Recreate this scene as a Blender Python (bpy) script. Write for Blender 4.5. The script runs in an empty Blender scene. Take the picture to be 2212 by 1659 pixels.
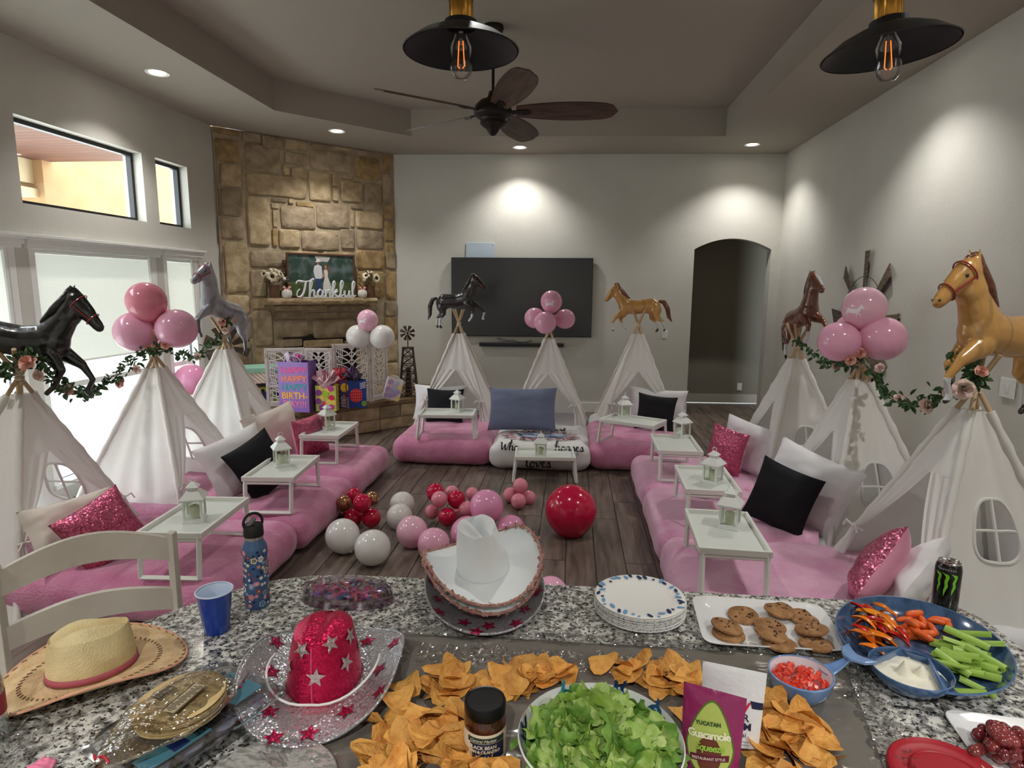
import bpy, bmesh, math, random
import numpy as np
from math import pi, sin, cos, sqrt, radians as R_
from mathutils import Vector, Matrix, noise, Euler
random.seed(7)
SC = bpy.context.scene
COL = SC.collection
# ------------------------------------------------------------ camera
CH = 1.83; F_ = 1330.0; CX, CY = 1106.0, 829.5
P_, Y_, RO_ = 0.157088, 0.094089, 0.0078578
FW = Vector((-sin(Y_)*cos(P_), cos(Y_)*cos(P_), -sin(P_)))
rt0 = Vector((cos(Y_), sin(Y_), 0)); up0 = rt0.cross(FW)
RT = rt0*cos(RO_)+up0*sin(RO_); UP = up0*cos(RO_)-rt0*sin(RO_)
cd = bpy.data.cameras.new('camera'); cam = bpy.data.objects.new('camera', cd); COL.objects.link(cam)
cd.sensor_width = 36; cd.lens = F_/2212*36; cd.clip_start = 0.02; cd.clip_end = 200
m = Matrix((RT, UP, -FW)).transposed().to_4x4(); m.translation = (0, 0, CH); cam.matrix_world = m
SC.camera = cam
def at(u, v, x=None, y=None, z=None):
    """a point of the room on the sight line of a pixel, on the plane x=, y= or z="""
    d = FW+RT*((u-CX)/F_)-UP*((v-CY)/F_)
    t = (z-CH)/d.z if z is not None else (y/d.y if y is not None else x/d.x)
    return Vector((0, 0, CH))+d*t
# ------------------------------------------------------------ world, lights, exposure
w = bpy.data.worlds.new('daylight'); SC.world = w; w.use_nodes = True
bgn = w.node_tree.nodes['Background']; bgn.inputs[0].default_value = (0.86, 0.94, 1.0, 1); bgn.inputs[1].default_value = 4.0
SC.view_settings.view_transform = 'Standard'; SC.view_settings.look = 'None'
SC.view_settings.gamma = 1; SC.view_settings.use_curve_mapping = False
SC.view_settings.exposure = 1.15
SC.cycles.use_denoising = True
SC.cycles.max_bounces = 8; SC.cycles.diffuse_bounces = 4; SC.cycles.glossy_bounces = 3
SC.cycles.transmission_bounces = 6; SC.cycles.transparent_max_bounces = 12
SC.cycles.caustics_reflective = False; SC.cycles.caustics_refractive = False
SC.cycles.sample_clamp_indirect = 4.0
CANS = [(-3.66, 5.44), (-2.85, 7.55), (-0.727, 8.55), (2.274, 8.566), (2.27, 5.35), (-3.66, 2.4), (2.27, 2.3)]
FILL_SPOTS = [(-2.9, -0.9), (2.4, -0.9), (-0.3, -1.5), (-0.4, 3.0)]  # added fill spots, out of view and without fixtures, to brighten the walls
for i, (x, y) in enumerate(CANS+FILL_SPOTS):
    L = bpy.data.lights.new('recessed_or_fill_lamp', 'SPOT'); L.energy = 86 if i < len(CANS) else (290 if i < len(CANS)+3 else 45)
    L.spot_size = R_(118); L.spot_blend = 0.75; L.shadow_soft_size = 0.05
    L.color = (1.0, 0.985, 0.95)
    o = bpy.data.objects.new('recessed_or_fill_lamp', L); COL.objects.link(o); o.location = (x, y, 3.655)
# ------------------------------------------------------------ materials
def lin(c):
    return tuple((v/255/12.92 if v/255 <= .04045 else ((v/255+.055)/1.055)**2.4) for v in c)+(1,)
MC = {}
def mat(name, col, rough=.5, metal=0., col2=None, scale=6., detail=4., mix=(.35, .65), bump=0., bscale=None, spec=.5,
        trans=0., alpha=1., emis=0., coat=0., sheen=0., translu=0., stretch=None, rand=0., ior=1.45, sss=0., noise_w=0.):
    if name in MC: return MC[name]
    M_ = bpy.data.materials.new(name); M_.use_nodes = True; nt = M_.node_tree; N = nt.nodes; K = nt.links
    b = N['Principled BSDF']; out = N['Material Output']
    b.inputs['Base Color'].default_value = lin(col); b.inputs['Roughness'].default_value = rough
    b.inputs['Metallic'].default_value = metal; b.inputs['Specular IOR Level'].default_value = spec
    b.inputs['Transmission Weight'].default_value = trans; b.inputs['Alpha'].default_value = alpha; b.inputs['IOR'].default_value = ior
    if coat: b.inputs['Coat Weight'].default_value = coat; b.inputs['Coat Roughness'].default_value = .08
    if sheen: b.inputs['Sheen Weight'].default_value = sheen; b.inputs['Sheen Roughness'].default_value = .4
    if sss: b.inputs['Subsurface Weight'].default_value = sss; b.inputs['Subsurface Radius'].default_value = (.02, .02, .02)
    if emis: b.inputs['Emission Color'].default_value = lin(col); b.inputs['Emission Strength'].default_value = emis
    tc = N.new('ShaderNodeTexCoord'); src = tc.outputs['Object']
    if stretch:
        mp = N.new('ShaderNodeMapping'); mp.inputs['Scale'].default_value = stretch; K.new(src, mp.inputs[0]); src = mp.outputs[0]
    if rand:
        oi = N.new('ShaderNodeObjectInfo'); va = N.new('ShaderNodeVectorMath'); va.operation = 'ADD'
        ms = N.new('ShaderNodeVectorMath'); ms.operation = 'SCALE'; ms.inputs[0].default_value = (37, 19, 53); K.new(oi.outputs['Random'], ms.inputs['Scale'])
        K.new(src, va.inputs[0]); K.new(ms.outputs[0], va.inputs[1]); src = va.outputs[0]
    cur = None
    if col2:
        nz = N.new('ShaderNodeTexNoise'); nz.inputs['Scale'].default_value = scale; nz.inputs['Detail'].default_value = detail
        K.new(src, nz.inputs['Vector'])
        mr = N.new('ShaderNodeMapRange'); mr.inputs[1].default_value = mix[0]; mr.inputs[2].default_value = mix[1]; K.new(nz.outputs[0], mr.inputs[0])
        mx = N.new('ShaderNodeMix'); mx.data_type = 'RGBA'; mx.inputs[6].default_value = lin(col); mx.inputs[7].default_value = lin(col2)
        K.new(mr.outputs[0], mx.inputs[0]); cur = mx.outputs[2]
    if rand:
        hs = N.new('ShaderNodeHueSaturation'); mr2 = N.new('ShaderNodeMapRange'); mr2.inputs[3].default_value = 1-rand; mr2.inputs[4].default_value = 1+rand
        K.new(oi.outputs['Random'], mr2.inputs[0]); K.new(mr2.outputs[0], hs.inputs['Value'])
        if cur: K.new(cur, hs.inputs['Color'])
        else: hs.inputs['Color'].default_value = lin(col)
        cur = hs.outputs[0]
    if cur: K.new(cur, b.inputs['Base Color'])
    if bump:
        n2 = N.new('ShaderNodeTexNoise'); n2.inputs['Scale'].default_value = bscale or scale*4; n2.inputs['Detail'].default_value = 3; K.new(src, n2.inputs['Vector'])
        bp = N.new('ShaderNodeBump'); bp.inputs['Strength'].default_value = bump; bp.inputs['Distance'].default_value = .02
        K.new(n2.outputs[0], bp.inputs['Height']); K.new(bp.outputs[0], b.inputs['Normal'])
    if translu:
        tr = N.new('ShaderNodeBsdfTranslucent'); tr.inputs[0].default_value = lin(col)
        ms_ = N.new('ShaderNodeMixShader'); ms_.inputs[0].default_value = translu
        K.new(b.outputs[0], ms_.inputs[1]); K.new(tr.outputs[0], ms_.inputs[2]); K.new(ms_.outputs[0], out.inputs[0])
    MC[name] = M_; return M_
def clear(name, col=(255, 255, 255), mixf=.12, rough=.05, bump=0., bscale=30.):
    """thin clear plastic or glass: mostly transparent with a glossy skin"""
    if name in MC: return MC[name]
    M_ = bpy.data.materials.new(name); M_.use_nodes = True; nt = M_.node_tree; N = nt.nodes; K = nt.links; N.remove(N['Principled BSDF'])
    t = N.new('ShaderNodeBsdfTransparent'); t.inputs[0].default_value = lin(col)
    g = N.new('ShaderNodeBsdfGlossy'); g.inputs['Roughness'].default_value = rough; g.inputs[0].default_value = (1, 1, 1, 1)
    lw = N.new('ShaderNodeLayerWeight'); lw.inputs[0].default_value = .25
    ad = N.new('ShaderNodeMath'); ad.operation = 'ADD'; ad.inputs[1].default_value = mixf; ad.use_clamp = True
    mu = N.new('ShaderNodeMath'); mu.operation = 'MULTIPLY'; mu.inputs[1].default_value = .6; K.new(lw.outputs['Fresnel'], mu.inputs[0]); K.new(mu.outputs[0], ad.inputs[0])
    mx = N.new('ShaderNodeMixShader'); K.new(ad.outputs[0], mx.inputs[0]); K.new(t.outputs[0], mx.inputs[1]); K.new(g.outputs[0], mx.inputs[2])
    K.new(mx.outputs[0], N['Material Output'].inputs[0])
    if bump:
        tc = N.new('ShaderNodeTexCoord'); n2 = N.new('ShaderNodeTexNoise'); n2.inputs['Scale'].default_value = bscale; n2.inputs['Detail'].default_value = 2; K.new(tc.outputs['Object'], n2.inputs['Vector'])
        bp = N.new('ShaderNodeBump'); bp.inputs['Strength'].default_value = bump; bp.inputs['Distance'].default_value = .02; K.new(n2.outputs[0], bp.inputs['Height'])
        K.new(bp.outputs[0], g.inputs['Normal']); K.new(bp.outputs[0], lw.inputs['Normal'])
    MC[name] = M_; return M_
def sequin(name, col, col2, scale=160., amt=1.1, rough=.22):
    """sequined cloth: every voronoi cell is a small mirror with its own tilt"""
    if name in MC: return MC[name]
    M_ = mat(name, col, rough, .75, rand=0.); nt = M_.node_tree; N = nt.nodes; K = nt.links; b = N['Principled BSDF']
    tc = N.new('ShaderNodeTexCoord'); v = N.new('ShaderNodeTexVoronoi'); v.inputs['Scale'].default_value = scale; K.new(tc.outputs['Object'], v.inputs['Vector'])
    s = N.new('ShaderNodeVectorMath'); s.operation = 'SUBTRACT'; s.inputs[1].default_value = (.5, .5, .5); K.new(v.outputs['Color'], s.inputs[0])
    sc = N.new('ShaderNodeVectorMath'); sc.operation = 'SCALE'; sc.inputs['Scale'].default_value = amt; K.new(s.outputs[0], sc.inputs[0])
    ge = N.new('ShaderNodeNewGeometry'); a = N.new('ShaderNodeVectorMath'); K.new(ge.outputs['Normal'], a.inputs[0]); K.new(sc.outputs[0], a.inputs[1])
    nn = N.new('ShaderNodeVectorMath'); nn.operation = 'NORMALIZE'; K.new(a.outputs[0], nn.inputs[0]); K.new(nn.outputs[0], b.inputs['Normal'])
    mx = N.new('ShaderNodeMix'); mx.data_type = 'RGBA'; mx.inputs[6].default_value = lin(col); mx.inputs[7].default_value = lin(col2)
    sp = N.new('ShaderNodeSeparateColor'); K.new(v.outputs['Color'], sp.inputs[0]); K.new(sp.outputs[0], mx.inputs[0]); K.new(mx.outputs[2], b.inputs['Base Color'])
    return M_
# ------------------------------------------------------------ mesh builder
class MB:
    def __init__(s): s.v = []; s.f = []; s.mi = []; s.cm = 0
    def add(s, vs, fs):
        n = len(s.v); s.v += [tuple(p) for p in vs]; s.f += [tuple(i+n for i in f) for f in fs]; s.mi += [s.cm]*len(fs); return s
    def box(s, c, d, rot=None, taper=1.):
        x, y, z = [k/2 for k in d]; P = []
        for sz in (-1, 1):
            t = taper if sz > 0 else 1
            for sx, sy in ((-1, -1), (1, -1), (1, 1), (-1, 1)):
                p = Vector((sx*x*t, sy*y*t, sz*z))
                if rot is not None: p = rot @ p
                P.append(p+Vector(c))
        return s.add(P, [(3, 2, 1, 0), (4, 5, 6, 7), (0, 1, 5, 4), (1, 2, 6, 5), (2, 3, 7, 6), (3, 0, 4, 7)])
    def tube(s, path, r, n=8, cap=True, flat=1.):
        path = [Vector(p) for p in path]; rs = r if isinstance(r, (list, tuple)) else [r]*len(path); P = []; prev = None
        for i, p in enumerate(path):
            t = (path[min(i+1, len(path)-1)]-path[max(i-1, 0)])
            t = t.normalized() if t.length > 1e-9 else Vector((0, 0, 1))
            a = prev if prev is not None else (Vector((0, 0, 1)) if abs(t.z) < .9 else Vector((1, 0, 0)))
            a = (a-t*a.dot(t)); a = a.normalized() if a.length > 1e-6 else t.orthogonal().normalized()
            b = t.cross(a); prev = a
            for k in range(n):
                q = 2*pi*k/n; P.append(p+(a*cos(q)*flat+b*sin(q))*rs[i])
        m_ = len(path); Fs = [(i*n+k, i*n+(k+1) % n, (i+1)*n+(k+1) % n, (i+1)*n+k) for i in range(m_-1) for k in range(n)]
        if cap: Fs += [tuple(range(n-1, -1, -1)), tuple((m_-1)*n+k for k in range(n))]
        return s.add(P, Fs)
    def lathe(s, prof, n=24, c=(0, 0, 0), sx=1., sy=1., f=None):
        P = []; c = Vector(c)
        for r, z in prof:
            for k in range(n):
                q = 2*pi*k/n; rr = r*(f(q, z) if f else 1); P.append(c+Vector((rr*cos(q)*sx, rr*sin(q)*sy, z)))
        m_ = len(prof); Fs = [(i*n+k, i*n+(k+1) % n, (i+1)*n+(k+1) % n, (i+1)*n+k) for i in range(m_-1) for k in range(n)]
        return s.add(P, Fs)
    def sphere(s, c, r, n=12, m_=8, sc=(1, 1, 1)):
        pr = [(r*sin(pi*i/m_)+1e-7, -r*cos(pi*i/m_)) for i in range(m_+1)]; k0 = len(s.v)
        s.lathe(pr, n); s.v[k0:] = [(x*sc[0]+c[0], y*sc[1]+c[1], z*sc[2]+c[2]) for x, y, z in s.v[k0:]]; return s
    def prism(s, poly, z0, z1):
        n = len(poly); P = [(x, y, z0) for x, y in poly]+[(x, y, z1) for x, y in poly]
        return s.add(P, [tuple(range(n-1, -1, -1)), tuple(range(n, 2*n))]+[(i, (i+1) % n, n+(i+1) % n, n+i) for i in range(n)])
    def grid(s, fn, nu, nv, closed=False, skip=None):
        P = [fn(i/nu, j/nv) for j in range(nv+1) for i in range(nu+1)]; Fs = []
        for j in range(nv):
            for i in range(nu):
                if skip and skip(i, j): continue
                a = j*(nu+1)+i; Fs.append((a, a+1, a+nu+2, a+nu+1))
        return s.add(P, Fs)
    def xf(s, M_, k0=0): s.v[k0:] = [tuple(M_ @ Vector(p)) for p in s.v[k0:]]; return s
    def mesh(s, name):
        me = bpy.data.meshes.new(name); me.from_pydata(s.v, [], s.f); me.update()
        if any(s.mi): me.polygons.foreach_set('material_index', s.mi)
        return me
    def build(s, name, mt, parent=None, smooth=True, weld=False, bevel=0., solid=0., sub=0, loc=None, rot=None):
        me = s.mesh(name)
        for q in (mt if isinstance(mt, (list, tuple)) else [mt]): me.materials.append(q)
        if weld or True:
            bm = bmesh.new(); bm.from_mesh(me)
            if weld: bmesh.ops.remove_doubles(bm, verts=bm.verts, dist=1e-5)
            if not solid: bmesh.ops.recalc_face_normals(bm, faces=bm.faces)
            bm.to_mesh(me); bm.free()
        return link(me, name, parent, smooth, bevel, solid, sub, loc, rot)
def link(me, name, parent=None, smooth=True, bevel=0., solid=0., sub=0, loc=None, rot=None):
    o = bpy.data.objects.new(name, me); COL.objects.link(o)
    if smooth is True:
        me.polygons.foreach_set('use_smooth', [True]*len(me.polygons))
        try: me.set_sharp_from_angle(angle=R_(40))
        except Exception: pass
    if solid:
        d = o.modifiers.new('s', 'SOLIDIFY'); d.thickness = solid; d.offset = 0
    if bevel:
        d = o.modifiers.new('b', 'BEVEL'); d.width = bevel; d.segments = 2; d.limit_method = 'ANGLE'
    if sub:
        d = o.modifiers.new('u', 'SUBSURF'); d.levels = sub; d.render_levels = sub
    if loc is not None: o.location = loc
    if rot is not None: o.rotation_euler = rot
    if parent: o.parent = parent
    return o
def tag(o, label, cat, group=None, kind=None):
    o['label'] = label; o['category'] = cat
    if group: o['group'] = group
    if kind: o['kind'] = kind
    return o
def thing(name, label, cat, loc=(0, 0, 0), rz=0., group=None, rot=None):
    o = bpy.data.objects.new(name, None); COL.objects.link(o); o.location = loc; o.empty_display_size = .05
    o.rotation_euler = rot if rot else (0, 0, rz)
    return tag(o, label, cat, group)
def struct(o): o['kind'] = 'structure'; return o
def stuff(o): o['kind'] = 'stuff'; return o
def copy_tree(o, loc=None, rz=None, label=None, group=None, parent=None, sc=None, rot=None):
    c = o.copy(); COL.objects.link(c)
    if parent is not None: c.parent = parent
    if loc is not None: c.location = loc
    if rz is not None: c.rotation_euler = (0, 0, rz)
    if rot is not None: c.rotation_euler = rot
    if sc is not None: c.scale = (sc,)*3 if isinstance(sc, (int, float)) else sc
    if label: c['label'] = label
    if group: c['group'] = group
    for ch in list(KIDS.get(o.name, o.children)): copy_tree(ch, parent=c)
    return c
KIDS = {}
def axes(o, c, xa, ya):
    """put an object at c with its local x along xa and local y about along ya"""
    xa = Vector(xa).normalized(); za = xa.cross(Vector(ya)).normalized(); ya = za.cross(xa)
    m_ = Matrix((xa, ya, za)).transposed().to_4x4(); m_.translation = c; o.matrix_world = m_; return o
def frame(xa, ya, c=(0, 0, 0)):
    xa = Vector(xa).normalized(); za = xa.cross(Vector(ya)).normalized(); ya = za.cross(xa)
    m_ = Matrix((xa, ya, za)).transposed().to_4x4(); m_.translation = c; return m_
def nz(p, s=1., seed=0.): return noise.noise(Vector((p[0]*s+seed, p[1]*s-seed, p[2]*s+seed*.37)))
def eval_mesh(o):
    dg = bpy.context.evaluated_depsgraph_get(); dg.update(); me = bpy.data.meshes.new_from_object(o.evaluated_get(dg)); return me
def textmesh(s, size, extrude=.0005, shear=0., offset=0., align='CENTER', sp=1., lines=1.):
    c = bpy.data.curves.new('t', 'FONT'); c.body = s; c.size = size; c.extrude = extrude; c.shear = shear; c.offset = offset; c.resolution_u = 2
    c.align_x = align; c.align_y = 'CENTER'; c.space_character = sp; c.space_line = lines
    o = bpy.data.objects.new('t', c); COL.objects.link(o); me = eval_mesh(o); bpy.data.objects.remove(o); bpy.data.curves.remove(c); return me
def text(s, size, mt, parent, M_=None, name='lettering', wrap=None, fn=None, **k):
    me = textmesh(s, size, **k)
    for v in me.vertices:
        p = v.co
        if wrap:  # letters on a cylinder of radius wrap about local z: text x runs round, text y is height
            a = p.x/wrap; rr = wrap+p.z+.0004; p = Vector((rr*sin(a), -rr*cos(a), p.y))
        if fn: p = Vector(fn(p))
        v.co = M_ @ p if M_ else p
    me.materials.clear(); me.materials.append(mt)
    return link(me, name, parent, smooth=False)
def rbox(L, W, H, r, n=(24, 16, 6), amp=0., fs=3., seed=0., bulge=0.):
    """a soft rounded box standing on z=0"""
    mb = MB(); nx, ny, nz_ = n; idx = {}
    def pt(i, j, k):
        p = Vector(((i/nx-.5)*L, (j/ny-.5)*W, (k/nz_-.5)*H)); h = Vector((L/2-r, W/2-r, H/2-r)); q = Vector([max(-h[a], min(h[a], p[a])) for a in range(3)])
        d = p-q; d = d.normalized()*r if d.length > 1e-9 else d*0; o = q+d
        if bulge: o.x *= 1+bulge*(1-(2*o.z/H)**2)*.5; o.y *= 1+bulge*(1-(2*o.z/H)**2)
        if amp:
            nn = (o-q).normalized() if (o-q).length > 1e-9 else Vector((0, 0, 1)); o = o+nn*amp*(nz(o, fs, seed)+.5*nz(o, fs*2.7, seed+5))
        o.z += H/2; return o
    def vid(i, j, k):
        if (i, j, k) not in idx: idx[(i, j, k)] = len(mb.v); mb.v.append(tuple(pt(i, j, k)))
        return idx[(i, j, k)]
    def fc(a): mb.f.append(a); mb.mi.append(0)
    for i in range(nx):
        for j in range(ny):
            fc((vid(i, j, 0), vid(i, j+1, 0), vid(i+1, j+1, 0), vid(i+1, j, 0))); fc((vid(i, j, nz_), vid(i+1, j, nz_), vid(i+1, j+1, nz_), vid(i, j+1, nz_)))
    for i in range(nx):
        for k in range(nz_):
            fc((vid(i, 0, k), vid(i+1, 0, k), vid(i+1, 0, k+1), vid(i, 0, k+1))); fc((vid(i, ny, k), vid(i, ny, k+1), vid(i+1, ny, k+1), vid(i+1, ny, k)))
    for j in range(ny):
        for k in range(nz_):
            fc((vid(0, j, k), vid(0, j, k+1), vid(0, j+1, k+1), vid(0, j+1, k))); fc((vid(nx, j, k), vid(nx, j+1, k), vid(nx, j+1, k+1), vid(nx, j, k+1)))
    return mb
# ============================================================ the room
wallm = mat('greige_wall_paint', (198, 196, 187), .62, bump=.12, bscale=55., col2=(193, 190, 181), scale=2.)
ceilm = mat('ceiling_paint', (164, 157, 146), .8, bump=.12, bscale=60.)
whitem = mat('white_trim_paint', (226, 226, 222), .45)
blackm = mat('black_window_metal', (22, 23, 24), .4)
BW0, BW1 = Vector((-2.56, 8.91, 0)), Vector((2.9, 9.16, 0)); BD = (BW1-BW0).normalized(); BN = Vector((BD.y, -BD.x, 0))  # BN points into the room
BL = (BW1-BW0).length
def bw(s, z, d=0.): return BW0+BD*s+BN*d+Vector((0, 0, z))
def onback(u, v, d=0.):
    dr = FW+RT*((u-CX)/F_)-UP*((v-CY)/F_); C = Vector((0, 0, CH)); P0 = BW0+BN*d; t = (P0-C).dot(BN)/dr.dot(BN); p = C+dr*t; return (p-BW0).dot(BD), p.z
XL, XR, HC = -4.25, 2.9, 3.66
# floor slab and wood look planks
struct(MB().box((-.6, 4.6, -.06), (7.8, 14.4, .1)).build('floor', mat('grout', (104, 98, 92), .8), smooth=False))
floor_o = bpy.data.objects['floor']
pm = mat('wood_look_tile', (74, 63, 56), .36, col2=(126, 112, 102), scale=1., detail=9., stretch=(26, 3.0, 4), rand=.16, mix=(.3, .72), bump=.06, bscale=3.)
pmesh = {}
def plank(x, y0, y1, W=.2):
    L = round(y1-y0, 2)
    if L not in pmesh:
        g = MB(); e = .0025; a, b = W/2-.0015, L/2-.0015
        g.add([(-a, -b, -.008), (a, -b, -.008), (a, b, -.008), (-a, b, -.008), (-a+e, -b+e, 0), (a-e, -b+e, 0), (a-e, b-e, 0), (-a+e, b-e, 0)],
              [(4, 5, 6, 7), (0, 1, 5, 4), (1, 2, 6, 5), (2, 3, 7, 6), (3, 0, 4, 7)]); me = g.mesh('plank'); me.materials.append(pm); pmesh[L] = me
    o = bpy.data.objects.new('plank', pmesh[L]); COL.objects.link(o); o.location = (x, (y0+y1)/2, 0); o.parent = floor_o
k = 0; x = -4.2
while x < 2.95:
    y = 1.95 - [0, .8, .4][k % 3]
    while y < 9.9:
        y0 = max(y, 1.95); y1 = min(y+1.2, 9.9)
        inside = y1-y0 > .05 and (y1-x) < 11.9 and not (y0 > 9.1 and x < 1.5)
        if inside: plank(x+.1, y0, y1)
        y += 1.2
    x += .2; k += 1
# ceiling: soffit with a cut corner tray
tr = [(-3.19, 3.2), (1.83, 3.2), (1.83, 8.09), (-2.02, 7.865), (-3.19, 6.65)]
ou = [(XL-.2, 1.0), (XR+.2, 1.0), (XR+.2, 9.5), (-2.0, 9.5), (XL-.2, 7.0)]
g = MB(); n = 5
g.add([(x, y, HC) for x, y in ou]+[(x, y, HC) for x, y in tr], [(i, (i+1) % n, n+(i+1) % n, n+i) for i in range(n)])
g.add([(x, y, HC) for x, y in tr]+[(x, y, 3.975) for x, y in tr], [(i, (i+1) % n, n+(i+1) % n, n+i) for i in range(n)]+[(5, 6, 7, 8, 9)])
g.add([(-4.45, -2.6, HC), (3.1, -2.6, HC), (3.1, 1.0, HC), (-4.45, 1.0, HC)], [(0, 1, 2, 3)])
g.box((-.6, 3.4, 4.1), (7.9, 12.4, .06))
struct(g.build('ceiling', ceilm, smooth=False))
# walls with openings, built as panels of boxes
def wall_grid(name, us, vs, holes, P, th, mt):
    """us, vs: break lines; holes: cells left open; P(u,v,d) -> point"""
    g = MB()
    for i in range(len(us)-1):
        for j in range(len(vs)-1):
            uc, vc = (us[i]+us[i+1])/2, (vs[j]+vs[j+1])/2
            if any(a < uc < b and c < vc < d for a, b, c, d in holes): continue
            g.add([P(us[i], vs[j], 0), P(us[i+1], vs[j], 0), P(us[i+1], vs[j+1], 0), P(us[i], vs[j+1], 0)], [(0, 1, 2, 3)])
            g.add([P(us[i], vs[j], th), P(us[i+1], vs[j], th), P(us[i+1], vs[j+1], th), P(us[i], vs[j+1], th)], [(3, 2, 1, 0)])
    for a, b, c, d in holes:
        q = [(a, c), (b, c), (b, d), (a, d)]
        for i in range(4):
            (u0, v0), (u1, v1) = q[i], q[(i+1) % 4]
            g.add([P(u0, v0, 0), P(u1, v1, 0), P(u1, v1, th), P(u0, v0, th)], [(0, 1, 2, 3)])
    return struct(g.build(name, mt, smooth=False))
lowz0, lowz1 = .12, 2.13
lows = [(2.9, 4.43), (4.55, 6.06), (6.17, 6.77)]
tops = [(2.9, 4.28), (4.55, 5.97), (6.17, 6.70)]
holes = [(a, b, lowz0, lowz1) for a, b in lows]+[(a, b, 2.44, 3.10) for a, b in tops]
us = sorted({-2.6, 7.25, *[q for a in lows+tops for q in a]}); vs = [0, lowz0, lowz1, 2.44, 3.10, HC]
wall_grid('wall_left', us, vs, holes, lambda u, v, d: (XL-d, u, v), .2, wallm)
struct(MB().box((XR+.08, 3.4, 1.83), (.16, 12.2, 3.66)).build('wall_right', wallm, smooth=False))
struct(MB().box((-.6, -2.6, 1.83), (7.9, .12, 3.66)).build('wall_kitchen', wallm, smooth=False))
# back wall with arched opening
a0, _ = onback(1497, 600); a1, _ = onback(1662, 600); zs = 2.37; za = 2.52; g = MB(); NA = 20
def arch(t): return zs+(za-zs)*(1-(2*t-1)**2)
for d, fl in ((0, 0), (-.16, 1)):
    P = [bw(0, 0, d), bw(a0, 0, d), bw(a0, HC, d), bw(0, HC, d)]; g.add(P, [(0, 1, 2, 3)])
    P = [bw(a1, 0, d), bw(BL, 0, d), bw(BL, HC, d), bw(a1, HC, d)]; g.add(P, [(0, 1, 2, 3)])
    P = [bw(a0+(a1-a0)*i/NA, arch(i/NA), d) for i in range(NA+1)]+[bw(a0+(a1-a0)*i/NA, HC, d) for i in range(NA+1)]
    g.add(P, [(i, i+1, NA+2+i, NA+1+i) for i in range(NA)])
P = [bw(a0+(a1-a0)*i/NA, arch(i/NA), d) for d in (0, -.16) for i in range(NA+1)]
g.add(P, [(i, i+1, NA+2+i, NA+1+i) for i in range(NA)])
for a in (a0, a1): g.add([bw(a, 0), bw(a, zs), bw(a, zs, -.16), bw(a, 0, -.16)], [(0, 1, 2, 3)])
struct(g.build('wall_back', wallm, smooth=False))
# hall behind the arch; its dimness is painted as darker wall and baseboard colour
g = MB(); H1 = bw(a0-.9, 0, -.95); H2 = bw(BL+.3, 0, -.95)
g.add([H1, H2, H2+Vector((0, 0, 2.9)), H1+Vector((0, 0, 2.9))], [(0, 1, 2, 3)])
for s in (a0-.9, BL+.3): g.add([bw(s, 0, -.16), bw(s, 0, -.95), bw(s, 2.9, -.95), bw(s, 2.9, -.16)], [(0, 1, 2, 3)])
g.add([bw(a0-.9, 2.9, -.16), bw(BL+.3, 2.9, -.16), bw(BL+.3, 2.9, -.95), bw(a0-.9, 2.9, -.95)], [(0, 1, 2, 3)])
struct(g.build('wall_hall', mat('shaded_hall_wall', (128, 122, 110), .7), smooth=False))
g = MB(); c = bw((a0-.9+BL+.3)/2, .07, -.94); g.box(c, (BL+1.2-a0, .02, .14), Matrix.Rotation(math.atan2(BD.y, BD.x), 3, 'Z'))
struct(g.build('baseboard_hall', mat('shaded_hall_baseboard', (178, 172, 160), .5), smooth=False))
g = MB(); g.box(bw(a0/2, .07, .01), (a0, .02, .14), Matrix.Rotation(math.atan2(BD.y, BD.x), 3, 'Z')); g.box(bw((a1+BL)/2, .07, .01), (BL-a1, .02, .14), Matrix.Rotation(math.atan2(BD.y, BD.x), 3, 'Z'))
struct(g.build('baseboard_back', whitem, smooth=False))
struct(MB().box((XR-.01, 4.7, .07), (.02, 8.8, .14)).build('baseboard_right', whitem, smooth=False))
# windows
glass = clear('window_glass', (250, 252, 250), .02, .02)
shadem = mat('roller_shade_cloth', (214, 214, 204), .9, translu=.24, bump=.05, bscale=300, col2=(204, 206, 196), scale=90)
def window(n, y0, y1, z0, z1, shade=None, black=True):
    fm = blackm if black else whitem; g = MB(); X = XL-.12; t = .035
    for c, d in (((X, y0+t/2, (z0+z1)/2), (.05, t, z1-z0)), ((X, y1-t/2, (z0+z1)/2), (.05, t, z1-z0)), ((X, (y0+y1)/2, z1-t/2), (.048, y1-y0, t)), ((X, (y0+y1)/2, z0+t/2), (.048, y1-y0, t))): g.box(c, d)
    o = struct(g.build('window_%d' % n, fm, smooth=False))
    q = MB().add([(X, y0+t, z0+t), (X, y1-t, z0+t), (X, y1-t, z1-t), (X, y0+t, z1-t)], [(0, 1, 2, 3)]).build('pane', glass, o, smooth=False)
    return o
k = 1
for a, b in tops: window(k, a, b, 2.44, 3.10); k += 1
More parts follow.
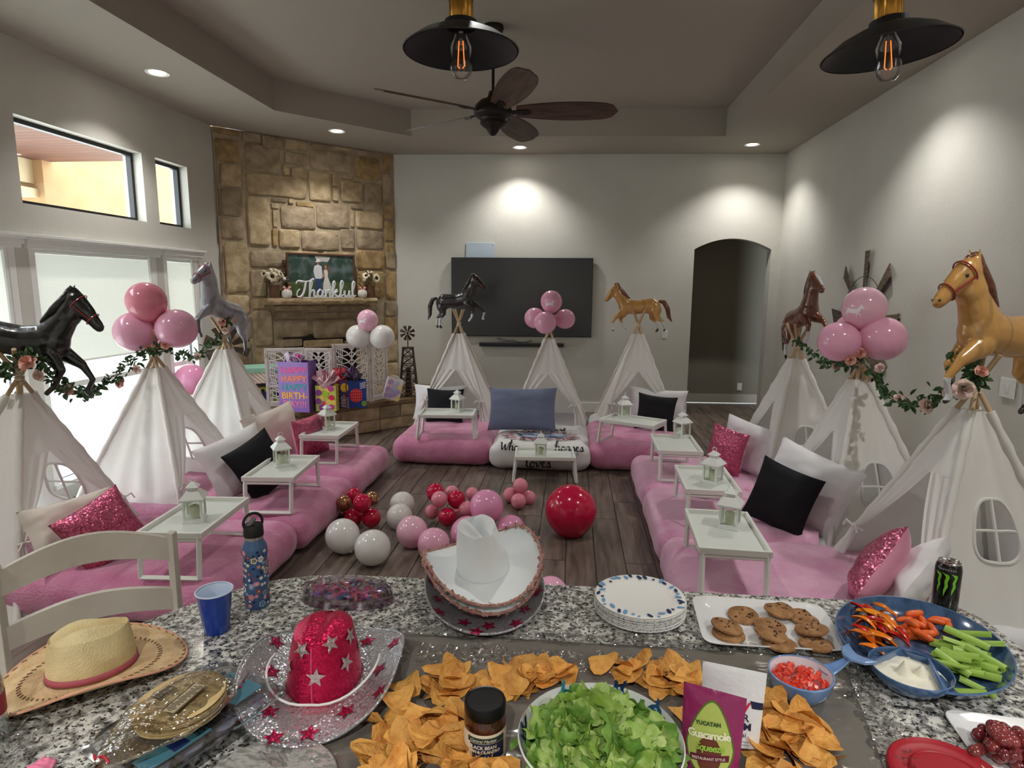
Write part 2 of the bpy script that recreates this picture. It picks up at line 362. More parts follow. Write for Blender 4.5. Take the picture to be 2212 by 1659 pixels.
for i, (a, b) in enumerate(lows):
    o = window(k, a, b, lowz0, lowz1); k += 1
    g = MB()  # white inner casing and sill
    g.box((XL-.05, a+.03, 1.12), (.1, .06, 2.0)); g.box((XL-.05, b-.03, 1.12), (.1, .06, 2.0)); g.box((XL-.02, b-.075, 1.12), (.03, .03, 2.0)); g.box((XL-.04, (a+b)/2, lowz0+.02), (.12, b-a, .04))
    g.build('casing', whitem, o, smooth=False, bevel=.004)
    if i != 5:
        MB().box((XL-.10, (a+b)/2, .95), (.04, b-a-.1, .05)).build('meeting_rail', whitem, o, smooth=False)
    sz = [1.12, 1.157, 1.2][i]
    st = thing('roller_shade', ['pale roller shade at the left edge of the photo', 'wide pale roller shade drawn two thirds down the middle window', 'narrow pale roller shade beside the stone fireplace'][i], 'shade', (XL-.03, (a+b)/2, 2.06), group='roller shades on the lower windows')
    L = b-a-.15
    MB().grid(lambda u, v: (.008*sin(v*3), (u-.5)*L, -v*(2.06-sz)), 6, 10).build('shade_cloth', shadem, st)
    MB().tube([(0, -L/2, sz-2.06), (0, L/2, sz-2.06)], .009).build('hem_bar', whitem, st)
    MB().tube([(-.01, -L/2, .02), (-.01, L/2, .02)], .02, 10).build('roller', whitem, st)
    g = MB(); y0, y1 = a-.02, b+.02   # stepped crown valance
    for z0, z1, dd in ((2.095, 2.125, .03), (2.125, 2.165, .05), (2.165, 2.18, .065), (2.18, 2.205, .085)): g.box((XL+dd/2, (y0+y1)/2, (z0+z1)/2), (dd, y1-y0+dd, z1-z0))
    o = struct(g.build('trim_%d' % (i+1), whitem, smooth=False, bevel=.003))
# patio outside
tan = mat('tan_stucco', (164, 130, 92), .9, bump=.25, bscale=70, col2=(154, 120, 82), scale=3)
po = thing('patio_roof', 'tan stucco patio gable with brown plank soffit seen through the upper windows', 'patio', (0, 0, 0))
P0 = at(90, 350, x=-7.6); 
MB().box((-8.1, P0.y+3.2, 3.95), (1.0, 6.4, 2.5)).build('stucco_wall', tan, po, smooth=False)
g = MB(); cream = mat('cream_beam', (196, 178, 144), .7)
zb = at(70, 375, x=-7.9).z
g.box((-7.9, P0.y-2.0, zb), (.3, 4.2, .34)); g.box((-7.9, P0.y-2.0, zb-.3), (.4, 4.2, .12)); g.build('beam', cream, po, smooth=False)
sm = mat('brown_soffit_plank', (104, 66, 52), .6, col2=(86, 52, 40), scale=1, stretch=(2, 30, 2), rand=.1)
zc = at(80, 300, x=-6.6).z; me = MB().box((0, 0, 0), (3.4, .135, .02)).mesh('soffit_plank'); me.materials.append(sm)
for i in range(26):
    o = bpy.data.objects.new('soffit_plank', me); COL.objects.link(o); o.location = (-6.2, P0.y-3.4+i*.14, zc+.0); o.parent = po
g = MB(); rnd = random.Random(3); lm = mat('garden_leaves', (86, 122, 62), .7, col2=(150, 176, 120), scale=9)
for i in range(2600):
    c = Vector((-14+rnd.gauss(0, .5), rnd.uniform(P0.y-2, P0.y+9), rnd.uniform(.3, 4.6))); q = Euler((rnd.random()*6, rnd.random()*6, 0)).to_matrix(); s = rnd.uniform(.05, .12)
    g.add([c+q @ Vector(p) for p in ((-s, 0, 0), (0, -s*.5, 0), (s, 0, 0), (0, s*.5, 0))], [(0, 1, 2, 3)])
tag(g.build('garden_shrub', lm, smooth=False), 'green garden shrubs beyond the patio outside the windows', 'shrub', kind='stuff')
struct(MB().box((-9.5, 6.5, -.15), (10.4, 22, .1)).build('patio_ground', mat('pale_concrete', (226, 224, 218), .9), smooth=False))
# ------------------------------------------------------------ recessed lights
em = mat('lamp_face', (255, 246, 232), emis=14.); ring = mat('white_light_ring', (232, 230, 226), .5)
first = None
LB = ['recessed ceiling light over the left windows', 'recessed ceiling light above the stone fireplace', 'recessed ceiling light above the television', 'recessed ceiling light above the arched doorway', 'recessed ceiling light above the right wall tents', 'recessed ceiling light near the kitchen on the window side', 'recessed ceiling light near the kitchen on the right side']
for i, (x, y) in enumerate(CANS):
    if first is None:
        t = first = thing('recessed_light', LB[0], 'ceiling light', (x, y, HC), group='recessed ceiling lights')
        MB().lathe([(.066, -.001), (.095, -.008), (.1, -.003), (.1, 0), (.066, .002)], 32).build('trim_ring', ring, t)
        MB().lathe([(.0001, -.003), (.066, -.003), (.066, 0)], 32).build('lamp_face', em, t)
    else: copy_tree(first, (x, y, HC), label=LB[i])
# ------------------------------------------------------------ stone fireplace
D0 = Vector((-4.235, 7.225, 0)); D1 = Vector((-2.552, 8.908, 0)); DD = (D1-D0).normalized(); DN = Vector((DD.y, -DD.x, 0))
def ondiag(u, v, d=0.):
    dr = FW+RT*((u-CX)/F_)-UP*((v-CY)/F_); C = Vector((0, 0, CH)); Q0 = D0+DN*d; t = (Q0-C).dot(DN)/dr.dot(DN); p = C+dr*t; return (p-D0).dot(DD), p.z
mort = mat('stone_mortar', (178, 162, 136), .95, bump=.5, bscale=40, col2=(158, 142, 116), scale=8)
DLn = (D1-D0).length
fp = thing('stone_fireplace', 'tall tan and brown stone corner fireplace with mantel ledge and wide hearth', 'fireplace', D0)
g = MB(); rotD = Matrix.Rotation(math.atan2(DD.y, DD.x), 3, 'Z')
g.box(DD*(DLn/2)-DN*.06+Vector((0, 0, 2.42)), (DLn, .12, 2.48), rotD); g.box(DD*.35-DN*.06+Vector((0, 0, .59)), (.7, .12, 1.18), rotD); g.box(DD*(DLn-.3)-DN*.06+Vector((0, 0, .59)), (.6, .12, 1.18), rotD)
g.build('mortar_face', mort, fp, smooth=False)
g = MB(); g.box(DD*(DLn/2)-DN*.25+Vector((0, 0, .62)), (2.2, .05, 1.24), rotD); g.build('firebox', mat('firebox_black', (22, 20, 18), .9), fp, smooth=False)  # near-black backing behind the fireplace opening
stm = [mat('tan_stone', (190, 170, 136), .9, col2=(158, 136, 102), scale=9, detail=8, rand=.09, bump=.8, bscale=14),
       mat('grey_brown_stone', (170, 152, 126), .9, col2=(136, 118, 94), scale=8, detail=8, rand=.09, bump=.8, bscale=16),
       mat('ochre_stone', (178, 150, 106), .9, col2=(138, 114, 76), scale=10, detail=8, rand=.08, bump=.8, bscale=14)]
def stone(s0, s1, z0, z1, i, P=None, th=None):
    rnd = random.Random(i); n = 20; cx_, cz_ = (s0+s1)/2, (z0+z1)/2; a, b = (s1-s0)/2-.003, (z1-z0)/2-.003; th = th or rnd.uniform(.018, .034); V = []
    def rim(k, f, dd):
        q = 2*pi*k/n; c_, s_ = cos(q), sin(q); e = .22+rnd.random()*.03; x_ = a*math.copysign(abs(c_)**e, c_); y_ = b*math.copysign(abs(s_)**e, s_); w_ = min(a, b)
        j = 1+.05*nz((c_*2, s_*2, i*1.7))
        x_ = math.copysign(max(0, abs(x_)*j-f*w_), x_); y_ = math.copysign(max(0, abs(y_)*j-f*w_), y_); return (cx_+x_, dd, cz_+y_)
    rings = [(0, -.01), (.0, th*.55), (.1, th), (.5, th*1.05)]
    mb = MB(); L_ = [[rim(k, f, dd+(.006*nz((k*.9, dd*50, i)) if dd > 0 else 0)) for k in range(n)] for f, dd in rings]
    for r_ in L_: V += r_
    Fs = [(j*n+k, j*n+(k+1) % n, (j+1)*n+(k+1) % n, (j+1)*n+k) for j in range(3) for k in range(n)]+[tuple(3*n+k for k in range(n))]
    mb.add([P(x_, y_, z_) for x_, y_, z_ in V], Fs); mb.build('stone', stm[rnd.choice([0, 0, 1, 1, 2])], fp)
Pd = lambda s, d, z: DD*s+DN*d+Vector((0, 0, z))
C1 = [(55, 350, 95, 165), (75, 345, 215, 470), (130, 375, 490, 755), (145, 385, 770, 1090), (130, 410, 1120, 1350), (375, 590, 110, 250), (600, 840, 175, 330), (860, 1120, 205, 345), (1150, 1420, 240, 315), (1440, 1620, 300, 345), (1660, 1960, 330, 415), (1985, 2075, 380, 590),
(410, 820, 280, 590), (865, 1115, 365, 510), (935, 1115, 535, 665), (845, 915, 520, 630), (1150, 1640, 350, 580), (1670, 1950, 425, 680), (1975, 2080, 600, 950), (430, 1115, 620, 870), (1140, 1390, 590, 920), (1400, 1475, 610, 755), (1400, 1475, 770, 920), (1500, 1750, 690, 935), (1510, 1640, 625, 670), (1775, 1970, 720, 1025), (1995, 2090, 965, 1130),
(440, 705, 870, 1420), (720, 890, 885, 930), (905, 970, 890, 950), (995, 1190, 930, 985), (712, 800, 945, 1005), (730, 790, 1020, 1215), (820, 1212, 975, 1235), (1228, 1598, 950, 1230), (1615, 1745, 970, 1010), (1608, 1655, 1020, 1215), (1672, 1980, 1040, 1235), (2000, 2100, 1145, 1375), (725, 790, 1230, 1430), (800, 1040, 1240, 1450), (1060, 1480, 1260, 1485), (1500, 1660, 1240, 1465), (1680, 1990, 1250, 1465), (2015, 2110, 1390, 1640), (65, 120, 480, 760), (65, 125, 770, 1090), (75, 120, 1120, 1400)]
C2 = [(140, 342, -60, 365), (360, 665, 5, 150), (360, 495, 172, 400), (520, 665, 165, 415), (1260, 1500, 5, 165), (1512, 1600, 10, 160), (1265, 1500, 180, 405), (1512, 1605, 180, 420), (690, 960, 10, 415), (970, 1240, 10, 415),
(150, 350, 385, 545), (140, 370, 560, 760), (100, 370, 775, 985), (365, 480, 420, 500), (382, 548, 512, 820), (400, 540, 832, 990), (560, 1000, 470, 515), (1010, 1440, 470, 520), (560, 800, 525, 575), (810, 1440, 528, 578), (572, 850, 588, 745), (890, 1270, 582, 750), (1290, 1480, 590, 750), (560, 800, 760, 828), (812, 1150, 762, 828), (1162, 1480, 762, 828), (1502, 1608, 440, 560), (1502, 1610, 572, 758), (1500, 1612, 770, 950), (1500, 1620, 962, 1250), (80, 135, 20, 360)]
i = 0
for (x0, x1, y0, y1) in C1+C2:
    f = (lambda u, v: (450+u*.18987, 260+v*.18987)) if i < len(C1) else (lambda u, v: (450+u*.25323, 540+v*.25323))
    um, vm = (x0+x1)/2, (y0+y1)/2
    s0 = ondiag(*f(x0, vm))[0]; s1 = ondiag(*f(x1, vm))[0]; z1 = ondiag(*f(um, y0))[1]; z0 = ondiag(*f(um, y1))[1]
    stone(max(s0, .01), min(s1, DLn-.005), max(z0, .38), min(z1, 3.65), i, Pd); i += 1
# mantel ledge
s0, zm = ondiag(578, 655, .2); s1, _ = ondiag(815, 655, .2)
g = MB(); N = 16
def mp(u, v):
    s = s0+(s1-s0)*u; q = v*4
    pts = [(0., 0), (.2, 0), (.215, .04), (.2, .08), (0, .08)]; a = int(min(q, 3)); b = q-a; d = pts[a][0]*(1-b)+pts[a+1][0]*b; z = pts[a][1]*(1-b)+pts[a+1][1]*b
    return Pd(s, d+.012*nz((s*6, z*20, 3)), zm-.02+z+.008*nz((s*5, d*9, 1)))
g.grid(mp, 40, 8); 
for s in (s0, s1): g.add([Pd(s, 0, zm-.02), Pd(s, .2, zm-.02), Pd(s, .2, zm+.06), Pd(s, 0, zm+.06)], [(0, 1, 2, 3)])
ZM = zm+.062
g.build('mantel', mat('mantel_stone', (178, 156, 124), .9, col2=(150, 128, 96), scale=10, bump=.8, bscale=18), fp)
# hearth: slab and stone face
HZ = .38; e0 = Vector((-4.25, 5.48, 0)); e1 = Vector((-1.72, 8.06, 0)); hd = (e1-e0).normalized()
g = MB(); poly = [(-4.25, 5.62), (-1.72, 8.15), (-1.72, 8.95), (-2.55, 8.91), (-4.24, 7.22)]
g.prism([(x-D0.x, y-D0.y) for x, y in poly], 0, HZ-.06); g.build('hearth_core', mort, fp, smooth=False)
g = MB(); poly2 = [(-4.25, 5.55), (-1.68, 8.12), (-1.68, 8.95), (-2.55, 8.91), (-4.24, 7.22)]
g.prism([(x-D0.x, y-D0.y) for x, y in poly2], HZ-.06, HZ); g.build('hearth_slab', mat('hearth_stone', (140, 116, 86), .85, col2=(108, 88, 62), scale=4, bump=.7, bscale=12), fp, smooth=False, bevel=.012)
h0 = Vector((-4.25, 5.62, 0))-D0; hdir = Vector((1, 1, 0)).normalized(); hn = Vector((1, -1, 0)).normalized()
Ph = lambda s, d, z: h0+hdir*s+hn*d+Vector((0, 0, z))
cuts = [0, .5, 1.0, 1.62, 2.1, 2.62, 3.14, 3.57]
for a in range(7):
    z = random.choice([.15, .18, .2]); stone(cuts[a], cuts[a+1], .0, z, 200+a, Ph, .02)
    if a % 2: mid = (cuts[a]+cuts[a+1])/2+.04; stone(cuts[a], mid, z, HZ-.065, 220+a, Ph, .02); stone(mid, cuts[a+1], z, HZ-.065, 230+a, Ph, .02)
    else: stone(cuts[a], cuts[a+1], z, HZ-.065, 220+a, Ph, .02)
# ============================================================ ceiling fan and pendant lamps
bronze = mat('dark_bronze', (48, 42, 38), .45, .6); fanwood = mat('fan_blade_wood', (92, 72, 60), .5, col2=(62, 46, 38), scale=1, detail=6, stretch=(3, 26, 3))
FX, FY, FZ = -.70, 5.5, 3.30
t = thing('ceiling_fan', 'dark bronze five blade ceiling fan hanging in the tray ceiling', 'fan', (FX, FY, FZ))
MB().lathe([(.0001, .675), (.085, .675), (.09, .655), (.075, .62), (.045, .59), (.04, .57), (.02, .56), (.0001, .56)], 32).build('canopy', bronze, t)
MB().tube([(0, 0, .58), (0, 0, .12)], .013, 12).build('downrod', bronze, t)
MB().lathe([(.0001, .16), (.035, .16), (.045, .12), (.06, .10), (.11, .085), (.15, .045), (.165, 0), (.16, -.03), (.13, -.055), (.11, -.06), (.105, -.085), (.11, -.10), (.085, -.125), (.055, -.145), (.045, -.165), (.025, -.19), (.0001, -.2)], 40).build('motor_housing', bronze, t)
def blade_mb():
    g = MB(); n = 18; up = []; dn = []
    for i in range(n+1):
        s = i/n; x = .2+s*.86; wd = (.075+.05*sin(pi*min(s*1.1, 1)*.8))*(1 if s < .86 else sqrt(max(0, 1-((s-.86)/.14)**2)*.85+.15*(1-s)/.14*.6+.0)); up.append((x, wd)); dn.append((x, -wd))
    g.prism(up+dn[::-1], -.005, .005); return g
tilt = Matrix.Rotation(R_(-19), 4, 'X')
bm_ = blade_mb().xf(tilt).mesh('blade'); bm_.materials.append(fanwood)
g = MB(); g.prism([(.12, .02), (.3, .035), (.33, 0), (.3, -.035), (.12, -.02)], -.013, -.006); g.xf(tilt)
for q in ((.27, .02), (.27, -.02), (.31, 0)): g.sphere((q[0], q[1]*.97, -.016+q[1]*-.24), .006, 8, 4)
ar = g.mesh('blade_arm'); ar.materials.append(bronze)
for k in range(5):
    o = bpy.data.objects.new('blade', bm_); COL.objects.link(o); o.parent = t; o.rotation_euler = (0, 0, R_(3+72*k))
    o = bpy.data.objects.new('blade_arm', ar); COL.objects.link(o); o.parent = t; o.rotation_euler = (0, 0, R_(3+72*k))
shade = mat('matte_black_shade', (24, 26, 29), .5, 0.); brass = mat('brass_socket', (176, 128, 56), .3, .95); glow = mat('filament_glow', (255, 118, 40), emis=.7); bulbg = clear('bulb_glass', (255, 255, 255), .05, .02)
gm = mat('grey_metal_ring', (110, 100, 92), .35, .8)
def pendant(x, y, z, label, rot):
    t = thing('pendant_lamp', label, 'lamp', (x, y, z), rot=rot, group='black pendant lamps over the island')
    R = .17
    MB().lathe([(R, 0), (R+.002, .003), (R*.75, .035), (R*.5, .055), (.05, .068), (.048, .083), (.03, .085), (.03, .080), (.043, .078), (.045, .066), (R*.5, .051), (R*.75, .031), (R-.004, .001)], 48).build('shade', shade, t)
    g = MB(); g.lathe([(.03, .085), (.034, .09), (.034, .14), (.03, .143)], 40, f=lambda q, z: 1+.05*(1 if sin(q*20) > 0 else -1)); g.build('ribbed_socket', brass, t)
    MB().lathe([(.036, .14), (.04, .146), (.04, .158), (.034, .166), (.02, .175), (.012, .195), (.0001, .196)], 32).build('socket_cap', gm, t)
    M_ = Euler(rot).to_matrix().inverted(); up = M_ @ Vector((0, 0, 1)); p0 = Vector((0, 0, .19)); L = HC-z-.21
    MB().tube([p0, p0+up*L], .008, 8).build('cord', mat('black_cord', (20, 20, 22), .7), t)
    MB().lathe([(.018, .06), (.02, .045), (.032, .02), (.034, -.0), (.034, -.045), (.03, -.062), (.018, -.075), (.0001, -.078)], 24).build('bulb', bulbg, t)
    g = MB(); 
    for a in (-1, 1): g.tube([(a*.006, 0, .03), (a*.01, 0, -.04), (a*.004, 0, -.046)], .0015, 6)
    g.build('filament', glow, t)
    MB().tube([(0, 0, .055), (0, 0, .02)], .006, 8).build('bulb_stem', bulbg, t)
    return t
q1 = at(996, 112, y=1.93); q2 = at(1919, 113, y=1.93)
pendant(q1.x, q1.y, q1.z, 'black pendant lamp with brass socket hanging before the ceiling fan', (0, 0, 0))
pendant(q2.x, q2.y, q2.z, 'black pendant lamp with brass socket hanging near the right wall', (0, R_(-5), 0))
# ============================================================ back wall: television, sound bar, plates
tvb = mat('tv_screen', (50, 51, 52), .2, spec=.6); tvf = mat('tv_bezel', (14, 14, 15), .4)
def bplace(name, label, cat, s, z, d, **k):
    t = thing(name, label, cat, bw(s, z, d), rz=math.atan2(BD.y, BD.x), **k); return t
s0, z1 = onback(975, 556, .05); s1, z0 = onback(1277, 729, .05)
t = bplace('television', 'large black flat television on the back wall', 'television', (s0+s1)/2, (z0+z1)/2, .0); w_, h_ = s1-s0, z1-z0
MB().box((0, -.045, 0), (w_, .05, h_)).build('housing', tvf, t, smooth=False, bevel=.004)
MB().box((0, -.071, .004), (w_-.012, .003, h_-.02)).build('screen', tvb, t, smooth=False)
MB().box((0, -.01, 0), (.5, .03, .4)).build('wall_bracket', tvf, t, smooth=False)
s0, zz = onback(1035, 744, .06); s1, _ = onback(1218, 748, .06)
t = bplace('sound_bar', 'slim black sound bar on the wall below the television', 'speaker', (s0+s1)/2, zz, 0.)
MB().box((0, -.045, 0), (s1-s0, .07, .055)).build('body', mat('speaker_cloth', (38, 38, 40), .9, bump=.3, bscale=300), t, smooth=False, bevel=.01)
MB().box((0, -.006, 0), (.3, .012, .03)).build('wall_bracket', tvf, t, smooth=False)
c0 = onback(1075, 730, .02); c1 = onback(1150, 742, .02)
g = MB(); P = [bw(c0[0]+(c1[0]-c0[0])*i/10, c0[1]-.06*sin(i/10*pi*.8), .02) for i in range(11)]; P2 = [p+Vector((-.02, 0, -.03*sin(i))) for i, p in enumerate(P)]
tag(g.tube(P, .004).tube(P2, .003).build('tv_cable', mat('dark_cable', (50, 50, 50), .6)), 'thin dark cables sagging between the television and sound bar', 'cable')
s0, z1 = onback(1007, 524, .0); s1, z0 = onback(1069, 556, .0)
t = bplace('wall_panel', 'pale blue rectangular panel on the wall above the television', 'panel', (s0+s1)/2, (z0+z1)/2-.05, 0)
MB().box((0, -.008, 0), (s1-s0, .012, z1-z0+.1)).build('cover', mat('pale_blue_paper', (178, 192, 204), .6), t, smooth=False, bevel=.003)
g = MB()
for a in (-1, 1): g.sphere((a*(s1-s0)*.44, -.015, (z1-z0+.1)*.42), .007, 8, 4)
g.build('screws', whitem, t)
def plate(u, v, label, kind):
    s, z = onback(u, v); t = bplace('light_switch' if kind else 'wall_outlet', label, 'switch' if kind else 'outlet', s, z, 0)
    MB().box((0, -.004, 0), (.075, .008, .12)).build('cover_plate', whitem, t, smooth=False, bevel=.002)
    g = MB()
    if kind: g.box((0, -.01, 0), (.034, .008, .066), Matrix.Rotation(.08, 3, 'X'))
    else: g.box((0, -.009, .022), (.03, .004, .028)); g.box((0, -.009, -.022), (.03, .004, .028))
    g.build('rocker' if kind else 'socket', mat('switch_white', (236, 236, 232), .35), t, smooth=False, bevel=.001)
plate(1436, 721, 'white rocker light switch between the tan horse and the doorway', 1)
plate(1097, 853, 'white wall outlet low on the wall between the back tents', 0)
t = thing('wall_outlet', 'white wall outlet inside the dim hall', 'outlet', Vector((0, 0, 0))); p_ = bw(onback(1597, 835, -.95)[0], onback(1597, 835, -.95)[1], -.945); t.location = p_; t.rotation_euler = (0, 0, math.atan2(BD.y, BD.x))
MB().box((0, -.004, 0), (.075, .008, .12)).build('cover_plate', whitem, t, smooth=False); MB().box((0, -.009, -.02), (.03, .006, .03)).build('socket', whitem, t, smooth=False)
# right wall outlet behind the large tan horse
p = at(2178, 838, x=XR-.005)
t = thing('wall_outlet', 'white wall plate on the right wall behind the large tan horse', 'outlet', p, rz=-pi/2)
MB().box((0, -.004, 0), (.14, .008, .13)).build('cover_plate', whitem, t, smooth=False, bevel=.002); MB().box((0, -.009, 0), (.03, .006, .05)).build('socket', whitem, t, smooth=False)
# half windmill wall decoration on the right wall
wood = mat('weathered_wood', (112, 98, 82), .85, col2=(74, 62, 50), scale=2, stretch=(4, 4, 30), bump=.3, bscale=20)
c = at(1862, 690, x=XR-.03)
t = thing('windmill_decoration', 'weathered wood and metal windmill wheel hung on the right wall behind balloons', 'wall decor', c, rz=-pi/2)
ring_ = mat('thin_rusty_metal', (92, 78, 66), .6, .6); Rw = .68
g = MB(); g.tube([(Rw*.62*cos(a/32*2*pi), -.01, Rw*.62*sin(a/32*2*pi)) for a in range(33)], .004, 6, cap=False); g.build('hoop', ring_, t)
for k in range(8):
    a = R_(90+45*k); d = Vector((cos(a), 0, sin(a))); s_ = Vector((-sin(a), 0, cos(a))); g = MB(); P = []
    for r, wd in ((.12, .025), (Rw*.98, .085)):
        for sg in (-1, 1):
            for yy in (-.012+.02*sg, -.002+.02*sg): P.append(d*r+s_*wd*sg+Vector((0, yy, 0)))
    g.add(P, [(0, 2, 3, 1), (4, 5, 7, 6), (0, 1, 5, 4), (2, 6, 7, 3), (0, 4, 6, 2), (1, 3, 7, 5)]); g.build('blade', wood, t, smooth=False)
g = MB(); g.lathe([(.0001, .0), (.07, 0), (.07, .02), (.0001, .03)], 20); g.xf(Matrix.Rotation(pi/2, 4, 'X')); g.build('hub', ring_, t)
# ============================================================ tents
cloth = mat('tent_canvas', (246, 244, 240), .95, translu=.2, bump=.12, bscale=260, sheen=.1)
sheer = mat('tent_muslin', (240, 236, 232), .95, translu=.24, bump=.1, bscale=240)
trimm = mat('tent_trim', (240, 239, 235), .9, translu=.15)
polem = mat('pine_pole', (206, 178, 142), .6, col2=(186, 154, 116), scale=6, stretch=(1, 1, .2))
MZ = .26
def tent(label, apex, feet, front=1, cm=None, win=True, seed=0, open_=(.29, .62), ties=(.36, .36), wv=.46):
    """feet: 4 corner points, in order; side 0 (feet 0-1) is the door. the poles cross at apex."""
    cm = cm or cloth; A = Vector(apex); C0 = sum((Vector(f) for f in feet), Vector())/4; base = Vector((A.x, A.y, 0))
    t = thing('play_tent', label, 'tent', base, group='white play tents')
    T = [Vector(f) for f in feet]; tops = []
    for i, f in enumerate(T):
        d = (A-f); L = d.length; d.normalize(); off = Vector((.016*cos(i*1.6+seed), .016*sin(i*1.6+seed), 0)); e = A+d*.2+off
        MB().tube([f-base, A-base+off*.5, e-base], .0125, 10).build('pole', polem, t)
        f0 = f-base; top = f0+(A-base+off*.5-f0)*.915; P = [f0+(top-f0)*(k/30) for k in range(31)]; rr = [.020+.0035*sin(k*1.9+i) for k in range(31)]
        MB().tube(P, rr, 10).build('pole_sleeve', cm, t)
    def polept(i, q):  # q 0 at foot, 1 where the cloth ends, a hand below the crossing
        f = T[i % 4]; top = A+(f-A)*.085; return f+(top-f)*q-base
    def side(i, q0=0., hole=None):
        nu, nv = 44, 52
        inw = ((C0-(T[i]+T[(i+1) % 4])/2)); inw.z = 0; inw.normalize()
        def sag(u, v): # cloth hangs inwards between the poles, with soft folds
            k = sin(pi*u); return inw*((.055*k*(1-v)*(.4+v))+.010*k*(1-v)*sin((u-.5)*26+seed+2.2*v)+.012*k*nz((u*4, v*3, i+seed)))
        def raw(u, v): 
            p = polept(i, v)*(1-u)+polept(i+1, v)*u; return p+sag(u, v)
        if not hole: return MB().grid(raw, nu//2, nv//2), raw
        uc, vc, ru, rv = hole; val = lambda u, v: (abs((u-uc)/ru)**3+abs((v-vc)/rv)**3)**(1/3)
        V = {}; g = MB()
        for j in range(nv+1):
            for i_ in range(nu+1):
                u, v = i_/nu, j/nv; q = val(u, v)
                if .76 < q < 1.0: u = uc+(u-uc)/q; v = vc+(v-vc)/q; q = 1
                g.v.append(tuple(raw(u, v))); V[(i_, j)] = q
        for j in range(nv):
            for i_ in range(nu):
                qs = [V[(i_, j)], V[(i_+1, j)], V[(i_+1, j+1)], V[(i_, j+1)]]
                if max(qs) <= 1.0001: continue
                if min(qs) < .9: continue
                a = j*(nu+1)+i_; g.f.append((a, a+1, a+nu+2, a+nu+1)); g.mi.append(0)
        return g, raw
    for i in (1, 2, 3):
        wh = (.5, wv, .21, .12) if (win and i == 1) else None
        g, raw = side(i, hole=wh); g.build('side_panel', cm, t)
        if wh:
            uc, vc, ru, rv = wh; g = MB(); P = []
            for k in range(33):
                q = 2*pi*k/32; c_, s_ = cos(q), sin(q); P.append(raw(uc+ru*math.copysign(abs(c_)**.667, c_), vc+rv*math.copysign(abs(s_)**.667, s_)))
            g.tube(P, .009, 6, cap=False, flat=1.); g.tube([raw(uc, vc-rv+2*rv*k/8) for k in range(9)], .008, 6); g.tube([raw(uc-ru+2*ru*k/8, vc) for k in range(9)], .008, 6)
            g.build('window_frame', trimm, t)
    # door side: closed peak and two tied flaps
    q0, _ = open_; out = (T[0]+T[1])/2-C0; out.z = 0; out.normalize(); qs = 1-q0
    def peak(u, v):
        q = qs+(1-qs)*v; p = polept(0, q)*(1-u)+polept(1, q)*u; return p+out*(.012*(1-v)+.004*sin(u*20))
    MB().grid(peak, 14, 12).build('door_peak', cm, t)
    for sd in (0, 1):
        tq = ties[sd]; i0, i1 = (0, 1) if sd == 0 else (1, 0)
        def flap(u, v, i0=i0, i1=i1, tq=tq):
            q = qs*(1-v)   # from split down to the foot
            full = .5; tv = 1-tq/qs
            if v < tv: wd = full*(1-(v/tv)**.85)+.045*(v/tv)
            else: wd = .045+.20*((v-tv)/(1-tv))**1.1
            wd *= 1
            p = polept(i0, q); e = polept(i1, q); k = u*wd
            gather = 1/(.25+wd*2)
            return p+(e-p)*k+out*(.012+.013*sin(u*16+v*3+seed)*min(gather, 1.6)*.6*u**.5)
        MB().grid(flap, 20, 34).build('door_flap', cm, t)
        p = polept(i0, qs*(1-(1-tq/qs))); e = polept(i1, tq); dr = (e-p).normalized(); g = MB(); p = p+dr*.02+out*.02
        g.tube([p-dr*.04, p+out*.02+dr*.03, p+dr*.06-Vector((0, 0, .01))], .006, 6)
        for a in (-1, 1): g.tube([p+out*.025, p+out*.04+dr*.045*a+Vector((0, 0, .02)), p+out*.04+dr*.07*a-Vector((0, 0, .02))], .005, 6)
        g.tube([p+out*.025, p+out*.05+dr*.02-Vector((0, 0, .07))], .004, 6)
        g.build('tie_ribbon', trimm, t)
    # rope lashing at the crossing
    g = MB(); P = [(A-base)+Vector((.026*cos(k*1.1), .026*sin(k*1.1), -.03+k*.0022)) for k in range(26)]
    g.tube(P, .0045, 6); g.build('lashing', mat('cotton_rope', (224, 212, 186), .9), t)
    return t
def ft(u, v, z=.0): return at(u, v, z=z)
h = .53
# left row (doors face +x)
apA = at(41, 812, y=3.3); apB = at(333, 762, y=4.3); apC = at(484, 727, y=5.32)
def sq(a, x0, x1, y0, y1): return [Vector((x1, y0, 0)), Vector((x1, y1, 0)), Vector((x0, y1, 0)), Vector((x0, y0, 0))]
TA = tent('nearest white tent on the window side, under the glossy black horse', apA, [(-2.93, 2.80, 0), (-2.84, 3.86, 0), (-3.85, 3.86, 0), (-3.85, 2.8, 0)], seed=1, ties=(.34, .36))
TB = tent('white tent on the window side topped with four pink balloons', apB, [(-2.62, 3.84, 0), (-2.52, 4.84, 0), (-3.62, 4.84, 0), (-3.62, 3.82, 0)], seed=2, ties=(.34, .38))
TC = tent('farthest white tent on the window side, under the grey horse', apC, [(-2.6, 4.80, 0), (-2.66, 5.84, 0), (-3.68, 5.84, 0), (-3.66, 4.8, 0)], seed=3, ties=(.34, .38))
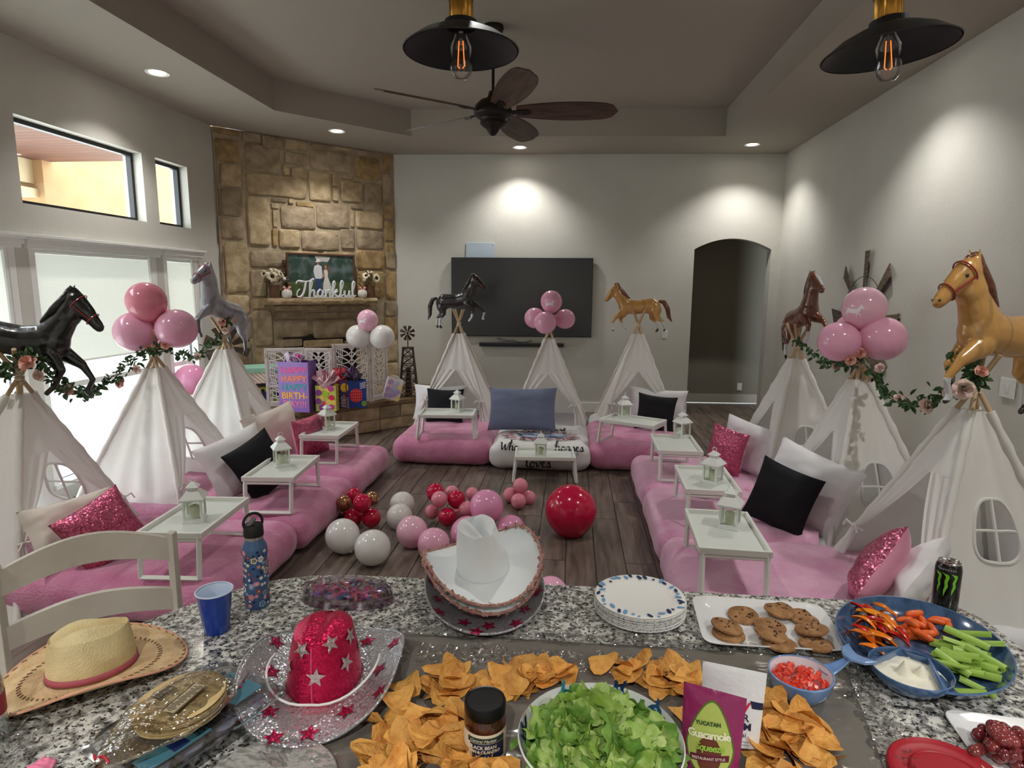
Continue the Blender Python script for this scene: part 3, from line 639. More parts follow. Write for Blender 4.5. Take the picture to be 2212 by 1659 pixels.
# back row (doors face the camera, -y)
apG = at(991, 700, y=7.35); apH = at(1187, 712, y=7.35); apI = at(1379, 700, y=7.35)
def back(ap, lab, sd, wl=h, wr=h): return tent(lab, ap, [(ap.x-wl, 6.8, 0), (ap.x+wr, 6.8, 0), (ap.x+wr, 7.88, 0), (ap.x-wl, 7.88, 0)], cm=sheer, win=False, seed=sd, open_=(.32, .6), ties=(.40, .40))
TG = back(apG, 'sheer white tent under the small black horse beside the fireplace', 4)
TH = back(apH, 'sheer white middle tent on the back wall below four pink balloons', 5)
TI = back(apI, 'sheer white tent under the small tan horse near the light switch', 6)
# right row (doors face -x)
apF = at(1722, 745, y=5.3); apE = at(1860, 785, y=4.32); apD = at(2108, 838, y=3.3)
TF = tent('farthest white tent by the right wall, under the brown horse', apF, [(1.42, 5.83, 0), (1.50, 4.8, 0), (2.42, 4.8, 0), (2.42, 5.83, 0)], seed=7, ties=(.38, .36))
TE = tent('middle white tent by the right wall topped with pink balloons', apE, [(1.53, 4.86, 0), (1.62, 3.82, 0), (2.5, 3.82, 0), (2.5, 4.86, 0)], seed=8, ties=(.38, .36))
TD = tent('nearest white tent by the right wall, under the large tan horse', apD, [(1.53, 3.80, 0), (1.66, 2.84, 0), (2.62, 2.84, 0), (2.62, 3.84, 0)], seed=9, ties=(.38, .30), open_=(.27, .6), wv=.54)
# ============================================================ mattresses and plush blankets
pink = mat('pink_plush', (234, 182, 208), .95, col2=(216, 148, 184), scale=5.5, detail=7, mix=(.35, .7), bump=.5, bscale=70, sheen=.6)
pinkh = mat('hot_pink_plush', (224, 154, 186), .95, col2=(204, 120, 160), scale=5, detail=7, bump=.5, bscale=70, sheen=.5)
sheet = mat('white_sheet', (222, 222, 226), .9, bump=.15, bscale=8)
def bed(x0, x1, y0, y1, foot, blen, lab1, lab2, seed, bm=None, bmat=None):
    """foot: '+x','-x','-y' = the end where the blanket is"""
    L, W = (x1-x0, y1-y0); cx_, cy_ = (x0+x1)/2, (y0+y1)/2
    o = rbox(L-.05, W-.05, MZ-.02, .09, (22, 14, 5), .006, 4, seed).build('mattress', sheet, loc=(cx_, cy_, .002)); tag(o, lab1, 'mattress', 'floor mattresses')
    if foot in ('+x', '-x'):
        a, b = (x1-blen, x1) if foot == '+x' else (x0, x0+blen); Lb, Wb = blen, W
    else: a, b = y0, y0+blen; Lb, Wb = W, blen
    Wd = L if foot == '-y' else W
    g = rbox(blen+.25, Wd+.03, MZ+.02, .115, (52, 34, 12), .010, 4.2, seed, bulge=.02)
    def mapp(p):
        p = Vector(p); xo = p.x+(blen+.25)/2; s_ = min(1, p.z/.1); yy = p.y
        e = max(0, xo-(blen-.12))/.37; ed = .055*sin(yy*7+seed*2)+.06*sin(yy*2.3+seed)
        xo = xo-(.0 if e <= 0 else e*(.37-.12-ed)); z = p.z
        z += .006*nz((xo*9, yo_*9, seed)) if (yo_ := yy) is not None and z > .1 else 0
        if z < .2: yy += .008*sin(xo*34+seed)*(1-z/.2)*math.copysign(1, yy)*(abs(yy) > Wd/2-.08)
        z = max(z, .004)
        if foot == '+x': return Vector((-xo, yy, z))
        if foot == '-x': return Vector((xo, yy, z))
        return Vector((yy, xo, z))
    keep = [f for f in g.f if not (all(g.v[k][2] < .012 for k in f) or all(g.v[k][0] > (blen+.25)/2-.10 for k in f))]
    g.f = keep; g.mi = [0]*len(keep); g.v = [tuple(mapp(p)) for p in g.v]
    ox, oy = (x1, cy_) if foot == '+x' else ((x0, cy_) if foot == '-x' else (cx_, y0))
    if lab2: tag(g.build('plush_blanket', bmat or pink, loc=(ox, oy, 0)), lab2, 'blanket', 'plush blankets on the mattresses')
    return g, (ox, oy)
bed(-3.75, -1.80, 2.86, 3.80, '+x', 1.62, 'white mattress under the nearest tent on the window side', 'pink plush blanket on the nearest mattress of the window side', 1, bmat=pinkh)
bed(-3.70, -1.76, 3.82, 4.78, '+x', 1.40, 'white mattress under the middle tent on the window side', 'pink plush blanket on the middle mattress of the window side', 2, bmat=pinkh)
bed(-3.72, -1.76, 4.82, 5.80, '+x', 1.30, 'white mattress under the farthest tent on the window side', 'pink plush blanket on the mattress nearest the fireplace', 3, bmat=pinkh)
bed(-1.80, -.80, 6.02, 7.9, '-y', 1.35, 'white mattress in the left tent of the back row', 'pink plush blanket on the left mattress of the back row', 4, bmat=pinkh)
SH, OH = bed(-.77, .20, 5.94, 7.9, '-y', .98, 'white mattress in the middle tent of the back row', None, 5)
bed(.23, 1.20, 6.02, 7.9, '-y', 1.2, 'white mattress in the right tent of the back row', 'pink plush blanket on the right mattress of the back row', 6, bmat=pinkh)
bed(.60, 2.56, 4.83, 5.78, '-x', 1.12, 'white mattress in the farthest tent by the right wall', 'pink plush blanket on the farthest mattress of the right row', 7)
bed(.60, 2.58, 3.85, 4.80, '-x', .99, 'white mattress in the middle tent by the right wall', 'pink plush blanket on the middle mattress of the right row', 8)
bed(.60, 2.60, 2.86, 3.82, '-x', 1.16, 'white mattress in the nearest tent by the right wall', 'pink plush blanket on the nearest mattress of the right row', 9)
# ------------------------------------------------------------ cursive stroke lettering
CUR = {
'T': ([[(-.3, 1.25), (-.15, 1.5), (.25, 1.45), (.75, 1.5), (1.05, 1.7), (1.15, 1.62)], [(.5, 1.45), (.42, .9), (.25, .3), (.0, .0), (-.25, .1), (-.2, .5), (0, .75)]], .75),
'h': ([[(0, 0), (.12, .6), (.28, 1.3), (.22, 1.5), (.1, 1.25), (.05, .4), (.02, 0), (.12, .4), (.3, .65), (.42, .5), (.4, .15), (.5, 0), (.65, .15)]], .62),
'a': ([[(.5, .55), (.3, .68), (.08, .4), (.12, .08), (.32, .05), (.48, .35), (.52, .62), (.48, .2), (.58, 0), (.72, .15)]], .68),
'n': ([[(0, .55), (.1, .65), (.1, .3), (.06, 0), (.16, .4), (.32, .66), (.44, .5), (.42, .15), (.52, 0), (.66, .15)]], .64),
'k': ([[(0, 0), (.12, .6), (.28, 1.3), (.22, 1.5), (.1, 1.25), (.05, .4), (.02, 0), (.14, .4), (.34, .68), (.42, .52), (.16, .36), (.34, .1), (.5, 0), (.62, .12)]], .6),
'f': ([[(0, .1), (.2, .6), (.4, 1.35), (.3, 1.55), (.18, 1.3), (.14, .4), (.1, -.35), (.22, -.3), (.24, .1), (.45, .2)]], .46),
'u': ([[(.02, .62), (.02, .2), (.14, .02), (.3, .12), (.42, .4), (.46, .62), (.42, .2), (.52, 0), (.66, .15)]], .64),
'l': ([[(0, .1), (.16, .6), (.32, 1.3), (.24, 1.5), (.12, 1.2), (.1, .3), (.22, 0), (.38, .15)]], .38),
'w': ([[(0, .6), (.02, .2), (.14, .02), (.28, .2), (.32, .55), (.32, .2), (.44, .02), (.6, .2), (.64, .6), (.8, .5)]], .8),
'W': ([[(-.1, 1.1), (.05, 1.3), (.1, .7), (.18, .05), (.35, .4), (.5, .9), (.52, .4), (.62, .02), (.85, .5), (.95, 1.3), (1.1, 1.2)]], 1.0),
'o': ([[(.3, .66), (.08, .45), (.1, .08), (.34, .04), (.46, .35), (.32, .64), (.4, .5), (.6, .52)]], .56),
'v': ([[(0, .6), (.08, .45), (.18, .03), (.36, .35), (.42, .64), (.58, .5)]], .52),
'e': ([[(0, .25), (.3, .45), (.32, .64), (.16, .62), (.08, .25), (.24, .02), (.46, .15)]], .44),
's': ([[(0, .1), (.2, .5), (.26, .7), (.36, .35), (.3, .05), (.1, .08), (.3, .02), (.5, .15)]], .46),
'r': ([[(0, .15), (.1, .6), (.2, .68), (.36, .58), (.34, .2), (.44, .02), (.56, .15)]], .54),
'J': ([[(0, 1.3), (.3, 1.5), (.5, 1.3), (.4, .4), (.1, -.2), (-.1, 0), (.3, .3)]], .6),
't': ([[(0, .1), (.14, .6), (.22, 1.1), (.14, .3), (.24, 0), (.4, .15)], [(.0, .8), (.4, .84)]], .38),
'i': ([[(0, .15), (.1, .6), (.1, .2), (.2, 0), (.34, .15)]], .34),
'g': ([[(.46, .55), (.28, .66), (.08, .4), (.16, .08), (.36, .15), (.48, .6), (.42, -.1), (.26, -.5), (.1, -.3), (.5, .1)]], .54)}
def cursive(s, fn, r, mt, parent, name='lettering', n=5, flat=1., shadow=None):
    """pen strokes of a cursive hand as tubes. fn maps (x,y) to a point"""
    g = MB(); x = 0
    for ch in s:
        if ch == ' ': x += .4; continue
        st, adv = CUR[ch]
        for P in st:
            Q = []
            for i in range(len(P)-1):
                p0, p1, p2, p3 = P[max(i-1, 0)], P[i], P[i+1], P[min(i+2, len(P)-1)]
                for k in range(4):
                    t_ = k/4; Q.append(tuple(.5*((2*p1[a])+(-p0[a]+p2[a])*t_+(2*p0[a]-5*p1[a]+4*p2[a]-p3[a])*t_*t_+(-p0[a]+3*p1[a]-3*p2[a]+p3[a])*t_**3) for a in (0, 1)))
            Q.append(P[-1]); W = [fn(x+q[0], q[1]) for q in Q]
            rr = [r*(1.25 if (Q[min(i+1, len(Q)-1)][1]-Q[max(i-1, 0)][1]) < 0 else .7) for i in range(len(Q))]
            g.tube(W, rr, n, flat=flat)
        x += adv
    return g.build(name, mt, parent)
def curw(s): return sum(.4 if c == ' ' else CUR[c][1] for c in s)
# printed blanket of the middle back mattress
wb = mat('white_print_blanket', (226, 224, 222), .9, bump=.1, bscale=10); ink = mat('black_ink', (24, 22, 24), .8)
t = thing('printed_blanket', 'white blanket printed with a watercolor horse wreath and black cursive words', 'blanket', (OH[0], OH[1], 0))
SH.build('cloth', wb, t)
def onbl(x, q, up=.006):
    """point on the printed blanket: x across, q from hem up the front then back over the top"""
    dn = MZ-.025
    if q < dn-.06: return Vector((x, -.045-up, q+.01))
    if q < dn+.09:
        a = (q-(dn-.06))/.15*pi/2; return Vector((x, -.03+.09*(1-cos(a)), dn-.03+.065*sin(a)+.0))+Vector((0, -cos(a), sin(a)))*(up+.008)
    return Vector((x, q-dn-.03+.02, MZ+.034+up))
def line(s, x0, x1, q, size): 
    w_ = curw(s); k = (x1-x0)/w_
    cursive(s, lambda x, y: onbl(x0+x*k, q+y*size), .0055, ink, t, n=4)
line('Who', -.38, -.20, .20, .085); line('loves', -.13, .12, .055, .085); line('horses', .16, .44, .21, .085)
line('Just a girl', -.2, .26, .80, .07)
hue = [mat('print_rose', (150, 70, 90), .9), mat('print_dusty_pink', (196, 140, 150), .9), mat('print_slate_blue', (120, 138, 168), .9), mat('print_pale_blue', (176, 190, 210), .9), mat('print_navy', (58, 66, 96), .9), mat('print_plum', (96, 52, 70), .9)]
rnd = random.Random(5)
def blob(cx_, cq, a, b, ang, mt, nm='print_mark', wob=.3, sd=0, up=.004):
    g = MB(); n = 16; P = [onbl(cx_, cq, up)]
    for k in range(n):
        q = 2*pi*k/n; rr = 1+wob*nz((cos(q)*1.5, sin(q)*1.5, sd)); x, y = a*cos(q)*rr, b*sin(q)*rr; P.append(onbl(cx_+x*cos(ang)-y*sin(ang), cq+x*sin(ang)+y*cos(ang), up))
    g.add(P, [(0, k+1, (k+1) % n+1) for k in range(n)]); return g
gs = [MB() for _ in hue]
def addb(i, *a, **k):
    b_ = blob(*a, None, **k); gs[i].add(b_.v, b_.f)
for k in range(90):  # wreath of leaves round the horse
    a = rnd.uniform(0, 2*pi); rr = rnd.uniform(.88, 1.12); x = .37*cos(a)*rr; q = .58+.17*sin(a)*rr
    addb(rnd.choice([0, 0, 1, 5, 1]), x, q, rnd.uniform(.02, .045), rnd.uniform(.006, .014), a+rnd.uniform(-1, 1), sd=k, up=.003+.0004*rnd.random())
for k in range(46):
    a = rnd.uniform(0, 2*pi); rr = rnd.random()**.5; x = .24*cos(a)*rr; q = .57+.11*sin(a)*rr
    addb(rnd.choice([2, 2, 3, 4, 3]), x, q, rnd.uniform(.03, .07), rnd.uniform(.012, .03), rnd.uniform(-.6, .6), sd=k+99, up=.004+.0005*rnd.random())
for i, g in enumerate(gs): stuff(g.build('print_marks', hue[i], t, smooth=False))
# ============================================================ balloons
def latex(name, c, rough=.14): return mat(name, c, rough, spec=.6, coat=.3, sss=0., translu=.12)
BPK = latex('pink_latex', (244, 180, 208)); BLP = latex('light_pink_latex', (246, 194, 214)); BCR = latex('hot_pink_latex', (206, 22, 70)); BWH = latex('white_latex', (236, 234, 230)); BRD = latex('crimson_latex', (196, 18, 60)); BCO = latex('coral_pink_latex', (242, 152, 172)); BMG = latex('rose_pink_latex', (243, 164, 204))
BGO = mat('gold_latex', (168, 118, 84), .25, .75, coat=.4)
prof = []
for i in range(21):
    a = i/20; th = pi*a; r = sin(th); z = -cos(th)
    if z < 0: r *= 1-.10*z*z; z *= 1.12
    prof.append((max(r, 1e-6) if i not in (0,) else .03, z))
bal_me = {}
def balloon(c, r, mt, label, group, up=(0, 0, 1), parent=None, print_=None):
    if mt.name not in bal_me:
        me = MB().lathe(prof, 28).mesh('balloon_skin'); me.materials.append(mt); me.polygons.foreach_set('use_smooth', [True]*len(me.polygons))
        kn = MB().lathe([(.03, 0), (.025, -.03), (.06, -.08), (.055, -.085), (.02, -.05), (.0001, -.04)], 12).mesh('knot'); kn.materials.append(mt); bal_me[mt.name] = (me, kn)
    me, kn = bal_me[mt.name]; t = bpy.data.objects.new('balloon', me); COL.objects.link(t); tag(t, label, 'balloon', group)
    t.location = c; t.scale = (r, r, r); t.rotation_euler = Vector(up).normalized().to_track_quat('Z', 'Y').to_euler()
    k = bpy.data.objects.new('knot', kn); COL.objects.link(k); k.parent = t; k.location = (0, 0, -1.11)
    return t
HP = [(-1, .35), (-.8, .5), (-.75, .2), (-.55, .42), (-.1, .42), (.3, .5), (.55, .95), (.62, 1.08), (.7, .95), (1.0, .72), (.95, .6), (.75, .66), (.62, .35), (.55, .15), (.85, .02), (.72, -.25), (.66, -.2), (.7, -.02), (.4, 0), (.5, -.3), (.38, -.34), (.28, .02), (-.3, 0), (-.5, -.15), (-.42, -.4), (-.55, -.42), (-.66, -.12), (-.75, -.4), (-.9, -.42), (-.8, -.05), (-.72, .15), (-.9, .3), (-.92, .1)]
def horse_print(t, dirw, s, mt):
    """flat white galloping horse printed on the balloon skin, facing dirw"""
    d = (t.rotation_euler.to_matrix().inverted() @ Vector(dirw)).normalized(); xa = (t.rotation_euler.to_matrix().inverted() @ Vector((1, 0, 0))); xa = (xa-d*xa.dot(d)).normalized(); ya = d.cross(xa)
    if ya.dot(t.rotation_euler.to_matrix().inverted() @ Vector((0, 0, 1))) < 0: ya = -ya
    bm = bmesh.new(); vs = [bm.verts.new((x*s, (y-.2)*s, 0)) for x, y in HP]; bm.faces.new(vs); bmesh.ops.triangulate(bm, faces=bm.faces); bmesh.ops.subdivide_edges(bm, edges=bm.edges, cuts=2)
    for v in bm.verts:
        p = (d+xa*v.co.x+ya*v.co.y).normalized(); z = p.z; k = 1.012*(1.0 if z > 0 else 1+.09*abs(z)**2*.6); v.co = p*k
    me = bpy.data.meshes.new('horse_print'); bm.to_mesh(me); bm.free(); me.materials.append(mt); o = bpy.data.objects.new('horse_print', me); COL.objects.link(o); o.parent = t
wp = mat('white_print_ink', (246, 236, 240), .3)
def ball(u, v, rp, mt, label, group, y=None, up=(0, 0, 1), tocam=0.):
    """balloon whose picture centre and pixel radius are known; on the floor unless a distance y is given"""
    d = FW+RT*((u-CX)/F_)-UP*((v-CY)/F_)
    if y is None:
        r = .1
        for _ in range(12):
            p = at(u, v, z=r); r = rp/F_*((p-Vector((0, 0, CH))).dot(FW))*.97
        p = at(u, v, z=r*1.0)
    else: p = at(u, v, y=y); r = rp/F_*((p-Vector((0, 0, CH))).dot(FW))*.97
    return balloon(p, r, mt, label, group, up)
G1 = 'loose balloons on the floor'
ball(1233, 1102, 57, BCR, 'huge hot pink balloon standing alone on the floor', G1)
ball(740, 1157, 38, BWH, 'white balloon left of its pair, beside the pink mattresses', G1, up=(-.5, .4, .5)); ball(805, 1183, 40, BWH, 'white balloon lowest of the whites on the floor', G1, up=(.3, -.6, .4))
ball(869, 1089, 28, BWH, 'white balloon at the back of the floor chain', G1, y=4.62); ball(863, 1116, 29, BWH, 'white balloon between another white one and a pink one in the chain', G1, y=4.38)
ball(890, 1148, 35, BLP, 'light pink balloon left in the floor chain, above the bottle cap', G1); ball(937, 1175, 36, BPK, 'pink balloon just left of the white hat brim', G1)
ball(1051, 1094, 38, BMG, 'large pink balloon on top of the chain, behind the white hat', G1, y=4.25); ball(1010, 1152, 38, BMG, 'deep pink balloon half hidden by the white hat crown', G1); ball(1103, 1143, 32, BMG, 'deep pink balloon right of the white hat crown', G1)
ball(1190, 1282, 38, BPK, 'pink balloon just peeking over the counter right of the white hat', G1)
def cluster(items, y, group, pre):
    for u, v, r, mt, lab, dy in items: ball(u, v, r, mt, lab, group, y=y+dy)
cluster([(765, 1070, 17, BCR, 'small hot pink balloon at the top back of the red and gold cluster', .14), (743, 1086, 17, BGO, 'small gold balloon on the left of the red and gold cluster', .0), (782, 1086, 20, BCR, 'small hot pink balloon in the middle front of the red and gold cluster', -.08),
         (803, 1077, 16, BGO, 'small gold balloon on the right of the red and gold cluster', .1), (763, 1118, 20, BRD, 'small crimson balloon low left in the red and gold cluster', -.02), (802, 1118, 21, BRD, 'small crimson balloon low right in the red and gold cluster', -.04), (740, 1106, 14, BGO, 'small gold balloon low at the back of the red and gold cluster', .1)], 4.38, 'red and gold balloon cluster', '')
cluster([(940, 1063, 20, BCR, 'small hot pink balloon at the top left of the mixed cluster', .05), (949, 1078, 18, BCO, 'small coral balloon in front of the top left red one', -.08), (976, 1063, 15, BCO, 'small coral balloon at the back of the mixed cluster', .16), (986, 1078, 20, BCR, 'small hot pink balloon on the right of the mixed cluster', -.02),
         (933, 1105, 16, BCO, 'small coral balloon low left in the mixed cluster', 0), (966, 1116, 20, BCR, 'small hot pink balloon at the bottom of the mixed cluster', -.1), (991, 1112, 15, BCO, 'small coral balloon low behind the mixed cluster', .1), (1020, 1067, 15, BCO, 'small coral balloon left of the big pink balloon', .2), (1007, 1100, 18, BCO, 'small coral balloon against the big pink balloon', -.05)], 4.52, 'mixed red and coral balloon cluster', '')
cluster([(1124, 1049, 17, BCO, 'small coral balloon on top of the four balloon cluster', 0), (1103, 1069, 17, BCO, 'small coral balloon left in the four balloon cluster', .06), (1120, 1082, 17, BCO, 'small coral balloon in front of the four balloon cluster', -.08), (1142, 1075, 16, BCO, 'small coral balloon right in the four balloon cluster', .06)], 4.97, 'cluster of four small coral balloons', '')
# balloons on the tents and fireplace
G2 = 'balloons on the window side tent'; yb = apB.y
ball(316, 651, 42, BCO, 'coral pink top balloon on the window side tent', G2, y=yb-.05, up=(-.2, 0, 1)); ball(292, 717, 44, BPK, 'pink left balloon on the window side tent', G2, y=yb-.05, up=(-1, -.1, .25)); ball(382, 710, 43, BPK, 'pink right balloon on the window side tent', G2, y=yb, up=(1, -.1, .2)); ball(350, 702, 38, BCO, 'pink balloon at the back of the window side tent bunch', G2, y=yb+.2)
ball(412, 818, 33, BMG, 'hot pink balloon between the window and the farthest window side tent', 'balloon by the window', y=6.3)
G3 = 'balloons on the middle back tent'; yh = apH.y
o = ball(1191, 651, 24, BPK, 'pink top balloon with a printed horse on the middle back tent', G3, y=yh-.05); horse_print(o, (-.1, -1, -.25), .5, wp)
ball(1155, 687, 23, BPK, 'pink left balloon on the middle back tent', G3, y=yh+.02, up=(-1, 0, .2)); ball(1221, 689, 22, BPK, 'pink right balloon on the middle back tent', G3, y=yh+.02, up=(1, 0, .2)); ball(1178, 697, 25, BPK, 'pink front balloon on the middle back tent', G3, y=yh-.2, up=(-.1, -1, -.1))
G4 = 'balloons on the middle right tent'; ye = apE.y
o = ball(1867, 665, 46, BLP, 'light pink top balloon with a printed horse on the middle right tent', G4, y=ye-.05, up=(.1, 0, 1)); horse_print(o, (-.75, -.6, -.15), .5, wp)
ball(1812, 738, 44, BPK, 'pink left balloon on the middle right tent', G4, y=ye-.08, up=(-1, -.2, .15)); ball(1908, 732, 48, BPK, 'pink right balloon on the middle right tent', G4, y=ye-.12, up=(1, -.3, .1)); ball(1838, 712, 34, BPK, 'pink balloon at the back of the middle right tent bunch', G4, y=ye+.18)
G5 = 'balloons on the carved screen'; ys = 7.35
o = ball(794, 691, 23, BLP, 'pink balloon with a printed horse above two white ones by the fireplace', G5, y=ys); horse_print(o, (-.2, -1, -.1), .5, wp)
ball(773, 727, 26, BWH, 'white left balloon above the carved screen', G5, y=ys, up=(-.8, -.2, .5)); ball(826, 728, 27, BWH, 'white right balloon above the carved screen', G5, y=ys, up=(.8, -.2, .5))
# ============================================================ horse shaped foil balloons
def capsules(caps, vox=.013, flat=.8):
    g = MB()
    for (p0, r0, p1, r1) in caps:
        p0, p1 = Vector(p0), Vector(p1); g.tube([p0, p0.lerp(p1, .5), p1], [r0, (r0+r1)/2, r1], 14); g.sphere(p0, r0, 14, 10); g.sphere(p1, r1, 14, 10)
    me = g.mesh('h'); o = bpy.data.objects.new('h', me); COL.objects.link(o)
    d = o.modifiers.new('r', 'REMESH'); d.mode = 'VOXEL'; d.voxel_size = vox; d = o.modifiers.new('s', 'SMOOTH'); d.factor = .6; d.iterations = 7
    m2 = eval_mesh(o); bpy.data.objects.remove(o)
    for v in m2.vertices: v.co.y *= flat
    m2.polygons.foreach_set('use_smooth', [True]*len(m2.polygons)); return m2
H_body = capsules([((-.30, 0, .63), .165, (.0, 0, .60), .15), ((.0, 0, .60), .15, (.24, 0, .62), .165), ((-.36, .02, .60), .155, (-.30, 0, .60), .16),
    ((.26, 0, .68), .15, (.40, 0, .88), .10), ((.40, 0, .88), .115, (.45, 0, 1.0), .088), ((.46, 0, 1.02), .095, (.56, 0, .91), .078), ((.56, 0, .91), .074, (.65, 0, .80), .052), ((.65, 0, .80), .054, (.665, 0, .78), .047),
    ((.43, .035, 1.09), .026, (.44, .045, 1.17), .008), ((.43, -.035, 1.09), .026, (.44, -.045, 1.17), .008),
    ((.28, .08, .52), .09, (.46, .10, .40), .048), ((.46, .10, .40), .044, (.56, .10, .26), .027), ((.56, .10, .26), .027, (.50, .10, .14), .026), ((.50, .10, .14), .03, (.53, .10, .11), .026),
    ((.24, -.08, .52), .09, (.36, -.10, .36), .046), ((.36, -.10, .36), .042, (.30, -.10, .20), .026), ((.30, -.10, .20), .026, (.23, -.10, .13), .028),
    ((-.40, .08, .54), .125, (-.42, .11, .38), .06), ((-.42, .11, .38), .055, (-.55, .11, .28), .036), ((-.55, .11, .28), .034, (-.60, .11, .12), .024), ((-.60, .11, .12), .028, (-.58, .11, .08), .028),
    ((-.36, -.08, .52), .12, (-.33, -.11, .36), .058), ((-.33, -.11, .36), .05, (-.44, -.11, .24), .034), ((-.44, -.11, .24), .032, (-.46, -.11, .09), .024), ((-.46, -.11, .09), .028, (-.43, -.11, .06), .028)])
H_tail = capsules([((-.49, 0, .72), .035, (-.58, 0, .70), .05), ((-.58, 0, .70), .05, (-.66, 0, .56), .055), ((-.66, 0, .56), .055, (-.69, 0, .38), .045), ((-.69, 0, .38), .045, (-.76, 0, .26), .012)], flat=.7)
H_mane = capsules([((.42, 0, 1.13), .03, (.39, 0, 1.05), .045), ((.39, 0, 1.05), .045, (.29, 0, .93), .05), ((.29, 0, .93), .05, (.17, 0, .80), .03), ((.46, 0, 1.13), .02, (.53, 0, 1.06), .018)], flat=1.5)
def foil(name, body, lower, hoof):
    M_ = mat(name, body, .28, .08, coat=.8, spec=.6); nt = M_.node_tree; N = nt.nodes; K = nt.links; b = N['Principled BSDF']
    tc = N.new('ShaderNodeTexCoord'); sp = N.new('ShaderNodeSeparateXYZ'); K.new(tc.outputs['Object'], sp.inputs[0]); cr = N.new('ShaderNodeValToRGB'); K.new(sp.outputs[2], cr.inputs[0]); cr.color_ramp.interpolation = 'CONSTANT'
    e = cr.color_ramp.elements; e[0].position = 0; e[0].color = lin(hoof); e[1].position = .115; e[1].color = lin(lower); n = cr.color_ramp.elements.new(.27); n.color = lin(body)
    dk = tuple(int(c*.72) for c in body); nz_ = N.new('ShaderNodeTexWave'); nz_.inputs['Scale'].default_value = 1.3; nz_.inputs['Distortion'].default_value = 9; nz_.inputs['Detail'].default_value = 2; K.new(tc.outputs['Object'], nz_.inputs[0])
    mr = N.new('ShaderNodeMapRange'); mr.inputs[1].default_value = .9; mr.inputs[2].default_value = 1.; mr.inputs[4].default_value = .55; K.new(nz_.outputs[0], mr.inputs[0])
    mx = N.new('ShaderNodeMix'); mx.data_type = 'RGBA'; K.new(mr.outputs[0], mx.inputs[0]); K.new(cr.outputs[0], mx.inputs[6]); mx.inputs[7].default_value = lin(dk); K.new(mx.outputs[2], b.inputs['Base Color'])
    n2 = N.new('ShaderNodeTexNoise'); n2.inputs['Scale'].default_value = 14; bp = N.new('ShaderNodeBump'); bp.inputs['Strength'].default_value = .25; bp.inputs['Distance'].default_value = .02; K.new(n2.outputs[0], bp.inputs['Height']); K.new(tc.outputs['Object'], n2.inputs[0]); K.new(bp.outputs[0], b.inputs['Normal']); return M_
eyem = mat('printed_eye', (14, 12, 12), .2, coat=1.); brid = mat('printed_red_bridle', (150, 26, 40), .3, coat=1.); blz = mat('silver_blaze', (226, 226, 230), .15, .6)
def horse(u, v, y, sc, rz, cols, mane, label, tilt=0., blaze=False, bridle=None, roll=0.):
    """placed so that the belly centre is at the pixel"""
    c = at(u, v, y=y); t = thing('horse_balloon', label, 'balloon', c, group='horse shaped foil balloons', rot=(roll, tilt, rz)); t.scale = (sc,)*3
    nm = cols[3]; fm = foil(nm+'_foil', *cols[:3]); mm = mat(nm+'_mane_foil', mane, .25, .3, coat=1., bump=.6, bscale=26)
    for me, n, m_ in ((H_body, 'body', fm), (H_mane, 'mane', mm), (H_tail, 'tail', mm)):
        o = bpy.data.objects.new(n, me); COL.objects.link(o); o.parent = t; o.location = (0, 0, -.6)
        if not me.materials: me.materials.append(m_)
        o.material_slots[0].link = 'OBJECT'; o.material_slots[0].material = m_
    # keep coordinates for the shader in the horse's own frame (feet at z=0)
    g = MB(); 
    for s in (1, -1): g.sphere((.535, s*.060, .975), .016, 10, 6, (1, .5, 1))
    g.xf(Matrix.Translation((0, 0, -.6))); g.build('eyes', eyem, t)
    g = MB()
    for s in (1, -1): g.sphere((.69, s*.026, .79), .010, 8, 5)
    g.xf(Matrix.Translation((0, 0, -.6))); g.build('nostrils', eyem, t)
    if bridle:
        g = MB(); d = Vector((.13, 0, -.115)).normalized(); 
        for cpt, r in ((Vector((.61, 0, .855)), .068), (Vector((.485, 0, 1.0)), .097)):
            n_ = Vector((-d.z, 0, d.x)); g.tube([cpt+n_*r*cos(q*pi/12)+Vector((0, 1, 0))*r*.84*sin(q*pi/12) for q in range(25)], .006, 5, cap=False)
        for s in (1, -1): g.tube([(.61, s*.057, .855), (.56, s*.068, .9), (.485, s*.08, .97)], .006, 5)
        g.xf(Matrix.Translation((0, 0, -.6))); g.build('bridle', brid if bridle == 1 else mat('dark_print', (40, 36, 40), .4), t)
    if blaze:
        g = MB(); P = [Vector((.53, 0, 1.065)), Vector((.59, 0, .99)), Vector((.645, 0, .91)), Vector((.69, 0, .84))]; g.tube(P, [.018, .022, .02, .016], 8); g.xf(Matrix.Translation((0, 0, -.6))); g.build('blaze', blz, t)
    return t
BLK = ((22, 21, 22), (22, 21, 22), (14, 14, 14), 'black'); BLW = ((24, 23, 24), (200, 204, 208), (20, 20, 20), 'black_white_sock'); GRY = ((150, 152, 160), (90, 90, 98), (24, 24, 26), 'dapple_grey'); TAN = ((196, 146, 78), (206, 208, 212), (30, 30, 32), 'tan'); BRN = ((106, 56, 36), (196, 196, 200), (24, 20, 20), 'brown')
horse(52, 738, apA.y+.02, .62, R_(12), BLK, (16, 15, 16), 'glossy black horse balloon cropped by the left edge of the photo', tilt=R_(4), bridle=1)
horse(478, 668, apC.y+.02, .62, R_(-94), GRY, (190, 192, 198), 'grey horse balloon facing the camera above the window side tents', tilt=R_(-20), bridle=1)
horse(988, 650, apG.y+.02, .54, R_(-8), BLW, (16, 15, 16), 'small black horse balloon in front of the television', tilt=R_(-8), bridle=1)
horse(1376, 664, apI.y+.02, .53, R_(178), TAN, (112, 62, 36), 'small tan horse balloon left of the doorway', tilt=R_(2))
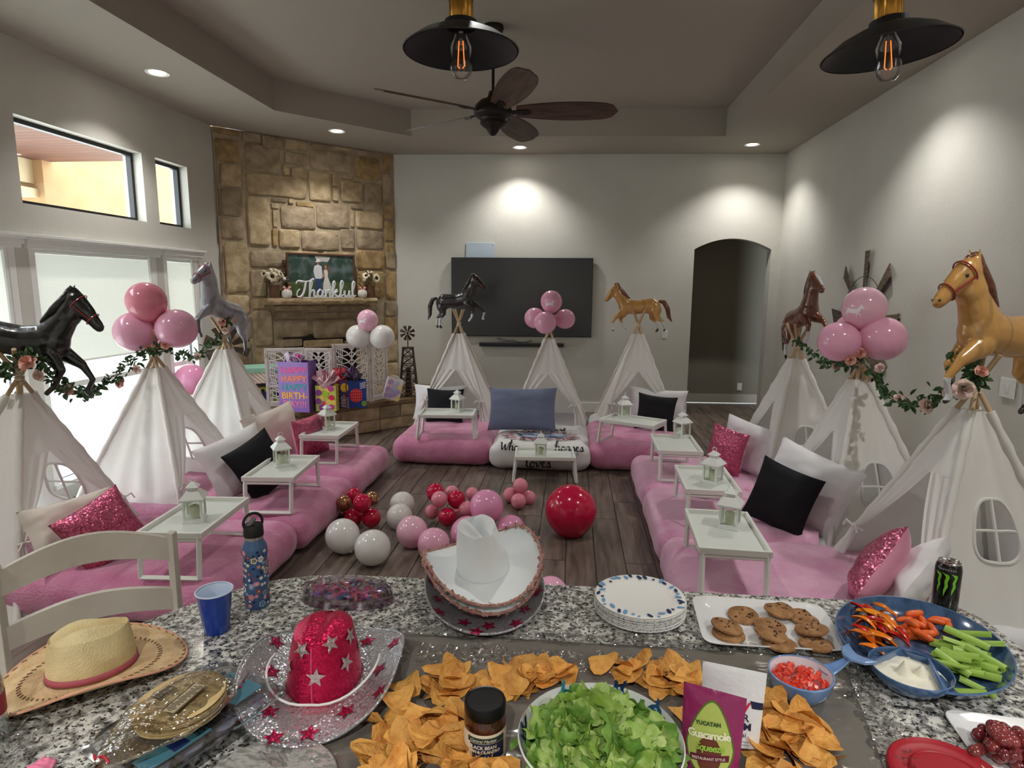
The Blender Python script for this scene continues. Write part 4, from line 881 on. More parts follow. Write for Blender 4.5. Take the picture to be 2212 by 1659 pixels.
horse(1732, 684, apF.y+.02, .55, R_(-86), BRN, (74, 36, 24), 'brown horse balloon with silver blaze left of the windmill decoration', tilt=R_(-20), blaze=True)
horse(2172, 728, apD.y+.03, .70, R_(200), TAN, (128, 66, 36), 'large tan horse balloon with red bridle by the right wall', tilt=R_(-6), bridle=1)
# ============================================================ rose garlands
leafm = mat('silk_leaf', (46, 78, 46), .55, col2=(78, 110, 66), scale=20, rand=.1); rosem = mat('peach_silk_rose', (226, 164, 148), .8, col2=(238, 190, 176), scale=14, sss=0.); palem = mat('pale_silk_rose', (236, 206, 196), .8, col2=(242, 222, 214), scale=14); vinem = mat('silk_vine', (74, 92, 56), .7)
def rose_mb(r):
    g = MB()
    for ly, (n, rr, tip) in enumerate(((6, 1., .30), (5, .74, .6), (4, .48, .9), (3, .25, 1.15))):
        for k in range(n):
            a0_ = 2*pi*(k+ly*.4)/n
            def pet(u, v, a0_=a0_, rr=rr, tip=tip):
                a = a0_+(u-.5)*2.0*(1.15 if rr > .3 else 2.4)*(2*pi/n/2.2); q = v; rad = r*rr*(q**.6)*(1+.05*sin(u*9)); z = r*(-.35+q*tip*.85-.18*(1 if rr > .9 else 0)*q*q-abs(u-.5)**2*.7*q)
                return (rad*cos(a), rad*sin(a), z)
            g.grid(pet, 5, 4)
    return g
rose_me = {}
for nm, mt_ in (('r', rosem), ('p', palem)):
    g = rose_mb(1); me = g.mesh('rose'); me.materials.append(mt_); me.polygons.foreach_set('use_smooth', [True]*len(me.polygons)); rose_me[nm] = me
def garland(pts, label, roses, seed, dens=1.):
    rnd = random.Random(seed); P = []
    for i in range(len(pts)-1):
        p0, p1, p2, p3 = pts[max(i-1, 0)], pts[i], pts[i+1], pts[min(i+2, len(pts)-1)]
        for k in range(10):
            t_ = k/10; P.append(.5*((2*p1)+(p2-p0)*t_+(2*p0-5*p1+4*p2-p3)*t_*t_+(3*p1-p0-3*p2+p3)*t_**3))
    P.append(pts[-1]); c = P[0].copy(); t = thing('rose_garland', label, 'garland', c, group='silk rose garlands')
    P = [p-c for p in P]; MB().tube([p+Vector((0, 0, .012*sin(i*.9))) for i, p in enumerate(P)], .0035, 5).build('vine', vinem, t)
    g = MB(); L = sum((P[i+1]-P[i]).length for i in range(len(P)-1)); n = int(L*150*dens)
    for k in range(n):
        q = rnd.random()*(len(P)-1); i = int(q); b = P[i].lerp(P[i+1], q-i)+Vector((rnd.gauss(0, .016), rnd.gauss(0, .016), rnd.gauss(0, .018))); s = rnd.uniform(.030, .052)
        R3 = Euler((rnd.uniform(-1.2, 1.2), rnd.uniform(-1.2, 1.2), rnd.uniform(0, 6.28))).to_matrix()
        V = [(0, 0, 0), (s*.35, -s*.33, .003), (s*.75, -s*.3, .004), (s*1.15, 0, -.004), (s*.75, s*.3, .004), (s*.35, s*.33, .003), (s*.5, 0, -.006)]
        g.add([b+R3 @ Vector(p) for p in V], [(0, 1, 6), (1, 2, 6), (2, 3, 6), (3, 4, 6), (4, 5, 6), (5, 0, 6)])
    stuff(g.build('leaves', leafm, t, smooth=False))
    for (w, r, kind, off) in roses:
        o = bpy.data.objects.new('rose', rose_me[kind]); COL.objects.link(o); o.parent = t; o.location = w+Vector(off)-c; o.scale = (r, r, r)
        o.rotation_euler = Vector((rnd.uniform(-.4, .4), -1, rnd.uniform(-.2, .8))).to_track_quat('Z', 'Y').to_euler()
    return t
def gp(u, v, y): return at(u, v, y=y)
L1 = [gp(0, 800, 3.24), gp(25, 795, 3.2), gp(75, 770, 3.2), gp(115, 822, 3.3), gp(155, 848, 3.55), gp(185, 848, 3.7), gp(225, 830, 3.85), gp(262, 800, 4.0), gp(300, 770, 4.2), gp(345, 752, 4.22), gp(390, 768, 4.6), gp(425, 770, 4.95), gp(455, 742, 5.2), gp(480, 715, 5.24), gp(492, 690, 5.24)]
garland(L1, 'green leaf garland with peach roses strung along the window side tents', [(gp(55, 780, 3.15), .048, 'r', (0, 0, 0)), (gp(80, 812, 3.2), .035, 'p', (0, 0, 0)), (gp(145, 843, 3.5), .034, 'r', (0, 0, 0)), (gp(197, 845, 3.75), .03, 'p', (0, 0, 0)), (gp(256, 827, 3.95), .036, 'r', (0, 0, 0)), (gp(293, 798, 4.1), .032, 'p', (0, 0, 0)), (gp(322, 752, 4.2), .032, 'r', (0, 0, 0)), (gp(356, 745, 4.2), .034, 'r', (0, 0, 0)), (gp(424, 770, 4.9), .036, 'p', (0, 0, 0)), (gp(478, 697, 5.2), .04, 'r', (0, 0, 0)), (gp(486, 713, 5.2), .035, 'p', (0, 0, 0))], 1)
L2 = [gp(1722, 735, 5.2), gp(1745, 755, 5.1), gp(1775, 778, 4.8), gp(1815, 788, 4.4), gp(1850, 780, 4.2), gp(1885, 800, 4.1), gp(1905, 830, 4.0), gp(1925, 860, 3.85), gp(1965, 870, 3.6), gp(2010, 868, 3.45), gp(2050, 835, 3.25), gp(2090, 828, 3.2), gp(2115, 815, 3.2), gp(2100, 792, 3.2), gp(2060, 785, 3.2)]
garland(L2, 'green leaf garland with pale roses strung along the right wall tents', [(gp(1806, 792, 4.4), .028, 'p', (0, 0, 0)), (gp(1838, 778, 4.15), .034, 'r', (0, 0, 0)), (gp(1860, 762, 4.15), .034, 'r', (0, 0, 0)), (gp(1902, 796, 4.0), .032, 'p', (0, 0, 0)), (gp(1942, 858, 3.7), .026, 'p', (0, 0, 0)), (gp(2005, 876, 3.4), .042, 'p', (0, 0, 0)), (gp(2050, 848, 3.25), .03, 'p', (0, 0, 0)), (gp(2083, 842, 3.15), .05, 'p', (0, 0, 0)), (gp(2122, 800, 3.15), .03, 'r', (0, 0, 0))], 2, .9)
# ============================================================ pillows
def pillow_mb(W, H, T, seed=0, wr=1., n=26, ear=.035, back=False):
    g = MB(); 
    for s in (1, -1):
        def f(u, v, s=s):
            a, b = (u-.5)*2, (v-.5)*2; th = T/2*((1-abs(a)**2.6)*(1-abs(b)**2.6))**.55
            x = a*(W/2)*(1-ear*2*(1-b*b)*abs(a)**1); y = b*(H/2)*(1-ear*2*(1-a*a)*abs(b)**1)
            k = (nz((a*1.6+seed, b*1.6, s))*.022+nz((a*4+seed, b*4, s+3))*.008)*wr*min(1, th/T*4)
            cr_ = .007*wr*sin(6*math.atan2(b, a)+seed)*(abs(a*b))
            return (x, y, s*(th+k*.8)+cr_)
        g.grid(f, n, n)
    return g
def pillow(name, label, c, xa, ya, W, H, T, mt, group, seed=0, wr=1., backm=None, ear=.035):
    """c: centre of the lower edge"""
    g = pillow_mb(W, H, T, seed, wr, ear=ear); n = len(g.f)//2
    if backm: g.mi = [0]*n+[1]*n
    g.v = [(x, y+H/2, z) for x, y, z in g.v]
    o = g.build(name, [mt, backm] if backm else mt, weld=True); axes(o, c, xa, ya); return tag(o, label, 'pillow', group)
pw = mat('white_pillow_cotton', (232, 230, 232), .9, bump=.12, bscale=12); pc = mat('cream_pillow_cotton', (226, 216, 206), .92, bump=.2, bscale=10); pb = mat('black_cushion_cloth', (12, 13, 20), .85, bump=.1, bscale=200); pbl = mat('slate_blue_cotton', (112, 120, 146), .9, bump=.1, bscale=14)
sq1 = sequin('pink_sequins', (176, 66, 100), (220, 120, 150), 150, .75, .32); sq2 = sequin('pale_pink_sequins', (186, 80, 116), (230, 140, 166), 130, .6, .3); pks = mat('pink_satin', (226, 150, 176), .35, sheen=.3)
PW = 'white pillows at the tents'; PB = 'black cushions on the white pillows'; PS = 'pink sequin cushions'
def lean(c, xa, back, ang): # up vector leaning towards 'back'
    b = Vector(back).normalized(); return (Vector((0, 0, 1))*cos(R_(ang))+b*sin(R_(ang)))
z0 = MZ+.01
# left A
pillow('pillow', 'crumpled cream pillow beside the nearest window side tent', Vector((-2.70, 3.08, z0)), (.35, 1, 0), lean(0, 0, (-1, .1, 0), 28), .52, .38, .16, pc, PW, 1, 2.2)
pillow('sequin_cushion', 'pink sequin cushion standing on a corner behind the chair', Vector((-2.52, 3.10, z0+.02)), (.45, .78, .38), lean(0, 0, (-.9, .25, 0), 14), .37, .37, .17, sq1, PS, 2, .6, pks)
pillow('pillow', 'grey white pillow behind the black cushion on the window side', Vector((-2.42, 4.38, z0)), (.22, .95, .12), lean(0, 0, (-1, .0, 0), 26), .66, .46, .17, pw, PW, 3, 1)
pillow('black_cushion', 'black cushion leaning on the middle window side pillow', Vector((-2.20, 4.32, z0+.02)), (.30, .9, .30), lean(0, 0, (-1, .2, -.1), 24), .44, .44, .13, pb, PB, 4, .5)
pillow('pillow', 'cream pillow behind the pink sequin cushion near the gifts', Vector((-2.62, 5.28, z0)), (.25, .96, .10), lean(0, 0, (-1, 0, 0), 16), .66, .45, .16, pc, PW, 5, 1)
pillow('sequin_cushion', 'pink sequin cushion standing near the gift bags', Vector((-2.32, 5.30, z0+.0)), (.28, .95, .04), lean(0, 0, (-1, 0, 0), 10), .42, .38, .16, sq1, PS, 6, .8, pks)
# back row
pillow('pillow', 'white pillow in the tent beside the fireplace', Vector((-1.52, 7.0, z0)), (1, .02, .0), lean(0, 0, (0, 1, 0), 16), .64, .42, .15, pw, PW, 7, 1.2, ear=.05)
pillow('black_cushion', 'black cushion in the tent beside the fireplace', Vector((-1.43, 6.84, z0)), (1, 0, -.0), lean(0, 0, (0, 1, 0), 16), .44, .40, .12, pb, PB, 8, .5, ear=.05)
pillow('pillow', 'slate blue pillow on the printed white blanket', Vector((-.50, 6.42, z0+.03)), (1, -.03, .02), lean(0, 0, (0, 1, 0), 24), .74, .48, .17, pbl, 'slate blue pillow', 9, .9, ear=.03)
pillow('pillow', 'white pillow in the tent near the light switch', Vector((.98, 6.98, z0)), (1, -.22, -.04), lean(0, 0, (0, 1, 0), 16), .66, .44, .15, pw, PW, 10, 1.1, ear=.05)
pillow('black_cushion', 'black cushion in the tent near the light switch', Vector((.93, 6.72, z0)), (1, -.12, -.10), lean(0, 0, (0, 1, 0), 18), .43, .41, .12, pb, PB, 11, .5, ear=.05)
# right row
pillow('pillow', 'white pillow with pink glow behind the upright sequin cushion', Vector((1.50, 5.27, z0)), (.55, -.83, -.10), lean(0, 0, (1, .3, 0), 12), .62, .44, .15, pw, PW, 12, 1)
pillow('sequin_cushion', 'pink sequin cushion upright on the farthest right mattress', Vector((1.30, 5.22, z0)), (.62, -.78, -.12), lean(0, 0, (1, .3, 0), 8), .36, .40, .12, sq1, PS, 13, .6, pks)
pillow('pillow', 'large white pillow behind the black cushion by the right wall', Vector((1.52, 4.18, z0)), (.50, -.84, -.16), lean(0, 0, (1, .5, 0), 20), .66, .50, .17, pw, PW, 14, 1.2)
pillow('black_cushion', 'large black cushion leaning diagonally by the right wall', Vector((1.335, 4.02, z0+.0)), (.72, -.62, -.22), lean(0, 0, (.9, .3, 0), 16), .41, .43, .14, pb, PB, 15, .5)
pillow('sequin_cushion', 'pink sequin cushion leaning toward the veggie tray', at(1842, 1296, z=.31), Vector((.62, .25, .74)).cross(Vector((-.72, .55, .42))), (.62, .25, .74), .36, .42, .19, sq2, PS, 16, .7, pks)
pillow('pillow', 'white pillow lying behind the energy drink can', at(1915, 1318, z=.29), Vector((.66, .40, .60)).cross(Vector((-.72, .50, .44))), (.66, .40, .60), .42, .42, .17, pw, PW, 17, 1.6)
# ============================================================ tray tables with lanterns
wtm = mat('white_tray_table', (228, 228, 222), .42)
def tray_table():
    t = thing('tray_table', 'x', 'table', (0, 0, 0)); L, W, H = .57, .36, .245
    g = MB(); g.box((0, 0, H-.012), (L-.02, W-.02, .008)); g.build('tray_board', mat('tray_board', (222, 226, 220), .38), t, smooth=False)
    g = MB()
    for s in (1, -1): g.box((0, s*(W/2-.009), H), (L, .018, .034)); g.box((s*(L/2-.009), 0, H), (.018, W-.036, .034))
    g.build('rim', wtm, t, smooth=False, bevel=.003)
    for s in (1, -1):
        g = MB(); rx = Matrix.Rotation(-s*.10, 3, 'Y'); xt, xb = s*(L/2-.012), s*(L/2+.012)
        for q in (1, -1):
            a, b = Vector((xt, q*(W/2-.022), H-.015)), Vector((xb, q*(W/2-.022), .011)); g.tube([a, b], .016, 4)
        g.tube([(xb, -W/2+.022, .013), (xb, W/2-.022, .013)], .016, 4); g.tube([(xt, -W/2+.022, H-.03), (xt, W/2-.022, H-.03)], .011, 4)
        g.build('leg', wtm, t, smooth=False, bevel=.002)
    return t
lanm = mat('white_lantern_tin', (232, 234, 230), .38); lang = clear('lantern_glass', (238, 244, 238), .06, .05); wax = mat('ivory_candle', (226, 222, 196), .6, sss=.0)
def lantern():
    t = thing('lantern', 'x', 'lantern', (0, 0, 0)); a = .045
    g = MB(); g.box((0, 0, .006), (.11, .11, .012)); g.box((0, 0, .018), (.10, .10, .012)); g.build('base', lanm, t, smooth=False, bevel=.002)
    g = MB()
    for x in (1, -1):
        for y in (1, -1): g.box((x*a, y*a, .078), (.011, .011, .112))
    for s in (1, -1): g.box((s*a, 0, .129), (.009, .09, .008)); g.box((0, s*a, .129), (.09, .009, .008))
    g.build('frame', lanm, t, smooth=False)
    g = MB(); Q = [(.062, .133), (.064, .139), (.032, .178), (.024, .182), (.024, .198), (.034, .20), (.012, .222), (.004, .228)]; P = []
    for r, z in Q: P += [(-r, -r, z), (r, -r, z), (r, r, z), (-r, r, z)]
    g.add(P, [(0, 3, 2, 1)]+[(i*4+k, i*4+(k+1) % 4, i*4+4+(k+1) % 4, i*4+4+k) for i in range(len(Q)-1) for k in range(4)]+[(28, 29, 30, 31)]); g.build('roof', lanm, t, smooth=False)
    MB().tube([(.016*cos(k*pi/8), 0, .236+.016*sin(k*pi/8)) for k in range(17)], .0022, 6, cap=False).build('ring_handle', lanm, t)
    g = MB()
    for s in (1, -1):
        g.add([(s*a, -a, .024), (s*a, a, .024), (s*a, a, .128), (s*a, -a, .128)], [(0, 1, 2, 3)]); g.add([(-a, s*a, .024), (a, s*a, .024), (a, s*a, .128), (-a, s*a, .128)], [(0, 1, 2, 3)])
    g.build('glass', lang, t, smooth=False)
    c = MB().lathe([(.0001, .024), (.026, .024), (.026, .086), (.022, .09), (.0001, .086)], 20).build('candle', wax, t)
    MB().tube([(0, 0, .086), (0, 0, .097)], .0015, 5).build('wick', eyem, c)
    return t
TT = tray_table(); LT = lantern()
KIDS[TT.name] = list(TT.children); KIDS[LT.name] = list(LT.children)
TB_ = [((-2.11, 3.18), 94, 'nearest window side mattress', (422, 1128)), ((-2.06, 4.15), 95, 'middle window side mattress', (609, 1010)), ((-2.18, 5.34), 92, 'mattress nearest the fireplace', (708, 930)),
       ((-1.26, 6.22), 4, 'left mattress of the back row', (988, 892)), ((-.22, 5.74), 4, 'floor before the printed blanket', (1168, 990)), ((.64, 6.10), -29, 'right mattress of the back row', (1349, 905)),
       ((.91, 5.20), 89, 'farthest mattress of the right row', (1473, 948)), ((.96, 4.23), 88, 'middle mattress of the right row', (1539, 1047)), ((.865, 3.30), 87, 'nearest mattress of the right row', (1575, 1142))]
for i, ((x, y), a, w_, lp) in enumerate(TB_):
    z = 0.0 if i == 4 else MZ+.012
    lab = 'white tray table standing on the '+w_
    if i == 0: TT.location = (x, y, z); TT.rotation_euler = (0, 0, R_(a)); TT['label'] = lab; TT['group'] = 'white tray tables'
    else: copy_tree(TT, (x, y, z), R_(a), lab, 'white tray tables')
    p = at(lp[0], lp[1]-4, z=z+.237); lab = 'white candle lantern above the '+w_
    if i == 0: LT.location = p; LT.rotation_euler = (0, 0, R_(20)); LT['label'] = lab; LT['group'] = 'white candle lanterns'
    else: copy_tree(LT, p, R_(20+17*i), lab, 'white candle lanterns')
# ============================================================ mantel things
def rzd(): return math.atan2(DD.y, DD.x)
def onm(u, v, d=.12):
    s, z = ondiag(u, v, d); return D0+DD*s+DN*d+Vector((0, 0, z))
def mbase(u, d=.12):
    s, _ = ondiag(u, 640, d); return D0+DD*s+DN*d+Vector((0, 0, ZM))
# framed photograph
sL, _ = ondiag(620, 600, .08); sR, _ = ondiag(767, 600, .08); _, zT = ondiag(692, 548, .08)
W_ = sR-sL; H_ = zT-ZM
t = thing('framed_photograph', 'wood framed wedding photograph of a couple standing in a green field', 'picture', D0+DD*((sL+sR)/2)+DN*.08+Vector((0, 0, ZM)), rz=rzd())
fw = mat('dark_walnut_frame', (92, 62, 44), .5); g = MB(); f = .022
g.box((0, 0, f/2), (W_, .03, f)); g.box((0, 0, H_-f/2), (W_, .03, f)); g.box((-W_/2+f/2, 0, H_/2), (f, .03, H_-2*f)); g.box((W_/2-f/2, 0, H_/2), (f, .03, H_-2*f)); g.build('frame', fw, t, smooth=False, bevel=.002)
bgm = mat('photo_background', (52, 74, 62), .4, col2=(122, 136, 140), scale=7, detail=7, mix=(.45, .75)); M_ = bgm.node_tree
MB().add([(-W_/2+f, .0, H_*.36), (W_/2-f, .0, H_*.36), (W_/2-f, .0, H_-f), (-W_/2+f, .0, H_-f)], [(0, 1, 2, 3)]).build('photo_trees', bgm, t, smooth=False)
MB().add([(-W_/2+f, .0, f), (W_/2-f, .0, f), (W_/2-f, .0, H_*.36), (-W_/2+f, .0, H_*.36)], [(0, 1, 2, 3)]).build('photo_field', mat('photo_grass', (92, 106, 62), .4, col2=(70, 84, 52), scale=9), t, smooth=False)
def flat(name, poly, col, y=-.003, par=None, sc=1.): 
    return MB().add([(x, y, z) for x, z in poly], [tuple(range(len(poly)))]).build(name, mat('photo_'+name, col, .4), par or t, smooth=False)
def ell(cx_, cz_, a, b, n=14): return [(cx_+a*cos(2*pi*k/n), cz_+b*sin(2*pi*k/n)) for k in range(n)]
k_ = H_/.60; X0 = -.045
flat('sky_gap', [(X0-.02, .50*k_), (X0+.13, .49*k_), (X0+.17, .56*k_), (X0-.05, .57*k_)], (196, 192, 188), -.0015)
flat('jeans', [(X0-.06, .06*k_), (X0-.045, .27*k_), (X0+.03, .27*k_), (X0+.03, .06*k_), (X0-.01, .06*k_), (X0-.012, .2*k_), (X0-.02, .06*k_)], (52, 76, 118))
flat('white_shirt', [(X0-.05, .26*k_), (X0-.075, .36*k_), (X0-.06, .43*k_), (X0-.01, .455*k_), (X0+.04, .43*k_), (X0+.05, .30*k_), (X0+.03, .26*k_)], (226, 226, 230), -.004)
flat('man_face', ell(X0-.01, .475*k_, .017, .024), (156, 110, 84), -.004)
flat('white_hat', [(X0-.05, .49*k_), (X0-.03, .485*k_), (X0+.0, .487*k_), (X0+.04, .492*k_), (X0+.02, .5*k_), (X0+.015, .525*k_), (X0-.025, .525*k_), (X0-.028, .5*k_)], (236, 236, 236), -.005)
flat('white_dress', [(X0+.07, .38*k_), (X0+.125, .38*k_), (X0+.12, .29*k_), (X0+.15, .2*k_), (X0+.19, .06*k_), (X0+.04, .06*k_), (X0+.055, .2*k_), (X0+.08, .29*k_)], (228, 224, 222), -.005)
flat('arms', [(X0+.07, .38*k_), (X0+.055, .31*k_), (X0+.04, .27*k_), (X0+.05, .265*k_), (X0+.09, .30*k_), (X0+.13, .32*k_), (X0+.135, .39*k_), (X0+.115, .4*k_), (X0+.085, .4*k_)], (186, 138, 112), -.0045)
flat('woman_face', ell(X0+.095, .425*k_, .015, .022), (196, 150, 124), -.006)
flat('long_hair', [(X0+.085, .45*k_), (X0+.11, .46*k_), (X0+.13, .42*k_), (X0+.15, .34*k_), (X0+.13, .33*k_), (X0+.11, .39*k_), (X0+.105, .43*k_)], (120, 82, 56), -.007)
MB().box((0, .012, H_/2), (W_-.02, .006, H_-.02)).build('backing', fw, t, smooth=False)
# word sign
sL, _ = ondiag(641, 640, .17); sR, _ = ondiag(768, 640, .17)
t = thing('word_sign', 'white cursive wooden word sign reading Thankful on the mantel', 'sign', D0+DD*((sL+sR)/2)+DN*.17+Vector((0, 0, ZM)), rz=rzd())
wd = curw('Thankful')+.25; k_ = (sR-sL)/wd; wsm = mat('white_sign_paint', (226, 228, 230), .5)
for q in (1,): cursive('Thankful', lambda x, y: (-(sR-sL)/2+(x+.28)*k_, 0, .013+(max(y, 0))*.135), .0125, wsm, t, name='letters', n=8)
MB().box((.02, 0, .006), ((sR-sL)*.86, .022, .012)).build('base', wsm, t, smooth=False, bevel=.002)
# pumpkins and sunflower pots
pkm = mat('white_pumpkin', (232, 228, 220), .55); crm = mat('crater_brown_pot', (108, 78, 56), .8, col2=(88, 60, 42), scale=12); petal = mat('cream_petal', (232, 220, 190), .8); seedm = mat('sunflower_center', (40, 26, 20), .9, bump=.6, bscale=200); sage = mat('dried_sage_leaf', (112, 112, 84), .8)
def pumpkin(u, label):
    t = thing('pumpkin', label, 'pumpkin', mbase(u, .16), rz=rzd(), group='white pumpkins on the mantel'); r = .062
    MB().lathe([(.012, .004), (.04, .0), (r*.92, .02), (r*1.05, .055), (r*.95, .09), (.035, .108), (.008, .1)], 48, f=lambda q, z: 1-.10*abs(cos(q*4.5))**.35*-1 if False else 1-.13*(1-abs(sin(q*4.5)))**2).build('body', pkm, t)
    MB().tube([(0, 0, .1), (.004, 0, .125), (.014, 0, .14)], [.009, .006, .007], 8).build('stem', crm, t)
    g = MB(); 
    for s in (1, -1):
        g.grid(lambda a, b, s=s: (s*(.006+.05*a), -.012-.018*sin(pi*a)*cos(2*pi*b), .118+.02*a+.022*sin(pi*a)*sin(2*pi*b)), 6, 10)
        g.tube([(0, -.02, .115), (s*.02, -.045, .10), (s*.035, -.055, .085)], [.008, .01, .003], 5, flat=.3)
    g.build('bow', mat('pink_burlap_bow', (216, 160, 148), .8), t)
pumpkin(620, 'white pumpkin with pink bow left of the word sign'); pumpkin(783, 'white pumpkin with pink bow right of the word sign')
def flower(g, c, d, r, sd):
    F = frame(Vector(d).orthogonal(), Vector(d).cross(Vector(d).orthogonal()), c); rnd = random.Random(sd)
    for ly in (0, 1):
        n = 13
        for k in range(n):
            a = 2*pi*(k+ly*.5)/n; l = r*(1-.12*ly)*rnd.uniform(.85, 1.1); w = r*.17; z = .1*r+ly*.08*r
            V = [(r*.3, 0, z), (l*.65, -w, z+.06*r), (l, 0, z-.05*r), (l*.65, w, z+.06*r), (l*.65, 0, z+.02*r)]
            V = [F @ Vector((x*cos(a)-y*sin(a), x*sin(a)+y*cos(a), zz)) for x, y, zz in V]; g.add(V, [(0, 1, 4), (1, 2, 4), (2, 3, 4), (3, 0, 4)])
def bouquet(u, dd, label, sd, flip, pot=True):
    c = mbase(u, dd); t = thing('sunflower_pot', label, 'flowers', c, rz=rzd(), group='flower pots on the mantel'); rnd = random.Random(sd)
    MB().lathe([(.05, 0), (.06, .0), (.064, .08), (.068, .165), (.06, .165), (.055, .10), (.0001, .09)], 24).build('pot', crm, t)
    L_ = [((flip*.05, -.09, .27), (flip*.2, -1, .1), .075), ((-.07*flip, -.03, .30), (-.5*flip, -.6, .5), .06), ((flip*.0, .01, .35), (0, -.3, 1), .06), ((flip*.12, -.01, .30), (flip*.8, -.5, .3), .055)]
    for i, (p, d, r) in enumerate(L_):
        g = MB(); flower(g, p, d, r, sd+i); f_ = g.build('sunflower', petal, t, smooth=False); dn_ = Vector(d).normalized()
        g = MB(); g.sphere((0, 0, 0), r*.36, 12, 6, (1, 1, .5)); g.xf(frame(dn_.orthogonal(), dn_.cross(dn_.orthogonal()), Vector(p)+dn_*r*.1)); g.build('seed_head', seedm, f_)
    g = MB(); 
    for k in range(2): g.sphere((-.11*flip+k*.2*flip, -.05, .24+.06*k), .024, 10, 7)
    g.build('cotton_bolls', pkm, t); g = MB()
    for k in range(70):
        a = rnd.uniform(0, 6.28); e = rnd.uniform(.02, .16); p = Vector((e*cos(a), e*sin(a)*.6-.02, rnd.uniform(.17, .33))); d = Vector((cos(a), sin(a)*.6, rnd.uniform(-.4, .8))).normalized(); s = Vector((-sin(a), cos(a), .3))*.011; l = rnd.uniform(.04, .08)
        g.add([p, p+d*l*.5-s, p+d*l, p+d*l*.5+s], [(0, 1, 2, 3)])
    stuff(g.build('dried_leaves', sage, t, smooth=False))
bouquet(594, .11, 'brown pot of cream sunflowers at the left end of the mantel', 1, -1); bouquet(800, .08, 'brown pot of cream sunflowers at the right end of the mantel', 2, 1)
# ============================================================ hearth things
oh = lambda u, v: at(u, v, z=HZ)
whw = mat('whitewashed_wood', (214, 206, 200), .8, col2=(172, 150, 138), scale=14, mix=(.5, .75)); carve = mat('white_carved_wood', (228, 224, 220), .7)
# four panel carved screen, standing in a zigzag
bot = [(577, 893), (662, 882), (722, 884), (803, 868), (838, 858)]; top_ = [(575, 753), (665, 752), (724, 744), (808, 744), (838, 746)]
# world base points on the hearth near its front edge
PB_ = [oh(577, 880), oh(663, 875), oh(722, 875), oh(803, 868), oh(838, 860)]
PB_[0] = PB_[0]+Vector((0, .0, 0))
SH_ = .70
t = thing('carved_screen', 'whitewashed four panel folding screen with carved leaf pattern on the hearth', 'screen', PB_[0])
for i in range(4):
    a, b = PB_[i]-PB_[0], PB_[i+1]-PB_[0]; d = (b-a); w_ = d.length; F = frame(d, Vector((0, 0, 1)), a); F4 = F
    # local: x along panel, y up, z out of face
    hgt = at(*top_[i], y=PB_[i].y).z-HZ; hgt = max(.6, min(.8, hgt))
    g = MB(); f = .032
    g.box((f/2, hgt/2, 0), (f, hgt, .025)); g.box((w_-f/2, hgt/2, 0), (f, hgt, .025)); g.box((w_/2, hgt-f/2, 0), (w_-2*f, f, .025)); g.box((w_/2, f*.9, 0), (w_-2*f, f*1.2, .025)); g.box((w_/2, hgt*.36, 0), (w_-2*f, f, .02))
    g.xf(F); pn = g.build('panel', whw, t, smooth=False, bevel=.002)
    g = MB(); iw = w_-2*f; ih = hgt-2.2*f; x0 = f; y0 = f*1.4; r = .0085
    def S(P, rr=r, wv=1.): g.tube([(x0+iw*max(0, min(1, x)), y0+ih*max(0, min(1, y)), 0) for x, y in P], rr, 4, flat=.7)
    for s in (0, 1):
        m_ = (lambda x: x) if s == 0 else (lambda x: 1-x)
        for k in range(8):
            y = k*.14-.06; S([(m_(.5), y), (m_(.36), y+.10), (m_(.18), y+.16), (m_(.02), y+.17)]); S([(m_(.5), y+.12), (m_(.4), y+.06), (m_(.25), y+.04), (m_(.1), y+.09), (m_(.0), y+.2)], r*.8)
        for k in range(3): S([(m_(.08+k*.16), -.02), (m_(.12+k*.06), .3), (m_(.06+k*.06), .6), (m_(.14+k*.05), 1.0)], r*.6)
        for k in range(0): S([(m_(.28), k*.115), (m_(.22), k*.115+.04), (m_(.28), k*.115+.08), (m_(.34), k*.115+.04), (m_(.28), k*.115)], r*.9)
    S([(.0, .98), (1, .98)], .013); S([(.0, .02), (1, .02)], .013); S([(.02, 0), (.02, 1)], .010); S([(.98, 0), (.98, 1)], .010); S([(.5, 0), (.5, 1)], .006)
    g.xf(F); g.build('carving', carve, pn, smooth=False)
# gifts
def gift_box(name, label, cat, c, w_, d_, h_, rz, mt): 
    t = thing(name, label, cat, c, rz=rz); return t
gi = oh(566, 882); gi = Vector((-3.27, 6.62, HZ))
# toy box with a striped box on top
rzg = R_(14)
cb = oh(572, 872)
tz = thing('toy_box', 'green and black toy box with printed footballs under the striped gift box', 'box', cb, rz=R_(30)); hh = at(560, 823, y=cb.y).z-HZ
lime = mat('lime_print', (150, 176, 60), .4); orn = mat('orange_print', (216, 130, 60), .4); blk = mat('black_print', (26, 26, 28), .35); nav = mat('navy_print', (36, 42, 92), .4); grn = mat('grey_print', (190, 192, 196), .4)
MB().box((0, 0, hh/2), (.34, .30, hh)).build('carton', lime, tz, smooth=False, bevel=.002)
MB().box((0, 0, hh-.025), (.344, .304, .05)).build('black_top_band', blk, tz, smooth=False)
MB().add([(-.17, -.1515, hh-.05), (-.02, -.1515, hh-.05), (-.17, -.1515, hh-.13)], [(0, 1, 2)]).build('orange_corner', orn, tz, smooth=False)
MB().box((-.03, -.151, hh*.32), (.17, .003, hh*.6)).build('navy_panel', nav, tz, smooth=False)
MB().box((-.07, -.153, hh*.36), (.045, .002, hh*.42)).build('price_label', grn, tz, smooth=False)
for i, (x, z, r) in enumerate(((-.1, .62, .03), (-.02, .66, .022), (.05, .62, .024), (.13, .5, .028), (.13, .84, .022))): MB().sphere((x, -.152, hh*z), r, 12, 6, (1, .12, 1)).build('printed_ball', grn if i == 4 else blk, tz)
